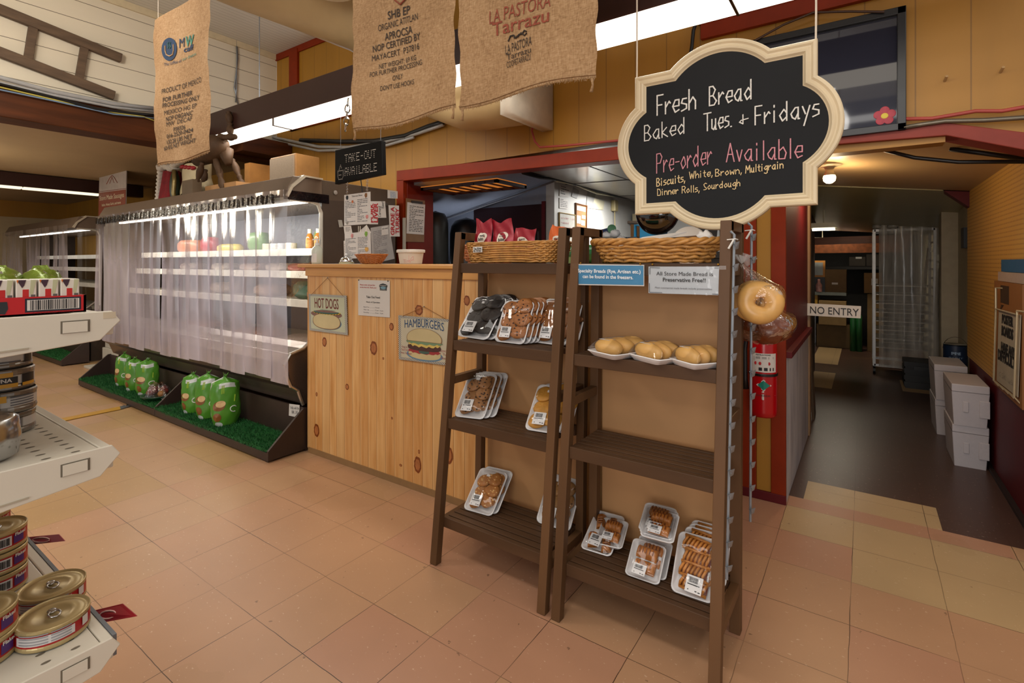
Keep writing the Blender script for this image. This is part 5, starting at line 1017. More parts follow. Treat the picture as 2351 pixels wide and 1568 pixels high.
MB().box((-8.15, 2.42, .30), (-7.06, 2.45, 1.80)).build('door', mat('door_grey_white', '#a39f98', .35), uf, bevel=.006)
MB().tube([(-7.1, 2.41, 1.35), (-7.12, 2.36, 1.28), (-7.13, 2.35, 1.1), (-7.12, 2.36, .95), (-7.1, 2.41, .88)], .015, 8).build('door_handle', mat('handle_white', '#cfcabf', .35), uf, smooth=True)
sn = tag(MB().box((-7.25, 2.40, 1.52), (-7.04, 2.418, 1.74)).build('small_sign', [mat('sign_ivory', '#c9c4b2', .5)]), 'small white sign with a black S on the upright freezer', 'sign'); q = MB(); txt(q, 'S', (-7.16, 2.399, 1.56), (.07, 0, 0), (0, 0, .13), bold=.03); q.build('lettering', INK, sn); MB().box((-7.25, 2.396, 1.52), (-7.205, 2.40, 1.74)).build('green_edge', mat('sign_green', '#1d6b45', .5), sn)
# robed figure
MS = PY(2.3); rf = thing('robed_figurine', 'red velvet robed figurine with white fur and gold cloth on the freezer', 'figurine', (-6.0, 2.4, ZF))
VEL = mat('red_velvet', '#7a0a14', .8, var=.25, scale=20); FUR = mat('white_fur', '#cfc5b5', .9, var=.15, scale=40, bump=.8); GOLD = mat('gold_cloth', '#8f7b4b', .3, .4, var=.3, scale=20, bump=.3); IV = mat('ivory_satin', '#c5b58f', .35, var=.12, scale=10, bump=.2)
c0 = V((-6.12, 2.42, ZF)); MB().grid(lambda u, v: c0+V(((.17-.07*v+.012*sin(u*12*pi))*cos(2*pi*u), (.12-.05*v+.01*sin(u*12*pi))*sin(2*pi*u), .36*v)), 40, 12, wu=True).build('velvet_robe', VEL, rf, smooth=True)
m = MB()
for i in range(9): m.ball(c0+V((-.20+.008*i, -.06, .03+.04*i)), (.036, .034, .032), 10, 8, fn=lambda d: 1+.12*sin(d.x*11+d.z*13))
m.build('fur_trim', FUR, rf, smooth=True)
m = MB()
for i in range(8): m.ball(c0+V((-.09+.055*i, -.07+.01*(i % 3), .40+.025*sin(i*1.1))), (.065, .05, .042), 10, 8, fn=lambda d: 1+.12*sin(d.x*9+d.z*13))
m.build('fur_collar', FUR, rf, smooth=True)
m = MB().ball(c0+V((.21, -.06, .17)), (.055, .05, .18), 14, 10); m.build('green_sash', mat('dark_green_cloth', '#20291a', .5), rf, smooth=True)
m = MB().tube([c0+V((.27, -.08, .01)), c0+V((.25, -.09, .1)), c0+V((.27, -.09, .22)), c0+V((.24, -.08, .34))], .02, 8); m.build('gold_braid', GOLD, rf, smooth=True)
m = MB().grid(lambda u, v: c0+V((.58+(.26-.04*v+.02*sin(v*9))*cos(2*pi*u), (.11-.02*v)*sin(2*pi*u)-.01, .06+.30*v-.09*v*cos(2*pi*u)*-.3+.012*sin(u*20))), 30, 10, wu=True); m.ball(c0+V((.58, 0, .34)), (.2, .1, .03), 14, 6); m.build('ivory_sack', IV, rf, smooth=True)
m = MB()
for i in range(4): m.ball(c0+V((.48+.075*i, -.10, .345-.012*i)), (.05, .02, .02), 10, 6)
m.build('red_bow', mat('bright_red_ribbon', '#8e0a18', .5), rf, smooth=True)
m = MB().tube([c0+V((-.16, .02, .25)), c0+V((-.20, .02, .40)), c0+V((-.12, 0, .50))], .03, 8).tube([c0+V((-.19, 0, .47)), c0+V((-.08, -.01, .42))], .025, 8); m.build('gold_staff', GOLD, rf, smooth=True)
tag(MB().box((-5.36, 2.20, ZF), (-5.14, 2.28, ZF+.16)).build('small_box', mat('brown_box', '#5f4c36', .7)), 'small dull brown box beside the robed figurine', 'box')
tag(MB().box((-5.12, 2.30, ZF), (-4.55, 2.55, ZF+.10)).build('flat_carton', CARD), 'flat cardboard carton under the spindle animal', 'carton')
# spindle animal
AW = mat('turned_wood', '#463221', .65, spec=.2, var=.25, scale=12); an = thing('wooden_animal', 'animal made of turned wooden spindles standing on the freezer top', 'wooden figure', (-4.8, 2.35, ZF))
def spin(p, q, r, nm='leg'):
    p, q = V(p), V(q); L_ = (q-p).length; pr_ = [(.45, 0), (.5, .04), (.35, .07), (.7, .12), (1, .22), (.85, .32), (.5, .42), (.75, .46), (.75, .49), (.5, .52), (.8, .62), (1, .74), (.8, .86), (.5, .93), (.7, .96), (.5, 1)]
    MB().lathe([(r*a, L_*z) for a, z in pr_], p, 14, axis=(q-p)).build(nm, AW, an, smooth=True)
AM = PY(2.3)
for p, q, dy in (((452, 386), (440, 432), .08), ((469, 372), (487, 430), .12), ((493, 355), (515, 431), 0), ((508, 362), (539, 427), .1), ((478, 375), (456, 438), -.05)):
    a, b_ = AM(*p)+V((0, dy, 0)), AM(*q)+V((0, dy, 0)); b_.z = ZF+.005; spin(b_, a, .032)
MB().tube([AM(452, 372), AM(470, 352), AM(495, 338), AM(512, 330)], [.05, .11, .12, .06], 14).build('body', AW, an, smooth=True)
MB().tube([AM(505, 345)+V((0, .05, 0)), AM(512, 375)+V((0, .05, 0))], [.07, .03], 10).build('haunch', AW, an, smooth=True)
spin(AM(498, 316), AM(541, 314), .035, 'neck_bar'); spin(AM(530, 312), AM(525, 256), .034, 'head_post')
spin(AM(512, 330), AM(503, 318), .025, 'neck')
# speaker
spk = thing('loudspeaker', 'wood cased loudspeaker with grey cloth front on the freezer top', 'speaker', (-4.08, 2.56, ZF))
MB().box((-4.27, 2.455, ZF), (-3.89, 2.68, 2.24)).build('cabinet', mat('speaker_oak', '#93693a', .4, var=.2, scale=8), spk, bevel=.004)
MB().box((-4.255, 2.44, ZF+.015), (-3.905, 2.455, 2.225)).build('grille_cloth', mat('grille_grey', '#877662', .8, var=.12, scale=120), spk)
tag(MB().bar((-4.95, 2.75, ZF), (-4.95, 2.75, 2.30), .28, .10).build('wood_block', mat('pine_block', '#9a6a34', .5, var=.15)), 'upright pine post standing behind the spindle animal', 'post')
# goods on the freezer shelves
GD = 'goods on the freezer shelves'
bt = thing('sauce_bottle', 'x', 'bottle', (-3.70, 2.62, 1.432)); o = V((-3.70, 2.62, 1.432))
MB().lathe([(.030, 0), (.033, .005), (.033, .10), (.026, .13), (.017, .145), (.015, .15)], o, 20).build('bottle_body', mat('amber_sauce', '#b8752e', .15, var=.3, scale=40), bt, smooth=True)
MB().lathe([(.018, .148), (.018, .185), (.0, .186)], o, 16).build('cap', mat('cap_white', '#e6e2da', .3), bt)
MB().lathe([(.0338, .03), (.0338, .09)], o, 20).build('bottle_label', mat('orange_label', '#c98a4a', .5, var=.35, scale=80), bt)
put(bt, 'white capped sauce bottle nearest the right end of the top freezer shelf', group=GD)
for k, x in enumerate((-3.82, -3.94)): n = dup(bt); n.location.x = x; put(n, ['middle of three white capped sauce bottles on the top freezer shelf', 'leftmost of three white capped sauce bottles on the top freezer shelf'][k], group=GD)
def pack(name, label, x, y, z, sx, sy, sz, col, cat='food pack', round_=0, tilt=0):
    m = MB()
    if round_: m.lathe([(sx*.92, 0), (sx, .01), (sx, sz*.9), (sx*.95, sz), (0, sz)], (x, y, z), 20)
    else: m.ball((x, y, z+sz/2), (sx*.62, sy*.62, sz*.55), 14, 8, fn=lambda d: 1/max(.62, max(abs(d.x), abs(d.y), abs(d.z))**.7))
    o = m.build(name, mat('pack_'+col[1:], col, .35, var=.25, scale=50), smooth=not round_); return tag(o, label, cat, GD)
pack('tub', 'row of white dip tubs, leftmost one on the top freezer shelf', -4.55, 2.6, 1.432, .055, .055, .07, '#cfc7b0', 'tub', 1)
for k, x in enumerate((-4.43, -4.31, -4.19)): pack('tub', ['white dip tub second in the row on the top freezer shelf', 'white dip tub third in the row on the top freezer shelf', 'white dip tub last in the row on the top freezer shelf'][k], x, 2.6, 1.432, .05, .05, .07, ['#c9c6c0', '#bfc4c9', '#cbbfae'][k], 'tub', 1)
pack('produce_bag', 'green leafy bag on the top freezer shelf behind the tubs', -4.75, 2.62, 1.432, .18, .12, .18, '#5f8a4a', 'bag')
pack('produce_bag', 'green bag lying behind the sauce bottles', -3.95, 2.8, 1.432, .22, .12, .2, '#7f9a5a', 'bag')
pack('food_pack', 'yellow stacked packs in the middle of the top freezer shelf', -5.25, 2.6, 1.432, .3, .12, .08, '#cdb95e')
pack('food_pack', 'orange and red bag toward the left of the top freezer shelf', -6.1, 2.6, 1.432, .34, .14, .14, '#c9805a')
pack('food_pack', 'red pack left of the yellow packs on the top freezer shelf', -5.7, 2.62, 1.432, .2, .12, .16, '#a6404a')
pack('food_pack', 'pale carton at the right end of the top freezer shelf', -3.56, 2.62, 1.432, .10, .10, .16, '#cdbfa2')
for k, (x, c_, lb) in enumerate(((-3.62, '#b0574a', 'pink meat pack at the right of the middle freezer shelf'), (-3.95, '#8a4034', 'brown meat tray tilted on the middle freezer shelf'), (-4.3, '#c2b2a6', 'white pack in the centre of the middle freezer shelf'), (-4.75, '#bda79c', 'pale pack left of centre on the middle freezer shelf'), (-5.3, '#c5b9ae', 'stack of pale packs on the middle freezer shelf'), (-6.0, '#b9aaa0', 'pale pack at far left of the middle freezer shelf'))): pack('food_pack', lb, x, 2.58, 1.252, .24, .16, .07, c_)
for k, (x, c_, lb) in enumerate(((-3.6, '#a8584a', 'red meat pack at right of the lowest freezer shelf'), (-3.78, '#1f5a4a', 'dark green round pack above the lowest freezer shelf'), (-4.4, '#b0907a', 'tan pack on the lowest freezer shelf'), (-5.2, '#b7a08e', 'beige pack left on the lowest freezer shelf'))): pack('food_pack', lb, x, 2.55, 1.032, .26, .2, .10 if k != 1 else .14, c_)
for k, (x, c_, lb) in enumerate(((-4.55, '#a0705a', 'meat pack lying in the freezer well near the middle'), (-3.75, '#b5a294', 'white pack lying in the freezer well at right'), (-5.6, '#a5745e', 'meat pack lying in the freezer well at left'))): pack('food_pack', lb, x, 2.5, .665, .4, .25, .06, c_)
# ============================================================= POTATO BAGS ON THE RAMP
GB = mat('green_bag_film', '#4a8426', .3, var=.15, scale=10, bump=.25); CL = mat('clear_bag_back', '#b9bdb9', .25, var=.2, scale=20, bump=.3); POT = mat('potato_print', '#7a4a1e', .45, var=.2); POT2 = mat('cut_potato_print', '#c9a878', .45, var=.1); YT = mat('yellow_green_ink', '#9ab53a', .5)
def veg_bag(label, px, py, w, h, seed, turn):
    p = PZ(.085)(px, py); w *= .84; h *= 1.08; r = thing('potato_bag', label, 'potato bag', p, 'green potato bags on the turf ramp'); R = Matrix.Rotation(turn, 3, 'Z'); lean = -.12
    def fn(u, v, o=0):
        a = 2*pi*u; k = v; q = (.62+.55*sin(pi*min(1, k*.95+.05))**.7) if k < .86 else max(.10, 1.0-(k-.86)*9.0); q = min(q, 1.05); cr = 1+.035*sin(a*5+k*9+seed)+.02*sin(a*9-k*21)
        x = w/2*q*cr*cos(a); y = w*.30*q*cr*sin(a); return p+R @ V((x*(1+o), y*(1+o)-lean*h*k*k*.6, h*k+.008*sin(a*3+seed)*k))
    m = MB().grid(fn, 36, 22, wu=True); 
    m.m = [1 if (((i % 36)+.5)/36 < .5 and ((i % 36)+.5)/36 > .04) or ((i//36)/22 > .74 and (i//36)/22 < .86 and .66 < ((i % 36)+.5)/36 < .86) else 0 for i in range(36*22)]
    m.build('bag_film', [GB, CL], r, smooth=True)
    m = MB(); rnd = random.Random(seed)
    for i in range(7): a = i*.9; q = fn(.75, .985); m.add([q+V((-.012, 0, -.01)), q+V((.012, 0, -.01)), q+V((.028*cos(a)+.006, .02*sin(a), .02+.01*sin(i*2)))], [(0, 1, 2)])
    m.build('tied_top', GB, r)
    def spot(nm, u, v, ru, rv, mt, o): MB().add([fn(u+ru*cos(2*pi*i/18), v+rv*sin(2*pi*i/18), o) for i in range(18)]+[fn(u, v, o+.012)], [(i, (i+1) % 18, 18) for i in range(18)]).build(nm, mt, r)
    spot('potato_picture', .66, .42, .075, .10, POT, .03); spot('cut_potato_picture', .685, .46, .055, .07, POT2, .06); spot('potato_picture', .64, .19, .05, .09, POT, .03)
    MB().tube([fn(.83+.045*cos(t*.55+.7), .33+.06*sin(t*.55+.7), .035) for t in range(9)], .004, 5).build('white_logo', mat('logo_white', '#cfd4c8', .4), r)
    q = MB()
    for k in range(3): q.tube([fn(.70+.012*k, .66, .03), fn(.70+.012*k, .82, .03)], .0022, 4)
    q.build('print_lines', YT, r); q = MB().tube([fn(.84, .48, .03), fn(.845, .62, .03)], .004, 4).build('print_line', YT, r)
    spot('clear_corner', .64, .03, .06, .06, CL, .03)
for a in (('leftmost potato bag of the left group on the ramp', 282, 884, .17, .30, 1, -.5), ('middle potato bag of the left group on the ramp', 307, 895, .17, .29, 2, -.3), ('right potato bag of the left group on the ramp', 338, 905, .21, .31, 3, -.1),
          ('leftmost potato bag of the right group on the ramp', 441, 946, .18, .30, 4, -.35), ('middle potato bag of the right group on the ramp', 477, 958, .20, .33, 5, -.2), ('front right potato bag of the right group on the ramp', 518, 973, .23, .34, 6, .1)): veg_bag(*a[:6], a[6]+1.15)
ob = thing('onion_bag', 'clear bag of small red onions and potatoes in a green dish', 'vegetable bag', PZ(.085)(362, 918)); oc = PZ(.085)(362, 916)
MB().lathe([(.08, 0), (.13, .035), (.135, .045), (.12, .04), (.07, .01), (0, .01)], oc, 24).build('green_dish', mat('dark_green_dish', '#123a22', .4), ob, smooth=True)
rnd = random.Random(4)
for i in range(9): a = i*.7; MB().ball(oc+V((.085*cos(a)*(1 if i < 7 else .2), .05*sin(a), .06+.012*(i % 3))), (.034, .032, .03), 12, 8).build('onion' if i % 3 else 'potato', mat('red_onion', '#6b2b24', .3, var=.2) if i % 3 else mat('brown_potato', '#8a5c2c', .5, var=.2), ob, smooth=True)
MB().grid(lambda u, v: oc+V(((.145-.09*v+.02*sin(u*38))*cos(2*pi*u), (.10-.06*v+.015*sin(u*44))*sin(2*pi*u), .03+.11*v+.012*sin(u*30+v*5))), 50, 8, wu=True).build('clear_bag', mat_film('produce_film', .12, .08, bump=.8, bscale=60), ob)
pt = tag(sheet('price_card', [PY(2.112)(*p) for p in ((664, 927), (688, 930), (686, 959), (663, 954))], .001, PAPER), 'small white handwritten price card on the brown ramp back', 'price card')
q = MB(); hpx(q, '10lb white', PY(2.11), (667, 938), (686, 940), 6, w=.12); hpx(q, '$8.35', PY(2.11), (670, 948), (684, 950), 6, w=.14); q.build('handwriting', GREYINK, pt)
tag(MB().prism([PZ(.004)(*p) for p in ((132, 963), (275, 934), (277, 940), (136, 969))], (0, 0, .004)).build('floor_strip', mat('yellow_tape', '#b98a2c', .4, var=.1)), 'yellow tape strip on the floor leading to the ramp', 'floor tape')
tag(MB().prism([PZ(.004)(*p) for p in ((275, 934), (299, 928), (300, 933), (277, 940))], (0, 0, .005)).build('metal_strip', GALV), 'short grey metal strip at the end of the yellow tape', 'metal strip')
tag(MB().prism([PZ(0.0)(*p) for p in ((186, 870), (292, 928), (290, 934), (182, 874))], (0, 0, .014)).build('wood_strip', mat('pale_ply', '#8a6a48', .6)), 'thin wood strip on the floor along the left of the ramp', 'wood strip')
# ============================================================= WALL PIECES ABOVE
lad = thing('wooden_ladder', 'old weathered wooden ladder hung slanting on the white plank wall', 'ladder', (-5.33, 1.2, 2.8)); WL = PX(-5.33); OLD = mat('weathered_wood', '#5b4734', .7, var=.35, scale=6, sc=(5, 1, 5), bump=.1)
def ext(p, q, k): p, q = WL(*p), WL(*q); return p+(p-q)*k, q
for p, q in (((0, 22), (278, 134)), ((0, 120), (262, 220))): a, b_ = ext(p, q, 1.2); MB().bar(a, b_, .045, .075, side=(1, 0, 0)).build('rail', OLD, lad, bevel=.004)
for p, q in (((76, 62), (64, 140)), ((194, 108), (181, 185))): MB().bar(WL(*p), WL(*q), .025, .055, side=(1, 0, 0)).build('rung', OLD, lad, bevel=.003)
a = WL(76, 62)-WL(194, 108)
for k in (1, 2): MB().bar(WL(76, 62)+a*k, WL(64, 140)+(WL(64, 140)-WL(181, 185))*k, .025, .055, side=(1, 0, 0)).build('rung', OLD, lad)
CBX = PX(-5.27)
for k, (pts, r_, m, nm, lb) in enumerate((
    ([(-60, 165), (0, 178), (120, 210), (260, 238), (362, 250)], .018, mat('pale_conduit', '#a9a9a8', .4, .3), 'conduit', 'upper pale grey conduit above the brown beam'),
    ([(-60, 178), (0, 190), (120, 218), (260, 246), (362, 257)], .012, mat('pale_conduit', '#a9a9a8'), 'conduit', 'lower pale grey conduit above the brown beam'),
    ([(-60, 180), (0, 192), (100, 218), (220, 250), (300, 260), (362, 265)], .013, BLACK, 'cable', 'thick black cable along the top of the brown beam'),
    ([(-60, 190), (0, 200), (120, 228), (260, 258), (330, 268), (362, 280)], .006, mat('yellow_cable', '#b3a54a', .5), 'cable', 'thin yellow cable along the top of the brown beam'),
    ([(-60, 196), (0, 206), (120, 231), (260, 262), (362, 272)], .006, mat('blue_grey_cable', '#6f86a0', .5), 'cable', 'thin blue grey cable along the top of the brown beam'))):
    tag(MB().tube([CBX(*p) for p in pts], r_, 8).build(nm, m, smooth=True), lb, 'cable')
tag(MB().tube([PX(-5.35)(*p) for p in ((524, 12), (541, 30), (541, 60), (546, 135), (538, 200), (549, 250))], .007, 6).tube([PX(-5.345)(*p) for p in ((541, 60), (544, 130), (543, 200), (541, 235))], .006, 6).build('hanging_wire', GALV, smooth=True), 'thin grey wires hanging down the white plank wall', 'wire')
PW = PY(3.11)
tag(MB().box((-5.28, 2.62, 2.44), (-5.05, 3.14, 2.60)).build('beam_stub', DB), 'dark brown beam stub in the corner below the long light fixture', 'beam')
for pts, r_, m, nm, lb in (
    ([(600, 305), (640, 318), (733, 337), (800, 338), (880, 326), (960, 306), (1018, 286)], .016, mat('pale_conduit', '#a9a9a8'), 'conduit', 'pale conduit sagging along the yellow wall below the fixture'),
    ([(596, 312), (650, 328), (732, 346), (800, 344), (890, 333), (950, 315)], .014, mat('pale_conduit', '#a9a9a8'), 'conduit', 'second pale conduit under the first on the yellow wall'),
    ([(690, 322), (780, 325), (860, 324), (930, 312), (985, 290), (1018, 280)], .022, BLACK, 'cable', 'thick black cable curving along the yellow wall'),
    ([(1225, 222), (1228, 270), (1221, 300), (1228, 325), (1240, 338), (1300, 334), (1425, 322)], .008, mat('red_cable', '#a04038', .5), 'cable', 'red cable running down and along the yellow wall above the header'),
    ([(2080, 273), (2140, 272), (2200, 262), (2240, 255), (2300, 255), (2351, 246), (2420, 240)], .009, mat('red_cable', '#a04038'), 'cable', 'red cable along the yellow wall above the hallway'),
    ([(2075, 293), (2120, 285), (2170, 278), (2260, 276), (2351, 270), (2420, 266)], .011, mat('steel_conduit', '#6d6659', .35, .6), 'conduit', 'grey steel conduit along the yellow wall above the hallway'),
    ([(1602, 40), (1592, 70), (1588, 110), (1580, 150)], .011, BLACK, 'cable', 'short black cable hanging left of the chalkboard')):
    tag(MB().tube([PW(*p) for p in pts], r_, 8).build(nm, m, smooth=True), lb, 'cable')
# black framed pane
pn = thing('framed_pane', 'black framed dark reflective pane on the yellow wall behind the chalkboard', 'framed pane', (-.17, 3.11, 1.97)); f = MB(); x0, x1, z0, z1 = -.515, .168, 1.972, 2.572
for a, b_ in (((x0, 3.10, z0), (x1, 3.145, z0+.035)), ((x0, 3.10, z1-.035), (x1, 3.145, z1)), ((x0, 3.10, z0), (x0+.035, 3.145, z1)), ((x1-.035, 3.10, z0), (x1, 3.145, z1))): f.box(a, b_)
f.build('frame', mat('pane_frame', '#1b1c20', .35), pn, bevel=.003)
MB().box((x0+.03, 3.125, z0+.03), (x1-.03, 3.135, z1-.03)).build('dark_pane', mat('dark_glass', '#2b2c38', .04, var=.02, spec=.5), pn)
MB().tube([PW(*p)+V((0, -.02, 0)) for p in ((1735, 96), (1800, 60), (1868, 32), (1950, 30), (2030, 31))], .006, 6).build('hanging_chain', mat('dark_chain', '#4a352c', .5, .4), pn)
fc = PY(3.123)(2031, 266)
for k in range(5):
    a = k*2*pi/5+.3; MB().ball(fc+V((.027*cos(a), 0, .027*sin(a))), (.020, .0012, .020), 14, 8).build('flower_petal', mat('flower_red', '#a01830', .45, var=.2, scale=60), pn)
MB().ball(fc+V((0, -.001, 0)), (.015, .0016, .014), 14, 8).build('flower_centre', mat('flower_yellow', '#c9b12c', .45), pn)
for px, py in ((2169, 186), (2297, 166)): p = PY(YB)(px, py); tag(MB().tube([p, p+V((.004, -.035, .012))], .006, 8).build('wall_peg', mat('wood_peg', '#a8865a' if px < 2200 else '#5c4018', .5)), 'pale wooden peg in the yellow wall right of the pane' if px < 2200 else 'dark peg near the right end of the yellow wall', 'peg')
dl = thing('drum_shade', 'round white cloth drum hanging at the ceiling left of the middle sack', 'drum', (-2.75, 2.0, 3.0)); MB().lathe([(.02, 2.93), (.16, 2.95), (.2, 2.98), (.2, 3.3), (.05, 3.32)], (-2.72, 1.95, .075), 28).build('shade', mat('cream_cloth', '#d6cbb2', .6, var=.05), dl, smooth=True); MB().tube([(-2.72, 1.95, 3.38), (-2.72, 1.95, 3.63)], .004, 6).build('hanging_wire', GALV, dl)
# ============================================================= HALLWAY
ne = PY(4.48); c4 = [ne(*p) for p in ((1853, 696), (1977, 703), (1976, 731), (1852, 724))]; s = tag(MB().prism(c4, (0, .004, 0)).build('hall_sign', PAPER), 'white NO ENTRY sign sticking out across the dark hallway', 'sign')
q = MB(); tpx(q, 'NO ENTRY', PY(4.478), (1860, 719), (1972, 726), 16, bold=.0)
for px0 in range(8): pass
q.build('lettering', INK, s)
bl = thing('ceiling_bulb', 'lit bare bulb in a round ceiling holder above the hallway', 'light bulb', (-.19, 4.0, 1.80)); BZ = 1.985
MB().lathe([(.075, BZ+.01), (.075, BZ-.008), (.055, BZ-.016), (.03, BZ-.02), (.028, BZ-.03), (.0, BZ-.03)], (-.19, 4.0, 0), 28).build('holder', mat('bulb_holder', '#b5a88a', .4), bl, smooth=True)
MB().lathe([(.022, BZ-.03), (.024, BZ-.05), (.034, BZ-.075)], (-.19, 4.0, 0), 24).build('bulb_neck', mat('bulb_plastic', '#c9bda0', .4), bl, smooth=True)
MB().lathe([(.034, BZ-.075), (.038, BZ-.09), (.034, BZ-.112), (.018, BZ-.126), (0, BZ-.13)], (-.19, 4.0, 0), 24).build('bulb_globe', emit('bulb_glow', '#ffe2a8', 14), bl, smooth=True)
HCW = PY(3.5)
tag(MB().tube([PY(3.35)(*p) for p in ((2030, 345), (2100, 362), (2200, 372), (2360, 371))], .010, 8).build('cable', BLACK, smooth=True), 'black cable drooping across the hallway ceiling', 'cable')
tag(MB().tube([PY(3.42)(*p) for p in ((2180, 342), (2260, 352), (2360, 366))], .012, 8).build('cable', BLACK, smooth=True), 'second black cable tucked under the hallway header at right', 'cable')
pk = tag(MB().bar((-.352, 5.05, .004), (-.372, 4.80, .80), .02, .14, side=(1, 0, 0)).build('plank', mat('grey_plank', '#5e4a36', .7, var=.3, sc=(1, 1, .2))), 'weathered plank leaning in the hallway behind the tan post', 'plank')
# styrofoam boxes
SF = mat('styrofoam', '#b9b3b6', .6, var=.03, scale=60, bump=.1)
def foam_box(label, x0, x1, y0, y1, z0, z1):
    r = thing('foam_box', label, 'foam box', ((x0+x1)/2, (y0+y1)/2, z0), 'white foam boxes stacked in the hallway'); t_ = .012
    MB().prism([(x0+t_, y0+t_, z0), (x1-t_, y0+t_, z0), (x1-t_, y1-t_, z0), (x0+t_, y1-t_, z0)], (0, 0, .01)).add([(x0+t_, y0+t_, z0), (x1-t_, y0+t_, z0), (x1-t_, y1-t_, z0), (x0+t_, y1-t_, z0), (x0, y0, z1-.05), (x1, y0, z1-.05), (x1, y1, z1-.05), (x0, y1, z1-.05)], [(0, 1, 5, 4), (1, 2, 6, 5), (2, 3, 7, 6), (3, 0, 4, 7)]).box((x0, y0, z1-.05), (x1, y1, z1)).build('box_body', SF, r, bevel=.006)
    zm = (z0+z1)/2-.01; MB().box((x0+.055, y0-.001, zm-.035), (x0+.085, y0+.008, zm+.035)).box((x1-.05, y0-.002, zm-.06), (x1+.001, y0+.012, zm+.05)).build('grip_recess', SF, r, bevel=.004)
foam_box('lower foam box of the front stack in the hallway', .475, .655, 4.38, 4.80, 0, .272); foam_box('upper foam box of the front stack in the hallway', .47, .655, 4.36, 4.80, .272, .540)
foam_box('lower foam box of the rear stack in the hallway', .452, .64, 5.10, 5.5, 0, .272); foam_box('upper foam box of the rear stack in the hallway', .445, .64, 5.08, 5.5, .272, .545)
ck2 = thing('milk_crate', 'black plastic crate on the hallway floor before the baking rack', 'crate', (.5, 7.0, 0)); m = MB()
for z in (.02, .09, .16, .23): m.box((.35, 6.80, z), (.65, 7.15, z+.05))
m.box((.36, 6.81, .0), (.64, 7.14, .27)); m.build('crate_body', mat('crate_black', '#0b0b0c', .5), ck2)
MB().box((.43, 6.785, .20), (.57, 6.80, .24)).build('grip', BLACK, ck2)
def can_tin(name, label, x, y, z, r_, h, body, band_, cat, top=STEEL, group=None):
    r = thing(name, label, cat, (x, y, z), group); o = V((x, y, z))
    MB().lathe([(r_*.97, 0), (r_, .003), (r_, .006), (r_*.98, .008), (r_*.98, h-.008), (r_, h-.006), (r_, h-.002), (r_*.96, h)], o, 36, caps=False).build('can_body', body, r, smooth=False)
    MB().lathe([(r_*.96, h), (r_*.9, h-.004), (r_*.6, h-.0035), (r_*.58, h-.0045), (0, h-.0045)], o, 36, caps=False).build('can_lid', top, r, smooth=True)
    if band_: MB().lathe([(r_*.985, .010), (r_*.985, h-.010)], o, 36, caps=False).build('paper_label', band_, r, smooth=True)
    return r, o
r, o = can_tin('paint_can', 'dark blue labelled paint can on top of another can in the hallway', .645, 5.75, .44, .083, .19, mat('can_navy', '#141b26', .35, .3), mat('paint_label', '#1a2a44', .4, var=.25, scale=6), 'paint can')
MB().tube([o+V((.083*cos(t), .0, .15+.10*sin(t))) for t in [pi*i/10 for i in range(11)]], .002, 5).build('wire_handle', STEEL, r)
q = MB(); cwp = lambda p: V((p.x, o.y-sqrt(max(1e-6, .0845**2-(p.x-o.x)**2))-.001, p.z)); txt(q, 'ppg', o+V((-.035, 0, .115)), (.06, 0, 0), (0, 0, .022), warp=cwp, bold=.03); txt(q, 'PAINT', o+V((-.05, 0, .075)), (.09, 0, 0), (0, 0, .012), warp=cwp); q.build('can_lettering', mat('pale_blue_ink', '#8fa7c2', .5), r)
can_tin('paint_can', 'dark can under the blue labelled paint can in the hallway', .645, 5.75, .25, .083, .19, mat('can_dark', '#101114', .35, .3), None, 'paint can'); tag(MB().box((.56, 5.6, 0), (.71, 5.95, .25)).build('dark_bin', BLACK, bevel=.005), 'black bin under the paint cans in the hallway', 'bin')
# baking rack under a plastic cover
br = thing('baking_rack', 'tall wheeled baking rack under a cloudy plastic cover in the hallway', 'baking rack', (.38, 7.65, 0)); RX0, RX1, RY0, RY1 = .10, .66, 7.42, 8.0; ALU = mat('aluminium', '#a9a7a4', .4, .6)
m = MB()
for x in (RX0, RX1):
    for y in (RY0+.03, RY1): m.bar((x, y, .10), (x, y, 1.72), .028, .028, side=(1, 0, 0))
for z in (.11, 1.71):
    for y in (RY0+.03, RY1): m.bar((RX0, y, z), (RX1, y, z), .028, .028)
    for x in (RX0, RX1): m.bar((x, RY0+.03, z), (x, RY1, z), .028, .028, side=(1, 0, 0))
m.build('frame', ALU, br)
for k in range(14): z = .2+k*.105; MB().bar((RX0, RY0+.03, z), (RX0, RY1, z), .012, .02, side=(1, 0, 0)).bar((RX1, RY0+.03, z), (RX1, RY1, z), .012, .02, side=(1, 0, 0)).build('tray_runner', ALU, br)
for k in range(1, 9): z = .2+k*.105; MB().box((RX0+.02, RY0+.05, z+.008), (RX1-.02, RY1-.02, z+.02)).build('baking_sheet', mat('sheet_metal', '#8a8276', .4, .6), br)
for x in (RX0, RX1):
    for y in (RY0+.04, RY1-.02): MB().lathe([(.0, -.012), (.045, -.012), (.045, .012), (0, .012)], (x, y, .048), 18, axis=(1, 0, 0)).bar((x, y, .05), (x, y, .11), .03, .02).build('caster', BLACK, br)
CV = mat_film('cloudy_cover', .04, .2, (.95, .94, .92), .48, (.66, .62, .56), .6, 9, (1, 1, .4))
def cover(u, v):
    x = RX0+.045+(RX1+.03-RX0-.045)*u; z = 1.77-(1.77-.10)*v; return V((x, RY0-.012*sin(u*19)-.012*sin(u*11+v*2)-.01*v, z+.012*sin(u*7)*(1-v)))
MB().grid(cover, 40, 20).build('plastic_cover', CV, br, smooth=True)
MB().grid(lambda u, v: V((RX1+.028+.01*sin(v*9), RY0+(RY1-RY0)*u, 1.77-1.67*v)), 12, 12).build('plastic_cover', CV, br, smooth=True)
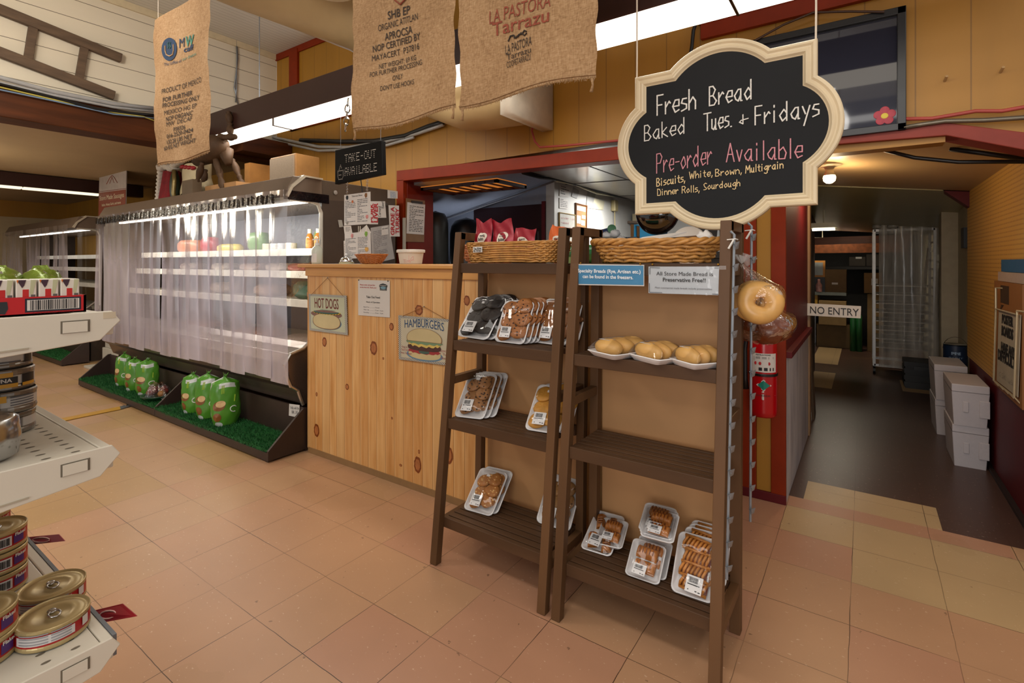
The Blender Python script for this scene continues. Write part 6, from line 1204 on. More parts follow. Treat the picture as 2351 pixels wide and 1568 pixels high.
MB().grid(lambda u, v: V((RX0-.02+(RX1+.05-RX0)*u, RY0-.01+(RY1-RY0)*v, 1.775+.025*sin(u*11+v*5))), 20, 10).build('plastic_cover', CV, br, smooth=True)
m = MB().ball((RX0+.03, RY0-.01, 1.755), (.05, .03, .03), 10, 8, fn=lambda d: 1+.2*sin(d.x*9+d.z*8)).ball((.28, RY0-.02, 1.76), (.06, .03, .035), 10, 8, fn=lambda d: 1+.2*sin(d.x*9+d.z*8)); m.build('bunched_plastic', CV, br, smooth=True)
tag(MB().box((.30, 7.5, 1.80), (.62, 7.75, 1.83)).lathe([(.015, 1.83), (.015, 1.86), (.035, 1.87), (.03, 1.885)], (.34, 7.55, 0), 12).build('pan_cover', BLACK), 'dark pan cover with a knob lying on top of the baking rack', 'pan cover')
cbn = tag(MB().box((.700, 5.45, .80), (.715, 5.62, .98)).build('clipboard', mat('orange_clipboard', '#b57a28', .5)), 'orange brown clipboard on the white wall past the pegboard', 'clipboard'); 
tag(MB().box((.68, 5.6, 1.45), (.715, 5.75, 1.62)).build('switch_box', mat('dark_blue_box', '#1d2530', .5)), 'dark blue box high on the white hallway wall', 'box')
# poster board rack
WX = .655; WQ = PX(WX-.02); pr = thing('poster_rack', 'wire rack with a POSTER BOARDS sheet on the yellow pegboard', 'poster rack', (WX, 4.0, .55)); c4 = [WQ(*p) for p in ((2293, 709), (2343, 723), (2336, 912), (2288, 874))]
MB().prism(c4, (.003, 0, 0)).build('poster_sheet', mat('grubby_poster', '#a39b8a', .55, var=.1), pr); g = bilin(c4)
q = MB()
for tx, u0, u1, v, h in (('POSTER', .2, .72, .17, .11), ('BOARDS', .2, .74, .33, .12), ('HAVE ANY', .2, .85, .55, .12), ('DIFFICULT', .05, .88, .68, .13)): txt(q, tx, g(u0, v)+V((-.001, 0, 0)), g(u1, v)-g(u0, v), g(u0, v-h)-g(u0, v), bold=.05)
q.build('marker_lettering', INK, pr)
q = MB(); hand(q, 'ask us', g(.15, .9)+V((-.001, 0, 0)), g(.8, .9)-g(.15, .9), g(.15, .8)-g(.15, .9), w=.04); q.build('faint_writing', GREYINK, pr)
WR = mat('wire_cream', '#b7a98a', .4, .4); m = MB(); e = V((-.012, 0, 0)); m.tube([p+e for p in c4], .005, 6, closed=True).tube([c4[0]+e, c4[0]+e+V((0, 0, .12)), c4[0]+V((.02, -.08, .12))], .005, 6).tube([c4[1]+e, c4[1]+e+V((0, 0, .02)), c4[1]+V((.02, -.1, .02))], .005, 6)
for k in range(5): p = c4[3]*(1-k/4)+c4[2]*(k/4)+e; m.tube([p, p+V((.03, 0, -.04))], .004, 5)
m.build('wire_frame', WR, pr)
for nm, ys, z0, z1, col, lb, cat, dx in (('flat_box', (3.5, 4.16), .60, 1.22, '#8a5a2c', 'brown printed flat carton standing behind the poster sheet', 'carton', 0), ('foam_sheet', (3.4, 4.08), 1.222, 1.275, '#a8968a', 'pale pinkish sheet edge above the brown flat carton', 'sheet', .004), ('blue_sheet', (3.4, 4.02), 1.277, 1.345, '#24557e', 'blue sheet edge topmost above the poster rack', 'sheet', .008)):
    o = tag(MB().box((WX-.012+dx, ys[0], z0), (WX+.008, ys[1], z1)).build(nm, mat('rackitem_'+nm, col, .6, var=.06)), lb, cat)
    if nm == 'flat_box':
        q = MB(); q.prism([(WX-.013, y, z) for y, z in ((3.78, 1.10), (3.98, 1.10), (3.98, 1.20), (3.78, 1.20))], (-.0005, 0, 0)); q.prism([(WX-.013, y, z) for y, z in ((3.9, 1.09), (4.0, 1.05), (3.96, 1.09))], (-.0005, 0, 0)); q.build('printed_speech_bubble', mat('carton_ink', '#3a2410', .6), o); q = MB(); q.ball((WX-.013, 3.86, .98), (.0008, .06, .05), 16, 8); q.build('printed_dot', mat('carton_ink', '#3a2410'), o)
# storeroom
for lb, x0, x1, y0, y1, z0, z1, col, tape in (('big low carton on the storeroom floor below the no entry sign', -.62, -.17, 9.4, 9.9, 0, .36, '#6a5330', 0), ('flat carton under the no entry sign in the storeroom', -.58, -.22, 9.2, 9.6, .37, .74, '#7a6038', 0), ('tall square carton on the storeroom bench', -.50, -.22, 9.3, 9.6, .87, 1.22, '#6e5434', 1), ('labelled carton beside the baking rack', .0, .22, 9.3, 9.6, .87, 1.17, '#8a6a42', 1), ('stacked carton beneath the labelled carton', .04, .24, 9.3, 9.6, 0, .86, '#6f5632', 0), ('dark carton high on the storeroom shelf at left', -.20, .02, 9.9, 10.2, 1.27, 1.42, '#3b3228', 1), ('dark carton high on the storeroom shelf at right', .03, .25, 9.9, 10.2, 1.27, 1.46, '#352c24', 0)):
    o = tag(MB().box((x0, y0, z0), (x1, y1, z1)).build('storage_carton', mat('carton_'+col[1:], col, .7, var=.1), bevel=.004), lb, 'carton', 'cartons in the storeroom')
    if tape: MB().prism([(x0+.09, y0-.002, z0+.12), (x0+.17, y0-.002, z0+.12), (x0+.17, y0-.002, z0+(.22 if tape and x0 > -.1 else .15)), (x0+.09, y0-.002, z0+(.22 if x0 > -.1 else .15))], (0, -.001, 0)).build('paper_label', PAPER, o)
tb = thing('work_table', 'yellow front storeroom bench with a pale top behind the sign', 'table', (-.6, 9.4, 0)); MB().box((-1.2, 9.25, .82), (-.22, 9.9, .87)).build('table_top', mat('bench_top', '#6a6f68', .4), tb, bevel=.005); MB().box((-1.15, 9.3, .65), (-.60, 9.85, .82)).build('table_front', mat('bench_yellow', '#b88a20', .5), tb)
for x in (-1.1, -.70): MB().box((x, 9.7, 0), (x+.05, 9.75, .65)).build('leg', STEEL, tb)
tag(MB().box((-.74, 9.35, 1.10), (-.50, 9.40, 1.36)).box((-.72, 9.34, 1.13), (-.53, 9.351, 1.33), 1).build('picture_frame', [mat('frame_orange', '#b5782a', .5), mat('frame_grey', '#8f9596', .3)]), 'orange framed grey panel behind the tall carton', 'frame')
tag(MB().box((-.74, 9.33, .87), (-.50, 9.42, 1.10)).build('bench_support', BLACK), 'black block under the orange framed panel', 'block')
tag(MB().lathe([(.04, .87), (.045, .88), (.045, .98), (.02, 1.02), (.02, 1.07), (0, 1.07)], (-.58, 9.28, 0), 16).build('spray_bottle', [mat('red_white_bottle', '#b98a86', .4, var=.5, scale=25)], smooth=True), 'small white and red bottle on the storeroom bench', 'bottle')
for k, x in enumerate((-.135, -.06)): tag(MB().lathe([(.04, 0), (.04, .52), (.02, .56), (0, .56)], (x, 9.2, 0), 16).build('green_cylinder', mat('green_tank', '#1d5a2c', .4), smooth=True), ['left one of two green cylinders in the storeroom', 'right one of two green cylinders in the storeroom'][k], 'cylinder')
tag(MB().box((-.9, 9.92, 1.22), (.3, 10.6, 1.265)).box((-.9, 10.55, 0), (-.85, 10.6, 1.22)).box((.25, 10.55, 0), (.3, 10.6, 1.22)).box((-.9, 9.92, 0), (-.87, 9.95, 1.22)).box((.27, 9.92, 0), (.3, 9.95, 1.22)).build('storage_shelf', mat('dark_shelf', '#1f1b18', .6)), 'dark storage shelf at the back of the storeroom', 'shelf')
for lb, x, y, z, w_, d_ in (('nearer storeroom fluorescent light seen past the chalkboard', -.36, 6.3, 1.70, .13, .35), ('farther storeroom fluorescent light under the dark beam', -.52, 9.0, 1.66, .22, .1)):
    r = thing('storeroom_light', lb, 'light fixture', (x, y, z)); MB().prism([(x-w_, y, z), (x+w_, y, z-.0), (x+w_*.8, y, z+.05), (x-w_*.8, y, z+.05)], (0, d_, 0)).tube([(x, y+d_/2, z+.05), (x, y+d_/2, z+.2)], .006, 5).build('reflector', mat('lamp_white', '#c9c2a8', .4), r); MB().bar((x-w_*.8, y+d_*.4, z-.015), (x+w_*.8, y+d_*.4, z-.015), .03, .02).build('tube_lamp', emit('storeroom_tube', '#fff3d2', 9), r)
# ============================================================= KITCHEN
kb = thing('kitchen_bench', 'dark equipment bench in the kitchen holding the bin and jug', 'bench', (-1.4, 4.1, 0)); MB().box((-1.98, 3.72, 1.36), (-.72, 4.5, 1.405)).build('bench_top', mat('bench_dark', '#24221f', .4), kb); MB().box((-1.95, 3.76, 0), (-.75, 4.46, 1.36)).build('bench_body', mat('bench_body', '#4a4642', .4, .4), kb)
ZB = 1.407; KQ = PY(3.78)
def on_bench(nm, m, mats, lb, cat, **k): return tag(m.build(nm, mats, **k), lb, cat)
on_bench('storage_bin', MB().prism([(-1.80, 3.78, ZB), (-1.60, 3.78, ZB), (-1.585, 3.77, ZB+.125), (-1.815, 3.77, ZB+.125)], (0, .2, 0)).box((-1.825, 3.76, ZB+.118), (-1.575, 3.99, ZB+.128)), mat('bin_grey', '#6d6f6c', .45), 'grey plastic bin full of packets in the kitchen', 'bin', bevel=.003)
tag(MB().lathe([(0, -.08), (.033, -.08), (.033, .05), (0, .05)], (-1.74, 3.85, ZB+.165), 16, axis=(1, -.2, .15)).build('blue_tube', mat('blue_tube', '#22355e', .4), smooth=False), 'dark blue tube lying on the grey kitchen bin', 'tube')
tag(MB().lathe([(0, 0), (.035, 0), (.035, .012), (0, .012)], (-1.66, 3.80, ZB+.19), 20, axis=(.5, -1, .2)).build('green_disc', mat('green_plastic', '#1f6a3c', .4)), 'round green disc above the grey kitchen bin', 'disc')
for k, (x, z, lb) in enumerate(((-1.70, .135, 'white crumpled packet at left in the grey bin'), (-1.63, .15, 'white crumpled packet at right in the grey bin'), (-1.555, .06, 'white plastic bag hanging beside the grey bin'))): tag(MB().ball((x, 3.80 if k < 2 else 3.74, ZB+z), (.04, .03, .035 if k < 2 else .07), 12, 8, fn=lambda d: 1+.22*sin(d.x*8+d.z*10+d.y*5)).build('packet', mat('packet_white', '#bfc0c2', .35), smooth=True), lb, 'packet')
bj = thing('plastic_jug', 'bright blue plastic jug on the kitchen bench', 'jug', (-1.36, 3.82, ZB)); MB().prism([(-1.42, 3.77, ZB), (-1.26, 3.77, ZB), (-1.235, 3.77, ZB+.20), (-1.34, 3.77, ZB+.235), (-1.42, 3.77, ZB+.225)], (0, .13, 0)).build('jug_body', mat('jug_blue', '#1f8fc4', .35, var=.04), bj, bevel=.008); MB().tube([(-1.415, 3.83, ZB+.21), (-1.475, 3.83, ZB+.215), (-1.475, 3.83, ZB+.12), (-1.472, 3.83, ZB+.08)], .012, 8).build('jug_handle', mat('jug_blue', '#1f8fc4'), bj, smooth=True)
mb_ = thing('vented_box', 'brassy metal box with louvred vents on the kitchen bench', 'metal box', (-1.06, 3.85, ZB)); MB().box((-1.20, 3.78, ZB), (-.98, 4.0, ZB+.115)).build('metal_case', mat('brass_grey', '#6d6248', .4, .6), mb_, bevel=.004)
for i in range(2):
    for j in range(3): MB().box((-1.175+i*.09, 3.774, ZB+.03+j*.024), (-1.11+i*.09, 3.782, ZB+.038+j*.024)).build('louvre', mat('brass_dark', '#3a3324', .4, .6), mb_)
tag(MB().box((-1.60, 4.05, ZB), (-1.42, 4.2, ZB+.24)).build('carton', CARD), 'brown carton behind the blue jug', 'carton'); tag(MB().box((-1.52, 3.76, ZB), (-1.43, 3.78, ZB+.12)).build('blue_card', mat('slate_card', '#22303f', .5)), 'small dark slate card standing left of the blue jug', 'card')
gr_ = thing('plastic_wrap_roll', 'green wrap roll lying on the kitchen side of the counter', 'wrap roll', (-1.2, 2.55, ZC)); MB().lathe([(.0, -.2), (.052, -.2), (.052, .2), (0, .2)], (-1.19, 2.55, ZC+.055), 24, axis=(1, 0, 0)).build('green_roll', mat('green_wrap', '#0f5a2c', .25, var=.25, scale=40), gr_); MB().lathe([(.0, -.205), (.02, -.205), (.02, .205), (0, .205)], (-1.19, 2.55, ZC+.055), 16, axis=(1, 0, 0)).build('roll_core', CARD, gr_)
tag(MB().lathe([(0, 0), (.09, .002), (.09, .01), (0, .012)], (-.68, 2.45, ZC+.09), 28, axis=(0, -1, .15)).box((-.72, 2.44, ZC), (-.64, 2.47, ZC+.03)).build('white_plate', WHITE), 'white round plate standing right of the oval basket', 'plate')
on_bench('paper_pile', MB().box((-1.42, 2.5, ZC), (-1.30, 2.6, ZC+.08)), mat('magazine_green', '#5f7a4a', .5, var=.4, scale=30), 'green and white printed packet behind the centre rack posts', 'packet')
# convex mirror dome hung from the ceiling
md = thing('convex_mirror', 'dark glossy convex mirror dome behind the lower left of the chalkboard', 'mirror', (-1.05, 3.0, 1.48)); mc_ = PY(2.95)(1508, 488); MB().grid(lambda u, v: mc_+V((.128*sin(v*pi/2)*cos(2*pi*u), -.07*cos(v*pi/2), .128*sin(v*pi/2)*sin(2*pi*u))), 32, 12, wu=True).build('mirror_dome', mat('black_mirror', '#08080a', .03, var=0, spec=1.0), md, smooth=True); MB().lathe([(.13, 0), (.132, .006), (0, .02)], mc_+V((0, .0, 0)), 32, axis=(0, 1, 0)).build('back_rim', BLACK, md); MB().tube([mc_+V((0, .015, 0)), V((mc_.x, mc_.y+.015, 1.99)), V((mc_.x, 3.14, 2.02))], .006, 6).build('hanger', BLACK, md)
# papers and boards on the white kitchen wall
KX = XK+.004; KP = PX(KX)
def kw(nm, lb, c, m, cat, txts=0, seed=1, ink=GREYINK, dx=0):
    c4 = [KP(*p)+V((dx, 0, 0)) for p in c]; o = tag(MB().prism(c4, (.003, 0, 0)).build(nm, m), lb, cat)
    if txts: q = MB(); rows(q, c4[0]+V((.004, 0, 0)), c4[1]-c4[0], c4[3]-c4[0], txts, seed, .1, .9, .1, .9); q.build('small_print', ink, o)
    return o, c4
kw('paper_notice', 'topmost white paper near the corner of the white kitchen wall', [(1285, 423), (1308, 430), (1305, 453), (1284, 450)], PAPER, 'paper', 4, 1)
kw('paper_notice', 'crooked grey paper right of the topmost kitchen paper', [(1316, 429), (1330, 438), (1324, 456), (1312, 451)], mat('grey_paper', '#9a9a98', .5), 'paper')
kw('paper_notice', 'printed notice below the topmost kitchen paper', [(1284, 454), (1304, 458), (1303, 480), (1284, 478)], PAPER, 'paper', 5, 3)
kw('paper_notice', 'long grey sheet hanging high in the middle of the kitchen wall', [(1349, 438), (1368, 441), (1360, 479), (1345, 477)], mat('grey_paper', '#9a9a98'), 'paper')
kw('paper_notice', 'cream crumpled paper right of the long grey sheet', [(1364, 455), (1388, 462), (1384, 482), (1360, 479)], mat('cream_paper', '#c4bfa6', .5), 'paper')
o, c4 = kw('whiteboard', 'whiteboard with red handwriting on the white kitchen wall', [(1283, 488), (1320, 494), (1320, 597), (1284, 600)], mat('board_cream', '#c2c0b8', .35), 'whiteboard'); q = MB(); g = bilin(c4)
for k, w_ in enumerate(('order list', 'need', 'specials', 'stock', 'bacon', 'chicken', 'butter', 'fries')): hand(q, w_, g(.1, .12+.1*k)+V((.004, 0, 0)), (g(.35+.06*len(w_), .12+.1*k)-g(.1, .12+.1*k)), (g(.1, .07+.1*k)-g(.1, .12+.1*k)), w=.09)
q.build('red_handwriting', mat('red_marker', '#a8525a', .6), o); MB().tube([p+V((.005, 0, 0)) for p in c4], .008, 6, closed=True).build('board_frame', mat('brass_frame', '#a88a4a', .4), o)
o, c4 = kw('cork_board', 'wood framed cork board with papers on the kitchen wall', [(1321, 467), (1346, 473), (1345, 524), (1321, 520)], mat('cork', '#9a6c3e', .7, var=.2, scale=60), 'cork board'); MB().tube([p+V((.005, 0, 0)) for p in c4], .012, 6, closed=True).build('board_frame', mat('wood_frame', '#7a4c22', .5), o); g = bilin(c4)
q = MB()
for a in ((.1, .08, .9, .28), (.1, .5, .45, .85), (.55, .45, .9, .6), (.5, .68, .85, .9)): q.add([g(a[0], a[1])+V((.006, 0, 0)), g(a[2], a[1])+V((.006, 0, 0)), g(a[2], a[3])+V((.006, 0, 0)), g(a[0], a[3])+V((.006, 0, 0))], [(0, 1, 2, 3)])
q.build('pinned_papers', PAPER, o)
tag(MB().box((KX, 6.0, 1.98), (KX+.06, 6.10, 2.12)).build('wall_telephone', mat('phone_cream', '#a89a70', .4), bevel=.01), 'cream wall telephone high on the white kitchen wall', 'telephone'); tag(MB().tube([(KX+.03, 6.05, 1.98), (KX+.03, 6.06, 1.7), (KX+.03, 6.1, 1.45)], .006, 5).build('phone_cord', mat('phone_cream', '#a89a70')), 'thin cord hanging below the wall telephone', 'cord')
tag(MB().box((KX, 6.55, 1.86), (KX+.3, 7.19, 1.89)).bar((KX+.01, 7.0, 1.62), (KX+.26, 7.0, 1.86), .02, .02).build('wall_shelf', mat('shelf_brown', '#5b4a3c', .5)), 'brown wall shelf at the far end of the white kitchen wall', 'shelf')
tag(MB().box((KX+.05, 6.6, 1.891), (KX+.2, 7.0, 1.99)).build('shelf_box', mat('cream_box', '#a39678', .5)), 'cream box on the far kitchen wall shelf', 'box')
for lb, pts, r_, m in (('thick black cable bundle running under the kitchen ceiling', [(1195, 392), (1250, 403), (1290, 405), (1330, 420), (1380, 440), (1450, 452)], .02, BLACK), ('second black cable below the kitchen cable bundle', [(1200, 397), (1240, 408), (1275, 412), (1330, 426), (1400, 448), (1460, 458)], .014, BLACK), ('pale cable looping below the black kitchen cables', [(1278, 416), (1320, 424), (1370, 444), (1420, 452), (1460, 448)], .010, mat('pale_cable', '#c2bfa2', .5))): tag(MB().tube([PX(XK+.08)(*p) for p in pts], r_, 8).build('cable', m, smooth=True), lb, 'cable')
tag(MB().tube([PY(4.5)(*p) for p in ((975, 520), (1030, 500), (1095, 478), (1180, 450), (1272, 416))], .010, 6).build('cable', mat('grey_cable', '#77777c', .5), smooth=True), 'grey cable along the slope of the kitchen ceiling', 'cable')
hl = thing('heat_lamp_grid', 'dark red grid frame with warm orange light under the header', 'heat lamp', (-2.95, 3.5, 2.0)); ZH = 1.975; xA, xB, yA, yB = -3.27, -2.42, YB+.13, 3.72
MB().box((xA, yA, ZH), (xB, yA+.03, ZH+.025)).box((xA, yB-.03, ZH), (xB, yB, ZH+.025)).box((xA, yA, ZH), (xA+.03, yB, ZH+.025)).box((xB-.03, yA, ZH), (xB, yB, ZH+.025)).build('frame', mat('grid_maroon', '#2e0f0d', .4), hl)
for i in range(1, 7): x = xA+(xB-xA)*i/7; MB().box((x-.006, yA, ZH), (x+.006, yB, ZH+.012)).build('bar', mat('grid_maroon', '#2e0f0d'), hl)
MB().box((xA, yA, ZH+.027), (xB, yB, ZH+.033)).build('glowing_backing', emit('amber_glow', '#c8742f', .85), hl)  # wood backing given its own glow in place of light falling on it
for lb, x, y, h, r_, col in (('tall grey rounded appliance standing in the kitchen at left', -3.62, 3.85, 1.86, .13, '#4c504f'), ('dark rounded appliance right of the grey one in the kitchen', -3.42, 4.1, 1.80, .17, '#15161a')):
    r = thing('rounded_appliance', lb, 'appliance', (x, y, 0)); MB().lathe([(r_, 0), (r_, h-r_), (r_*.92, h-r_*.55), (r_*.7, h-r_*.22), (r_*.4, h-.02), (0, h)], (x, y, 0), 28).build('appliance_body', mat('app_'+col[1:], col, .4, .2), r, smooth=True); MB().bar((x+r_*.2, y-r_-.005, 1.35), (x+r_*.2, y-r_-.005, 1.6), .02, .012).build('appliance_strip', BLACK, r)
tag(MB().bar((-2.92, 3.5, 1.32), (-2.92, 3.5, 1.50), .05, .02).box((-2.95, 3.4, 0), (-2.89, 3.6, 1.32)).build('metal_post', STEEL), 'narrow shiny metal post behind the white tub', 'post')
tag(MB().prism([(-1.40, 7.195, 1.55), (-1.15, 7.195, 1.55), (-1.15, 7.195, 1.85), (-1.40, 7.195, 1.85)], (0, -.004, 0)).build('wall_papers', mat('grey_white_paper', '#7d7c78', .5)), 'grey paper on the dark back wall of the kitchen', 'paper')
for k, (a, b_) in enumerate(((1596, 1648), (1652, 1690))): tag(sheet('wall_papers', [PY(5.0)(*p) for p in ((a, 520), (b_, 520), (b_-4, 562), (a, 562))], .003, mat('grey_white_paper', '#7d7c78')), ['grey menu sheet hanging deep in the kitchen behind the oval basket', 'narrow dim sheet hanging beside the menu sheet in the kitchen'][k], 'paper')
# ============================================================= FOREGROUND SHELVES WITH TINS
GX, GY = -.9, .287; SW = mat('gondola_cream', '#cfc9ba', .4, var=.02); SWD = mat('slot_dark', '#6a6254', .6)
gs = thing('store_shelving', 'cream metal store shelving with perforated shelves at the left foreground', 'shelving', (GX-.6, 0, 0))
MB().box((GX-1.3, -.30, 0), (GX-.01, -.27, 1.75)).build('back_panel', SW, gs); 
for x in (GX-.03, GX-1.28): MB().box((x-.015, -.27, 0), (x+.015, -.24, 1.75)).build('upright', SW, gs)
MB().box((GX-1.3, -.27, 0), (GX-.01, .30, .12)).build('base_deck', SW, gs)
for zt, hb in ((1.257, .036), (1.062, .042), (.782, .040)):
    sh = MB().box((GX-1.29, -.26, zt-.022), (GX-.006, GY-.021, zt-.004)).box((GX-1.29, GY-.02, zt-.034), (GX-.006, GY-.006, zt-.0038)).build('shelf_board', SW, gs, bevel=.002)
    hm = MB()
    for r_ in range(2):
        for i in range(30): x, y = GX-.025-i*.0254, GY-.045-r_*.032; hm.lathe([(.0048, 0), (0, .0002)], (x, y, zt-.0036), 8, sx=.55, sy=1.2)
    o = hm.build('shelf_holes', SWD, sh); o['kind'] = 'stuff'
    y0 = GY; MB().prism([(GX-.003, y0, zt-.014), (GX-.003, y0-.010, zt+.001), (GX-.003, -.26, zt+.001), (GX-.003, -.26, zt-hb-.055), (GX-.003, y0-.024, zt-.040)], (.005, 0, 0)).build('bracket', SW, gs, bevel=.0012)
    MB().box((GX+.0021, y0-.068, zt-.026), (GX+.0026, y0-.036, zt-.009)).build('bracket_slot_shade', SWD, gs); MB().box((GX+.0026, y0-.066, zt-.0255), (GX+.0036, y0-.039, zt-.0105)).build('slot_tab', SW, gs)  # corner shade of the recess painted as a dark margin round the cream
    MB().prism([(GX+.0024, y, z) for y, z in ((y0-.10, zt-.040), (-.26, zt-.062), (-.26, zt-.064), (y0-.10, zt-.042))], (.0008, 0, 0)).build('bracket_groove', mat('groove_shade', '#a89f8c', .5), gs)
MB().box((GX-1.29, GY-.006, .748), (GX-.01, GY-.001, .779)).build('price_channel', mat('channel_grey', '#6d737b', .3, .3), gs)
for k, (pts, lb) in enumerate(((((60, 1230), (104, 1237), (118, 1253), (74, 1247)), 'small red price flag on the bottom shelf edge, farther one'), (((212, 1399), (246, 1402), (279, 1432), (228, 1426)), 'red price flag on the bottom shelf edge, nearer one'))):
    fy = PY(GY+.012); c4 = [fy(*p) for p in pts]; c4 = [V((p.x, GY+.0+.03*(i in (1, 2))+.002, p.z)) for i, p in enumerate(c4)]
    o = tag(MB().prism(c4, (0, .001, 0)).build('price_flag', mat('flag_red', '#8e1420', .4)), lb, 'price flag', 'red price flags'); q = MB(); ct = mid(c4); U = (c4[0]-c4[3])*.25; R = (c4[1]-c4[0])*.3; q.tube([ct+R*.7*cos(t*pi/6)+U*sin(t*pi/6)*1.2+V((0, -.001, 0)) for t in range(12)], .0012, 4, closed=True); q.build('white_emblem', mat('flag_white', '#d2a8a2', .5), o)
# --- tins
def wrap_band(parent, o, r_, z0, z1, a0, a1, m, name='label_panel', n=10, off=.0004):
    MB().grid(lambda u, v: o+V(((r_+off)*cos(a0+(a1-a0)*u), (r_+off)*sin(a0+(a1-a0)*u), z0+(z1-z0)*v)), n, 1).build(name, m, parent, smooth=True)
def barcode(parent, o, r_, z0, z1, a0, a1, m=INK):
    rnd = random.Random(5); q = MB(); a = a0
    while a < a1: w = rnd.choice((.012, .02, .035)); q.grid(lambda u, v: o+V(((r_+.0012)*cos(a+w*u), (r_+.0012)*sin(a+w*u), z0+(z1-z0)*v)), 1, 1); a += w+rnd.choice((.012, .02))
    q.build('barcode', m, parent)
def round_txt(parent, s, o, r_, z, a0, a1, h, m, off=.0014, bold=.03):
    q = MB(); am = (a0+a1)/2
    wp = lambda p: o+V(((r_+off)*cos(a0+(a1-a0)*p.x), (r_+off)*sin(a0+(a1-a0)*p.x), p.z)); txt(q, s, (0, 0, z), (1, 0, 0), (0, 0, h), warp=wp, bold=bold, off=0); q.build('label_lettering', m, parent)
TUNA_W = mat('tuna_label', '#b9b6b2', .35, var=.04); TUNA_Y = mat('tuna_yellow', '#c9952c', .4, var=.1); TUNA_K = mat('tuna_black', '#17171a', .4); TINM = mat('tin_metal', '#8a8680', .3, .8); LIDM = mat('tin_lid_dark', '#7d7a76', .35, .5)
zs = 1.060; fa = -.25   # label angle facing the viewer
tx = PZ(zs)(2, 990); TR, THH = .0425, .0335
for k in range(4):
    z = zs+k*(THH+.0005); lb = ['lowest tuna tin of the stack with grey barcode side', 'second tuna tin from the bottom with white and yellow label', 'third tuna tin from the bottom with black WHITE TUNA band', 'top tuna tin of the front stack with grey rim'][k]
    jx = (-.001, 0, -.002, -.004)[k]
    r, o = can_tin('tuna_tin', lb, tx.x+jx*2, tx.y+jx, z, TR, THH, TINM, TUNA_W, 'tin', LIDM, 'stacked tuna tins on the middle shelf')
    A = lambda d: math.radians(d)
    if k in (0, 3): barcode(r, o, TR, .009, .026, A(-38) if k else A(8), A(-14) if k else A(26)); wrap_band(r, o, TR, .010, .012, A(-8), A(30), GREYINK) if k else None
    if k == 3: wrap_band(r, o, TR, .008, .028, A(38), A(60), TUNA_K)
    if k == 2: wrap_band(r, o, TR, .006, .022, A(-75), A(20), TUNA_K); wrap_band(r, o, TR, .006, .012, A(-75), A(20), TUNA_Y, off=.0009); wrap_band(r, o, TR, .022, .029, A(-30), A(12), TUNA_Y); wrap_band(r, o, TR, .006, .024, A(28), A(60), TUNA_K); wrap_band(r, o, TR, .006, .011, A(28), A(60), TUNA_Y, off=.0009); round_txt(r, 'WHITE TUNA', o, TR, .0145, A(-62), A(10), .0055, PAPER); round_txt(r, 'CLOVER', o, TR, .023, A(-75), A(-36), .005, PAPER)
    if k == 1: wrap_band(r, o, TR, .006, .017, A(-75), A(-12), TUNA_K); wrap_band(r, o, TR, .018, .028, A(-75), A(-2), TUNA_Y); round_txt(r, 'CLOVER', o, TR, .009, A(-65), A(-18), .006, PAPER); [wrap_band(r, o, TR, .024-j*.004, .0255-j*.004, A(4), A(50), GREYINK) for j in range(4)]
t2 = PZ(zs)(-22, 955)
for k in range(4): r, o = can_tin('tuna_tin', ['lowest tuna tin of the stack behind, cut by the photo edge', 'second tuna tin of the stack behind, cut by the photo edge', 'third tuna tin of the stack behind, cut by the photo edge', 'top tuna tin of the stack behind, cut by the photo edge'][k], tx.x-.092, tx.y+.01, zs+k*.034, TR, THH, TINM, TUNA_W, 'tin', LIDM, 'stacked tuna tins on the middle shelf')
st = thing('oblong_tin', 'shiny silver oblong tin lying at the left edge of the middle shelf', 'tin', (GX-.04, .13, zs)); sc_ = PZ(zs+.03)(-8, 1010)
so = PZ(zs)(-62, 1070); MB().lathe([(.0, 0), (.026, 0), (.031, .005), (.033, .03), (.031, .055), (.026, .060), (0, .060)], so+V((-.012, 0, 0)), 36, sx=1.0, sy=1.5).build('tin_body', mat('bright_tin', '#b4b6b8', .18, .95, var=.02), st, smooth=True)
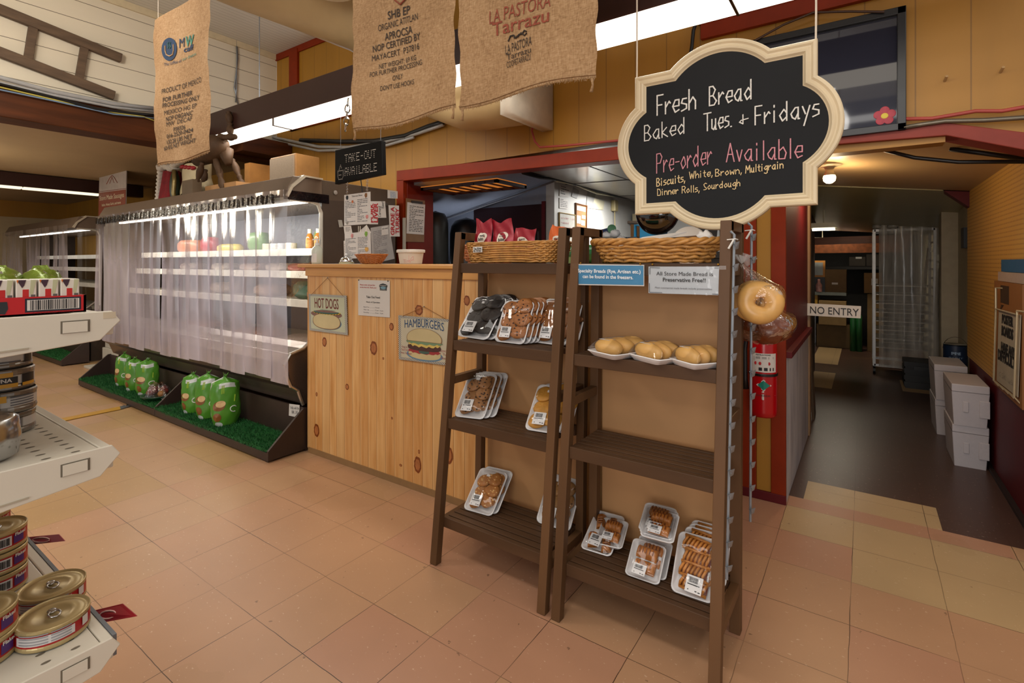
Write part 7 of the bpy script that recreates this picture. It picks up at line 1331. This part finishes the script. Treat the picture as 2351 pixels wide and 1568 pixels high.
# flaked meat tins on the lower shelf
zl = .780; RL = mat('red_tin_label', '#a3161a', .35, var=.08); WL_ = mat('white_tin_label', '#cdc9c8', .35, var=.03); GL_ = mat('gold_lid', '#b8a476', .38, .45, var=.05); PUR = mat('purple_panel', '#4a2a6d', .4); FOOD = mat('food_photo', '#7a8a2c', .4, var=.6, scale=220)
def meat_tin(label, x, y, z, r_=.041, h=.034, sy=1.0, kind=0, group='red labelled meat tins on the bottom shelf'):
    r = thing('meat_tin', label, 'tin', (x, y, z), group); o = V((x, y, z)); A = math.radians
    MB().lathe([(r_*.97, 0), (r_, .002), (r_, .005), (r_*.985, .007), (r_*.985, h-.007), (r_, h-.005), (r_, h-.001), (r_*.97, h)], o, 40, caps=False).build('tin_body', GL_, r)
    MB().lathe([(r_*.97, h), (r_*.93, h-.003), (r_*.8, h-.0028), (r_*.78, h-.002), (r_*.5, h-.002), (r_*.48, h-.003), (0, h-.003)], o, 40, caps=False).build('tin_lid', GL_, r, smooth=True)
    MB().lathe([(r_*.992, .007), (r_*.992, h-.007)], o, 40, caps=False).build('paper_label', RL, r, smooth=True)
    lid = o+V((0, 0, h-.0005)); MB().tube([lid+V((.010*cos(t*pi/5)+.006, .007*sin(t*pi/5), .001)) for t in range(10)], .0014, 6, closed=True).ball(lid+V((-.006, 0, .0005)), (.007, .006, .002), 12, 6).build('ring_pull', STEEL, r, smooth=True)
    if kind == 1: wrap_band(r, o, r_, .010, h-.008, A(-75), A(20), WL_); [wrap_band(r, o, r_, .012+j*.004, .0135+j*.004, A(-68), A(-20), mat('pale_grey_ink', '#8f8e92', .6), off=.001) for j in range(4)]; [wrap_band(r, o, r_, .012+j*.004, .0135+j*.004, A(-16), A(14), mat('pale_grey_ink', '#8f8e92'), off=.001) for j in range(4)]; wrap_band(r, o, r_, .011, .024, A(34), A(48), PAPER, off=.001)
    else: wrap_band(r, o, r_, .009, h-.009, A(-14), A(20), WL_); barcode(r, o, r_, .011, h-.011, A(-9), A(16)); wrap_band(r, o, r_, .010, .024, A(-45), A(-18), FOOD); wrap_band(r, o, r_, .010, h-.010, A(24), A(48), PUR); round_txt(r, 'Flaked', o, r_, .022, A(26), A(52), .005, PAPER, off=.0012); round_txt(r, '156 g', o, r_, .011, A(-32), A(-16), .004, PAPER, off=.0016)
    return r
m1_ = PZ(zl)(-12, 1352)
for k in range(3): meat_tin(['lowest red meat tin in the stack of three', 'middle red meat tin in the stack of three', 'top red meat tin in the stack of three'][k], m1_.x-.002*k, m1_.y, zl+k*.0345, kind=0)
meat_tin('red meat tin behind the stack of three at the shelf edge', m1_.x-.095, m1_.y-.004, zl); meat_tin('red meat tin on top behind the stack of three', m1_.x-.095, m1_.y-.004, zl+.0345); meat_tin('highest red meat tin behind the stack of three', m1_.x-.095, m1_.y-.004, zl+.069)
a = PZ(zl)(122, 1452); meat_tin('single gold lidded meat tin at the front of the bottom shelf', a.x, a.y, zl, .043, .030, kind=1)
a2 = PZ(zl)(82, 1408); meat_tin('gold lidded meat tin just behind the front single one', a2.x-.012, a2.y+.022, zl, .043, .030, kind=1)
a3 = PZ(zl)(-40, 1512)
for k in range(2): meat_tin(['lower red tin of the pair at the left edge of the bottom shelf', 'upper red tin of the pair at the left edge of the bottom shelf'][k], a3.x-.006, a3.y-.004, zl+k*.0345)
# --- red display carton with drink cartons and foil pouches on the top shelf
zt = 1.2585; tb_ = thing('display_tray', 'red cardboard display tray with a large barcode on the top shelf', 'display tray', (GX-.05, .17, zt)); RT = mat('tray_red', '#b8161c', .4, var=.04); X1 = GX-.006; yR = .249
MB().box((X1-.16, -.05, zt), (X1, yR, zt+.002)).box((X1-.003, -.05, zt), (X1, yR, zt+.024)).box((X1-.16, yR-.003, zt), (X1, yR, zt+.024)).box((X1-.16, -.05, zt), (X1-.157, yR, zt+.024)).build('tray', RT, tb_)
bc_ = MB(); y0, y1, z0, z1 = .187, .241, zt+.006, zt+.020
MB().box((X1, y0-.002, z0-.002), (X1+.0004, y1+.002, z1+.002)).build('barcode_border', mat('navy_ink', '#151a2a', .5), tb_); MB().box((X1+.0004, y0, z0), (X1+.0008, y1, z1)).build('barcode_panel', PAPER, tb_)
rnd = random.Random(8); y = y0+.003
while y < y1-.002: w = rnd.choice((.0006, .001, .0016)); bc_.box((X1+.0008, y, z0+.0005), (X1+.001, y+w, z1-.0005)); y += w+rnd.choice((.0006, .001, .0012))
bc_.build('barcode', INK, tb_)
q = MB(); txt(q, '1 00 61362 46260 8', (X1+.0005, .193, zt+.0015), (0, .042, 0), (0, 0, .0022)); q.build('barcode_digits', mat('dark_red_ink', '#6a0c12', .5), tb_)
MB().prism([(X1, y, z) for y, z in ((.150, zt+.005), (.166, zt+.003), (.169, zt+.010), (.168, zt+.019), (.150, zt+.019))], (.0005, 0, 0)).build('brand_badge', mat('badge_black', '#23282c'), tb_)
CTN = mat('carton_white', '#d3cdc2', .35, var=.03)
for k in range(6):
    yb = yR-.006-k*.0225-.021; lb = ['white drink carton nearest the right end of the red tray', 'second white drink carton from the right in the red tray', 'third white drink carton from the right in the red tray', 'fourth white drink carton from the right in the red tray', 'fifth white drink carton from the right in the red tray', 'sixth white drink carton from the right, cut by the photo edge'][k]
    r = thing('drink_carton', lb, 'carton', (X1-.03, yb+.01, zt+.002), 'white drink cartons in the red tray'); xf = X1-.004
    MB().box((xf-.05, yb, zt+.002), (xf, yb+.0205, zt+.047)).build('carton_body', CTN, r, bevel=.0012)
    MB().box((xf, yb+.0065, zt+.020), (xf+.0004, yb+.0125, zt+.034)).build('red_panel', mat('panel_red', '#b81f1a', .4), r); MB().box((xf, yb+.0145, zt+.020), (xf+.0004, yb+.0190, zt+.027)).build('grey_mark', mat('mark_grey', '#5d5a56', .5), r)
    MB().prism([(xf, y, z) for y, z in ((yb+.001, zt+.0465), (yb+.010, zt+.0465), (yb+.008, zt+.039), (yb+.006, zt+.036), (yb+.004, zt+.040))], (.0004, 0, 0)).build('fruit_picture', mat('fruit_dark', '#3a2230', .4, var=.5, scale=200), r); MB().prism([(xf, y, z) for y, z in ((yb+.0005, zt+.0465), (yb+.0028, zt+.0465), (yb+.0015, zt+.042))], (.0005, 0, 0)).build('orange_mark', mat('mark_orange', '#c06a24', .4), r); MB().prism([(xf, y, z) for y, z in ((yb+.0145, zt+.0465), (yb+.020, zt+.0465), (yb+.0155, zt+.022), (yb+.0135, zt+.03))], (.0003, 0, 0)).build('pale_green_swirl', mat('swirl', '#b3b592', .4), r)
FG = mat('green_foil', '#6a7c22', .25, .35, var=.25, scale=60, bump=.5); SFo = mat('silver_foil', '#c5c8c4', .15, .9, bump=.5, scale=70)
for k in range(5):
    yb = .235-k*.045; lb = ['green foil pouch at the right end behind the white cartons', 'second green foil pouch from the right behind the cartons', 'third green foil pouch from the right behind the cartons', 'fourth green foil pouch from the right behind the cartons', 'fifth green foil pouch, cut by the photo edge'][k]
    r = thing('foil_pouch', lb, 'pouch', (X1-.1, yb, zt), 'green foil pouches behind the white cartons'); c = V((X1-.1, yb-.012, zt+.034))
    MB().ball(c, (.038, .026, .026), 18, 12, fn=lambda d: 1+.10*sin(d.x*9+k)+.08*sin(d.z*11+d.y*7+k*2)).build('pouch_body', FG, r, smooth=True)
    q = MB(); q.add([c+V(p) for p in ((.025, .012, .010), (.037, -.002, .004), (.026, -.008, .014), (.012, .0, .024))], [(0, 1, 2), (0, 2, 3)]); q.build('silver_fold', SFo, r)
    q = MB(); q.add([c+V(p) for p in ((0, .012, .022), (0, -.012, .022), (-.004, -.008, .031), (-.004, .008, .032))], [(0, 1, 2, 3)]); q.build('sealed_edge', FG, r)
tag(MB().box((GX+.0015, .266, 1.2475), (GX+.0024, .281, 1.2565)).build('tape_scrap', mat('tape_tan', '#c2b59d', .3)), 'scrap of tan tape at the tip of the top shelf bracket', 'tape')
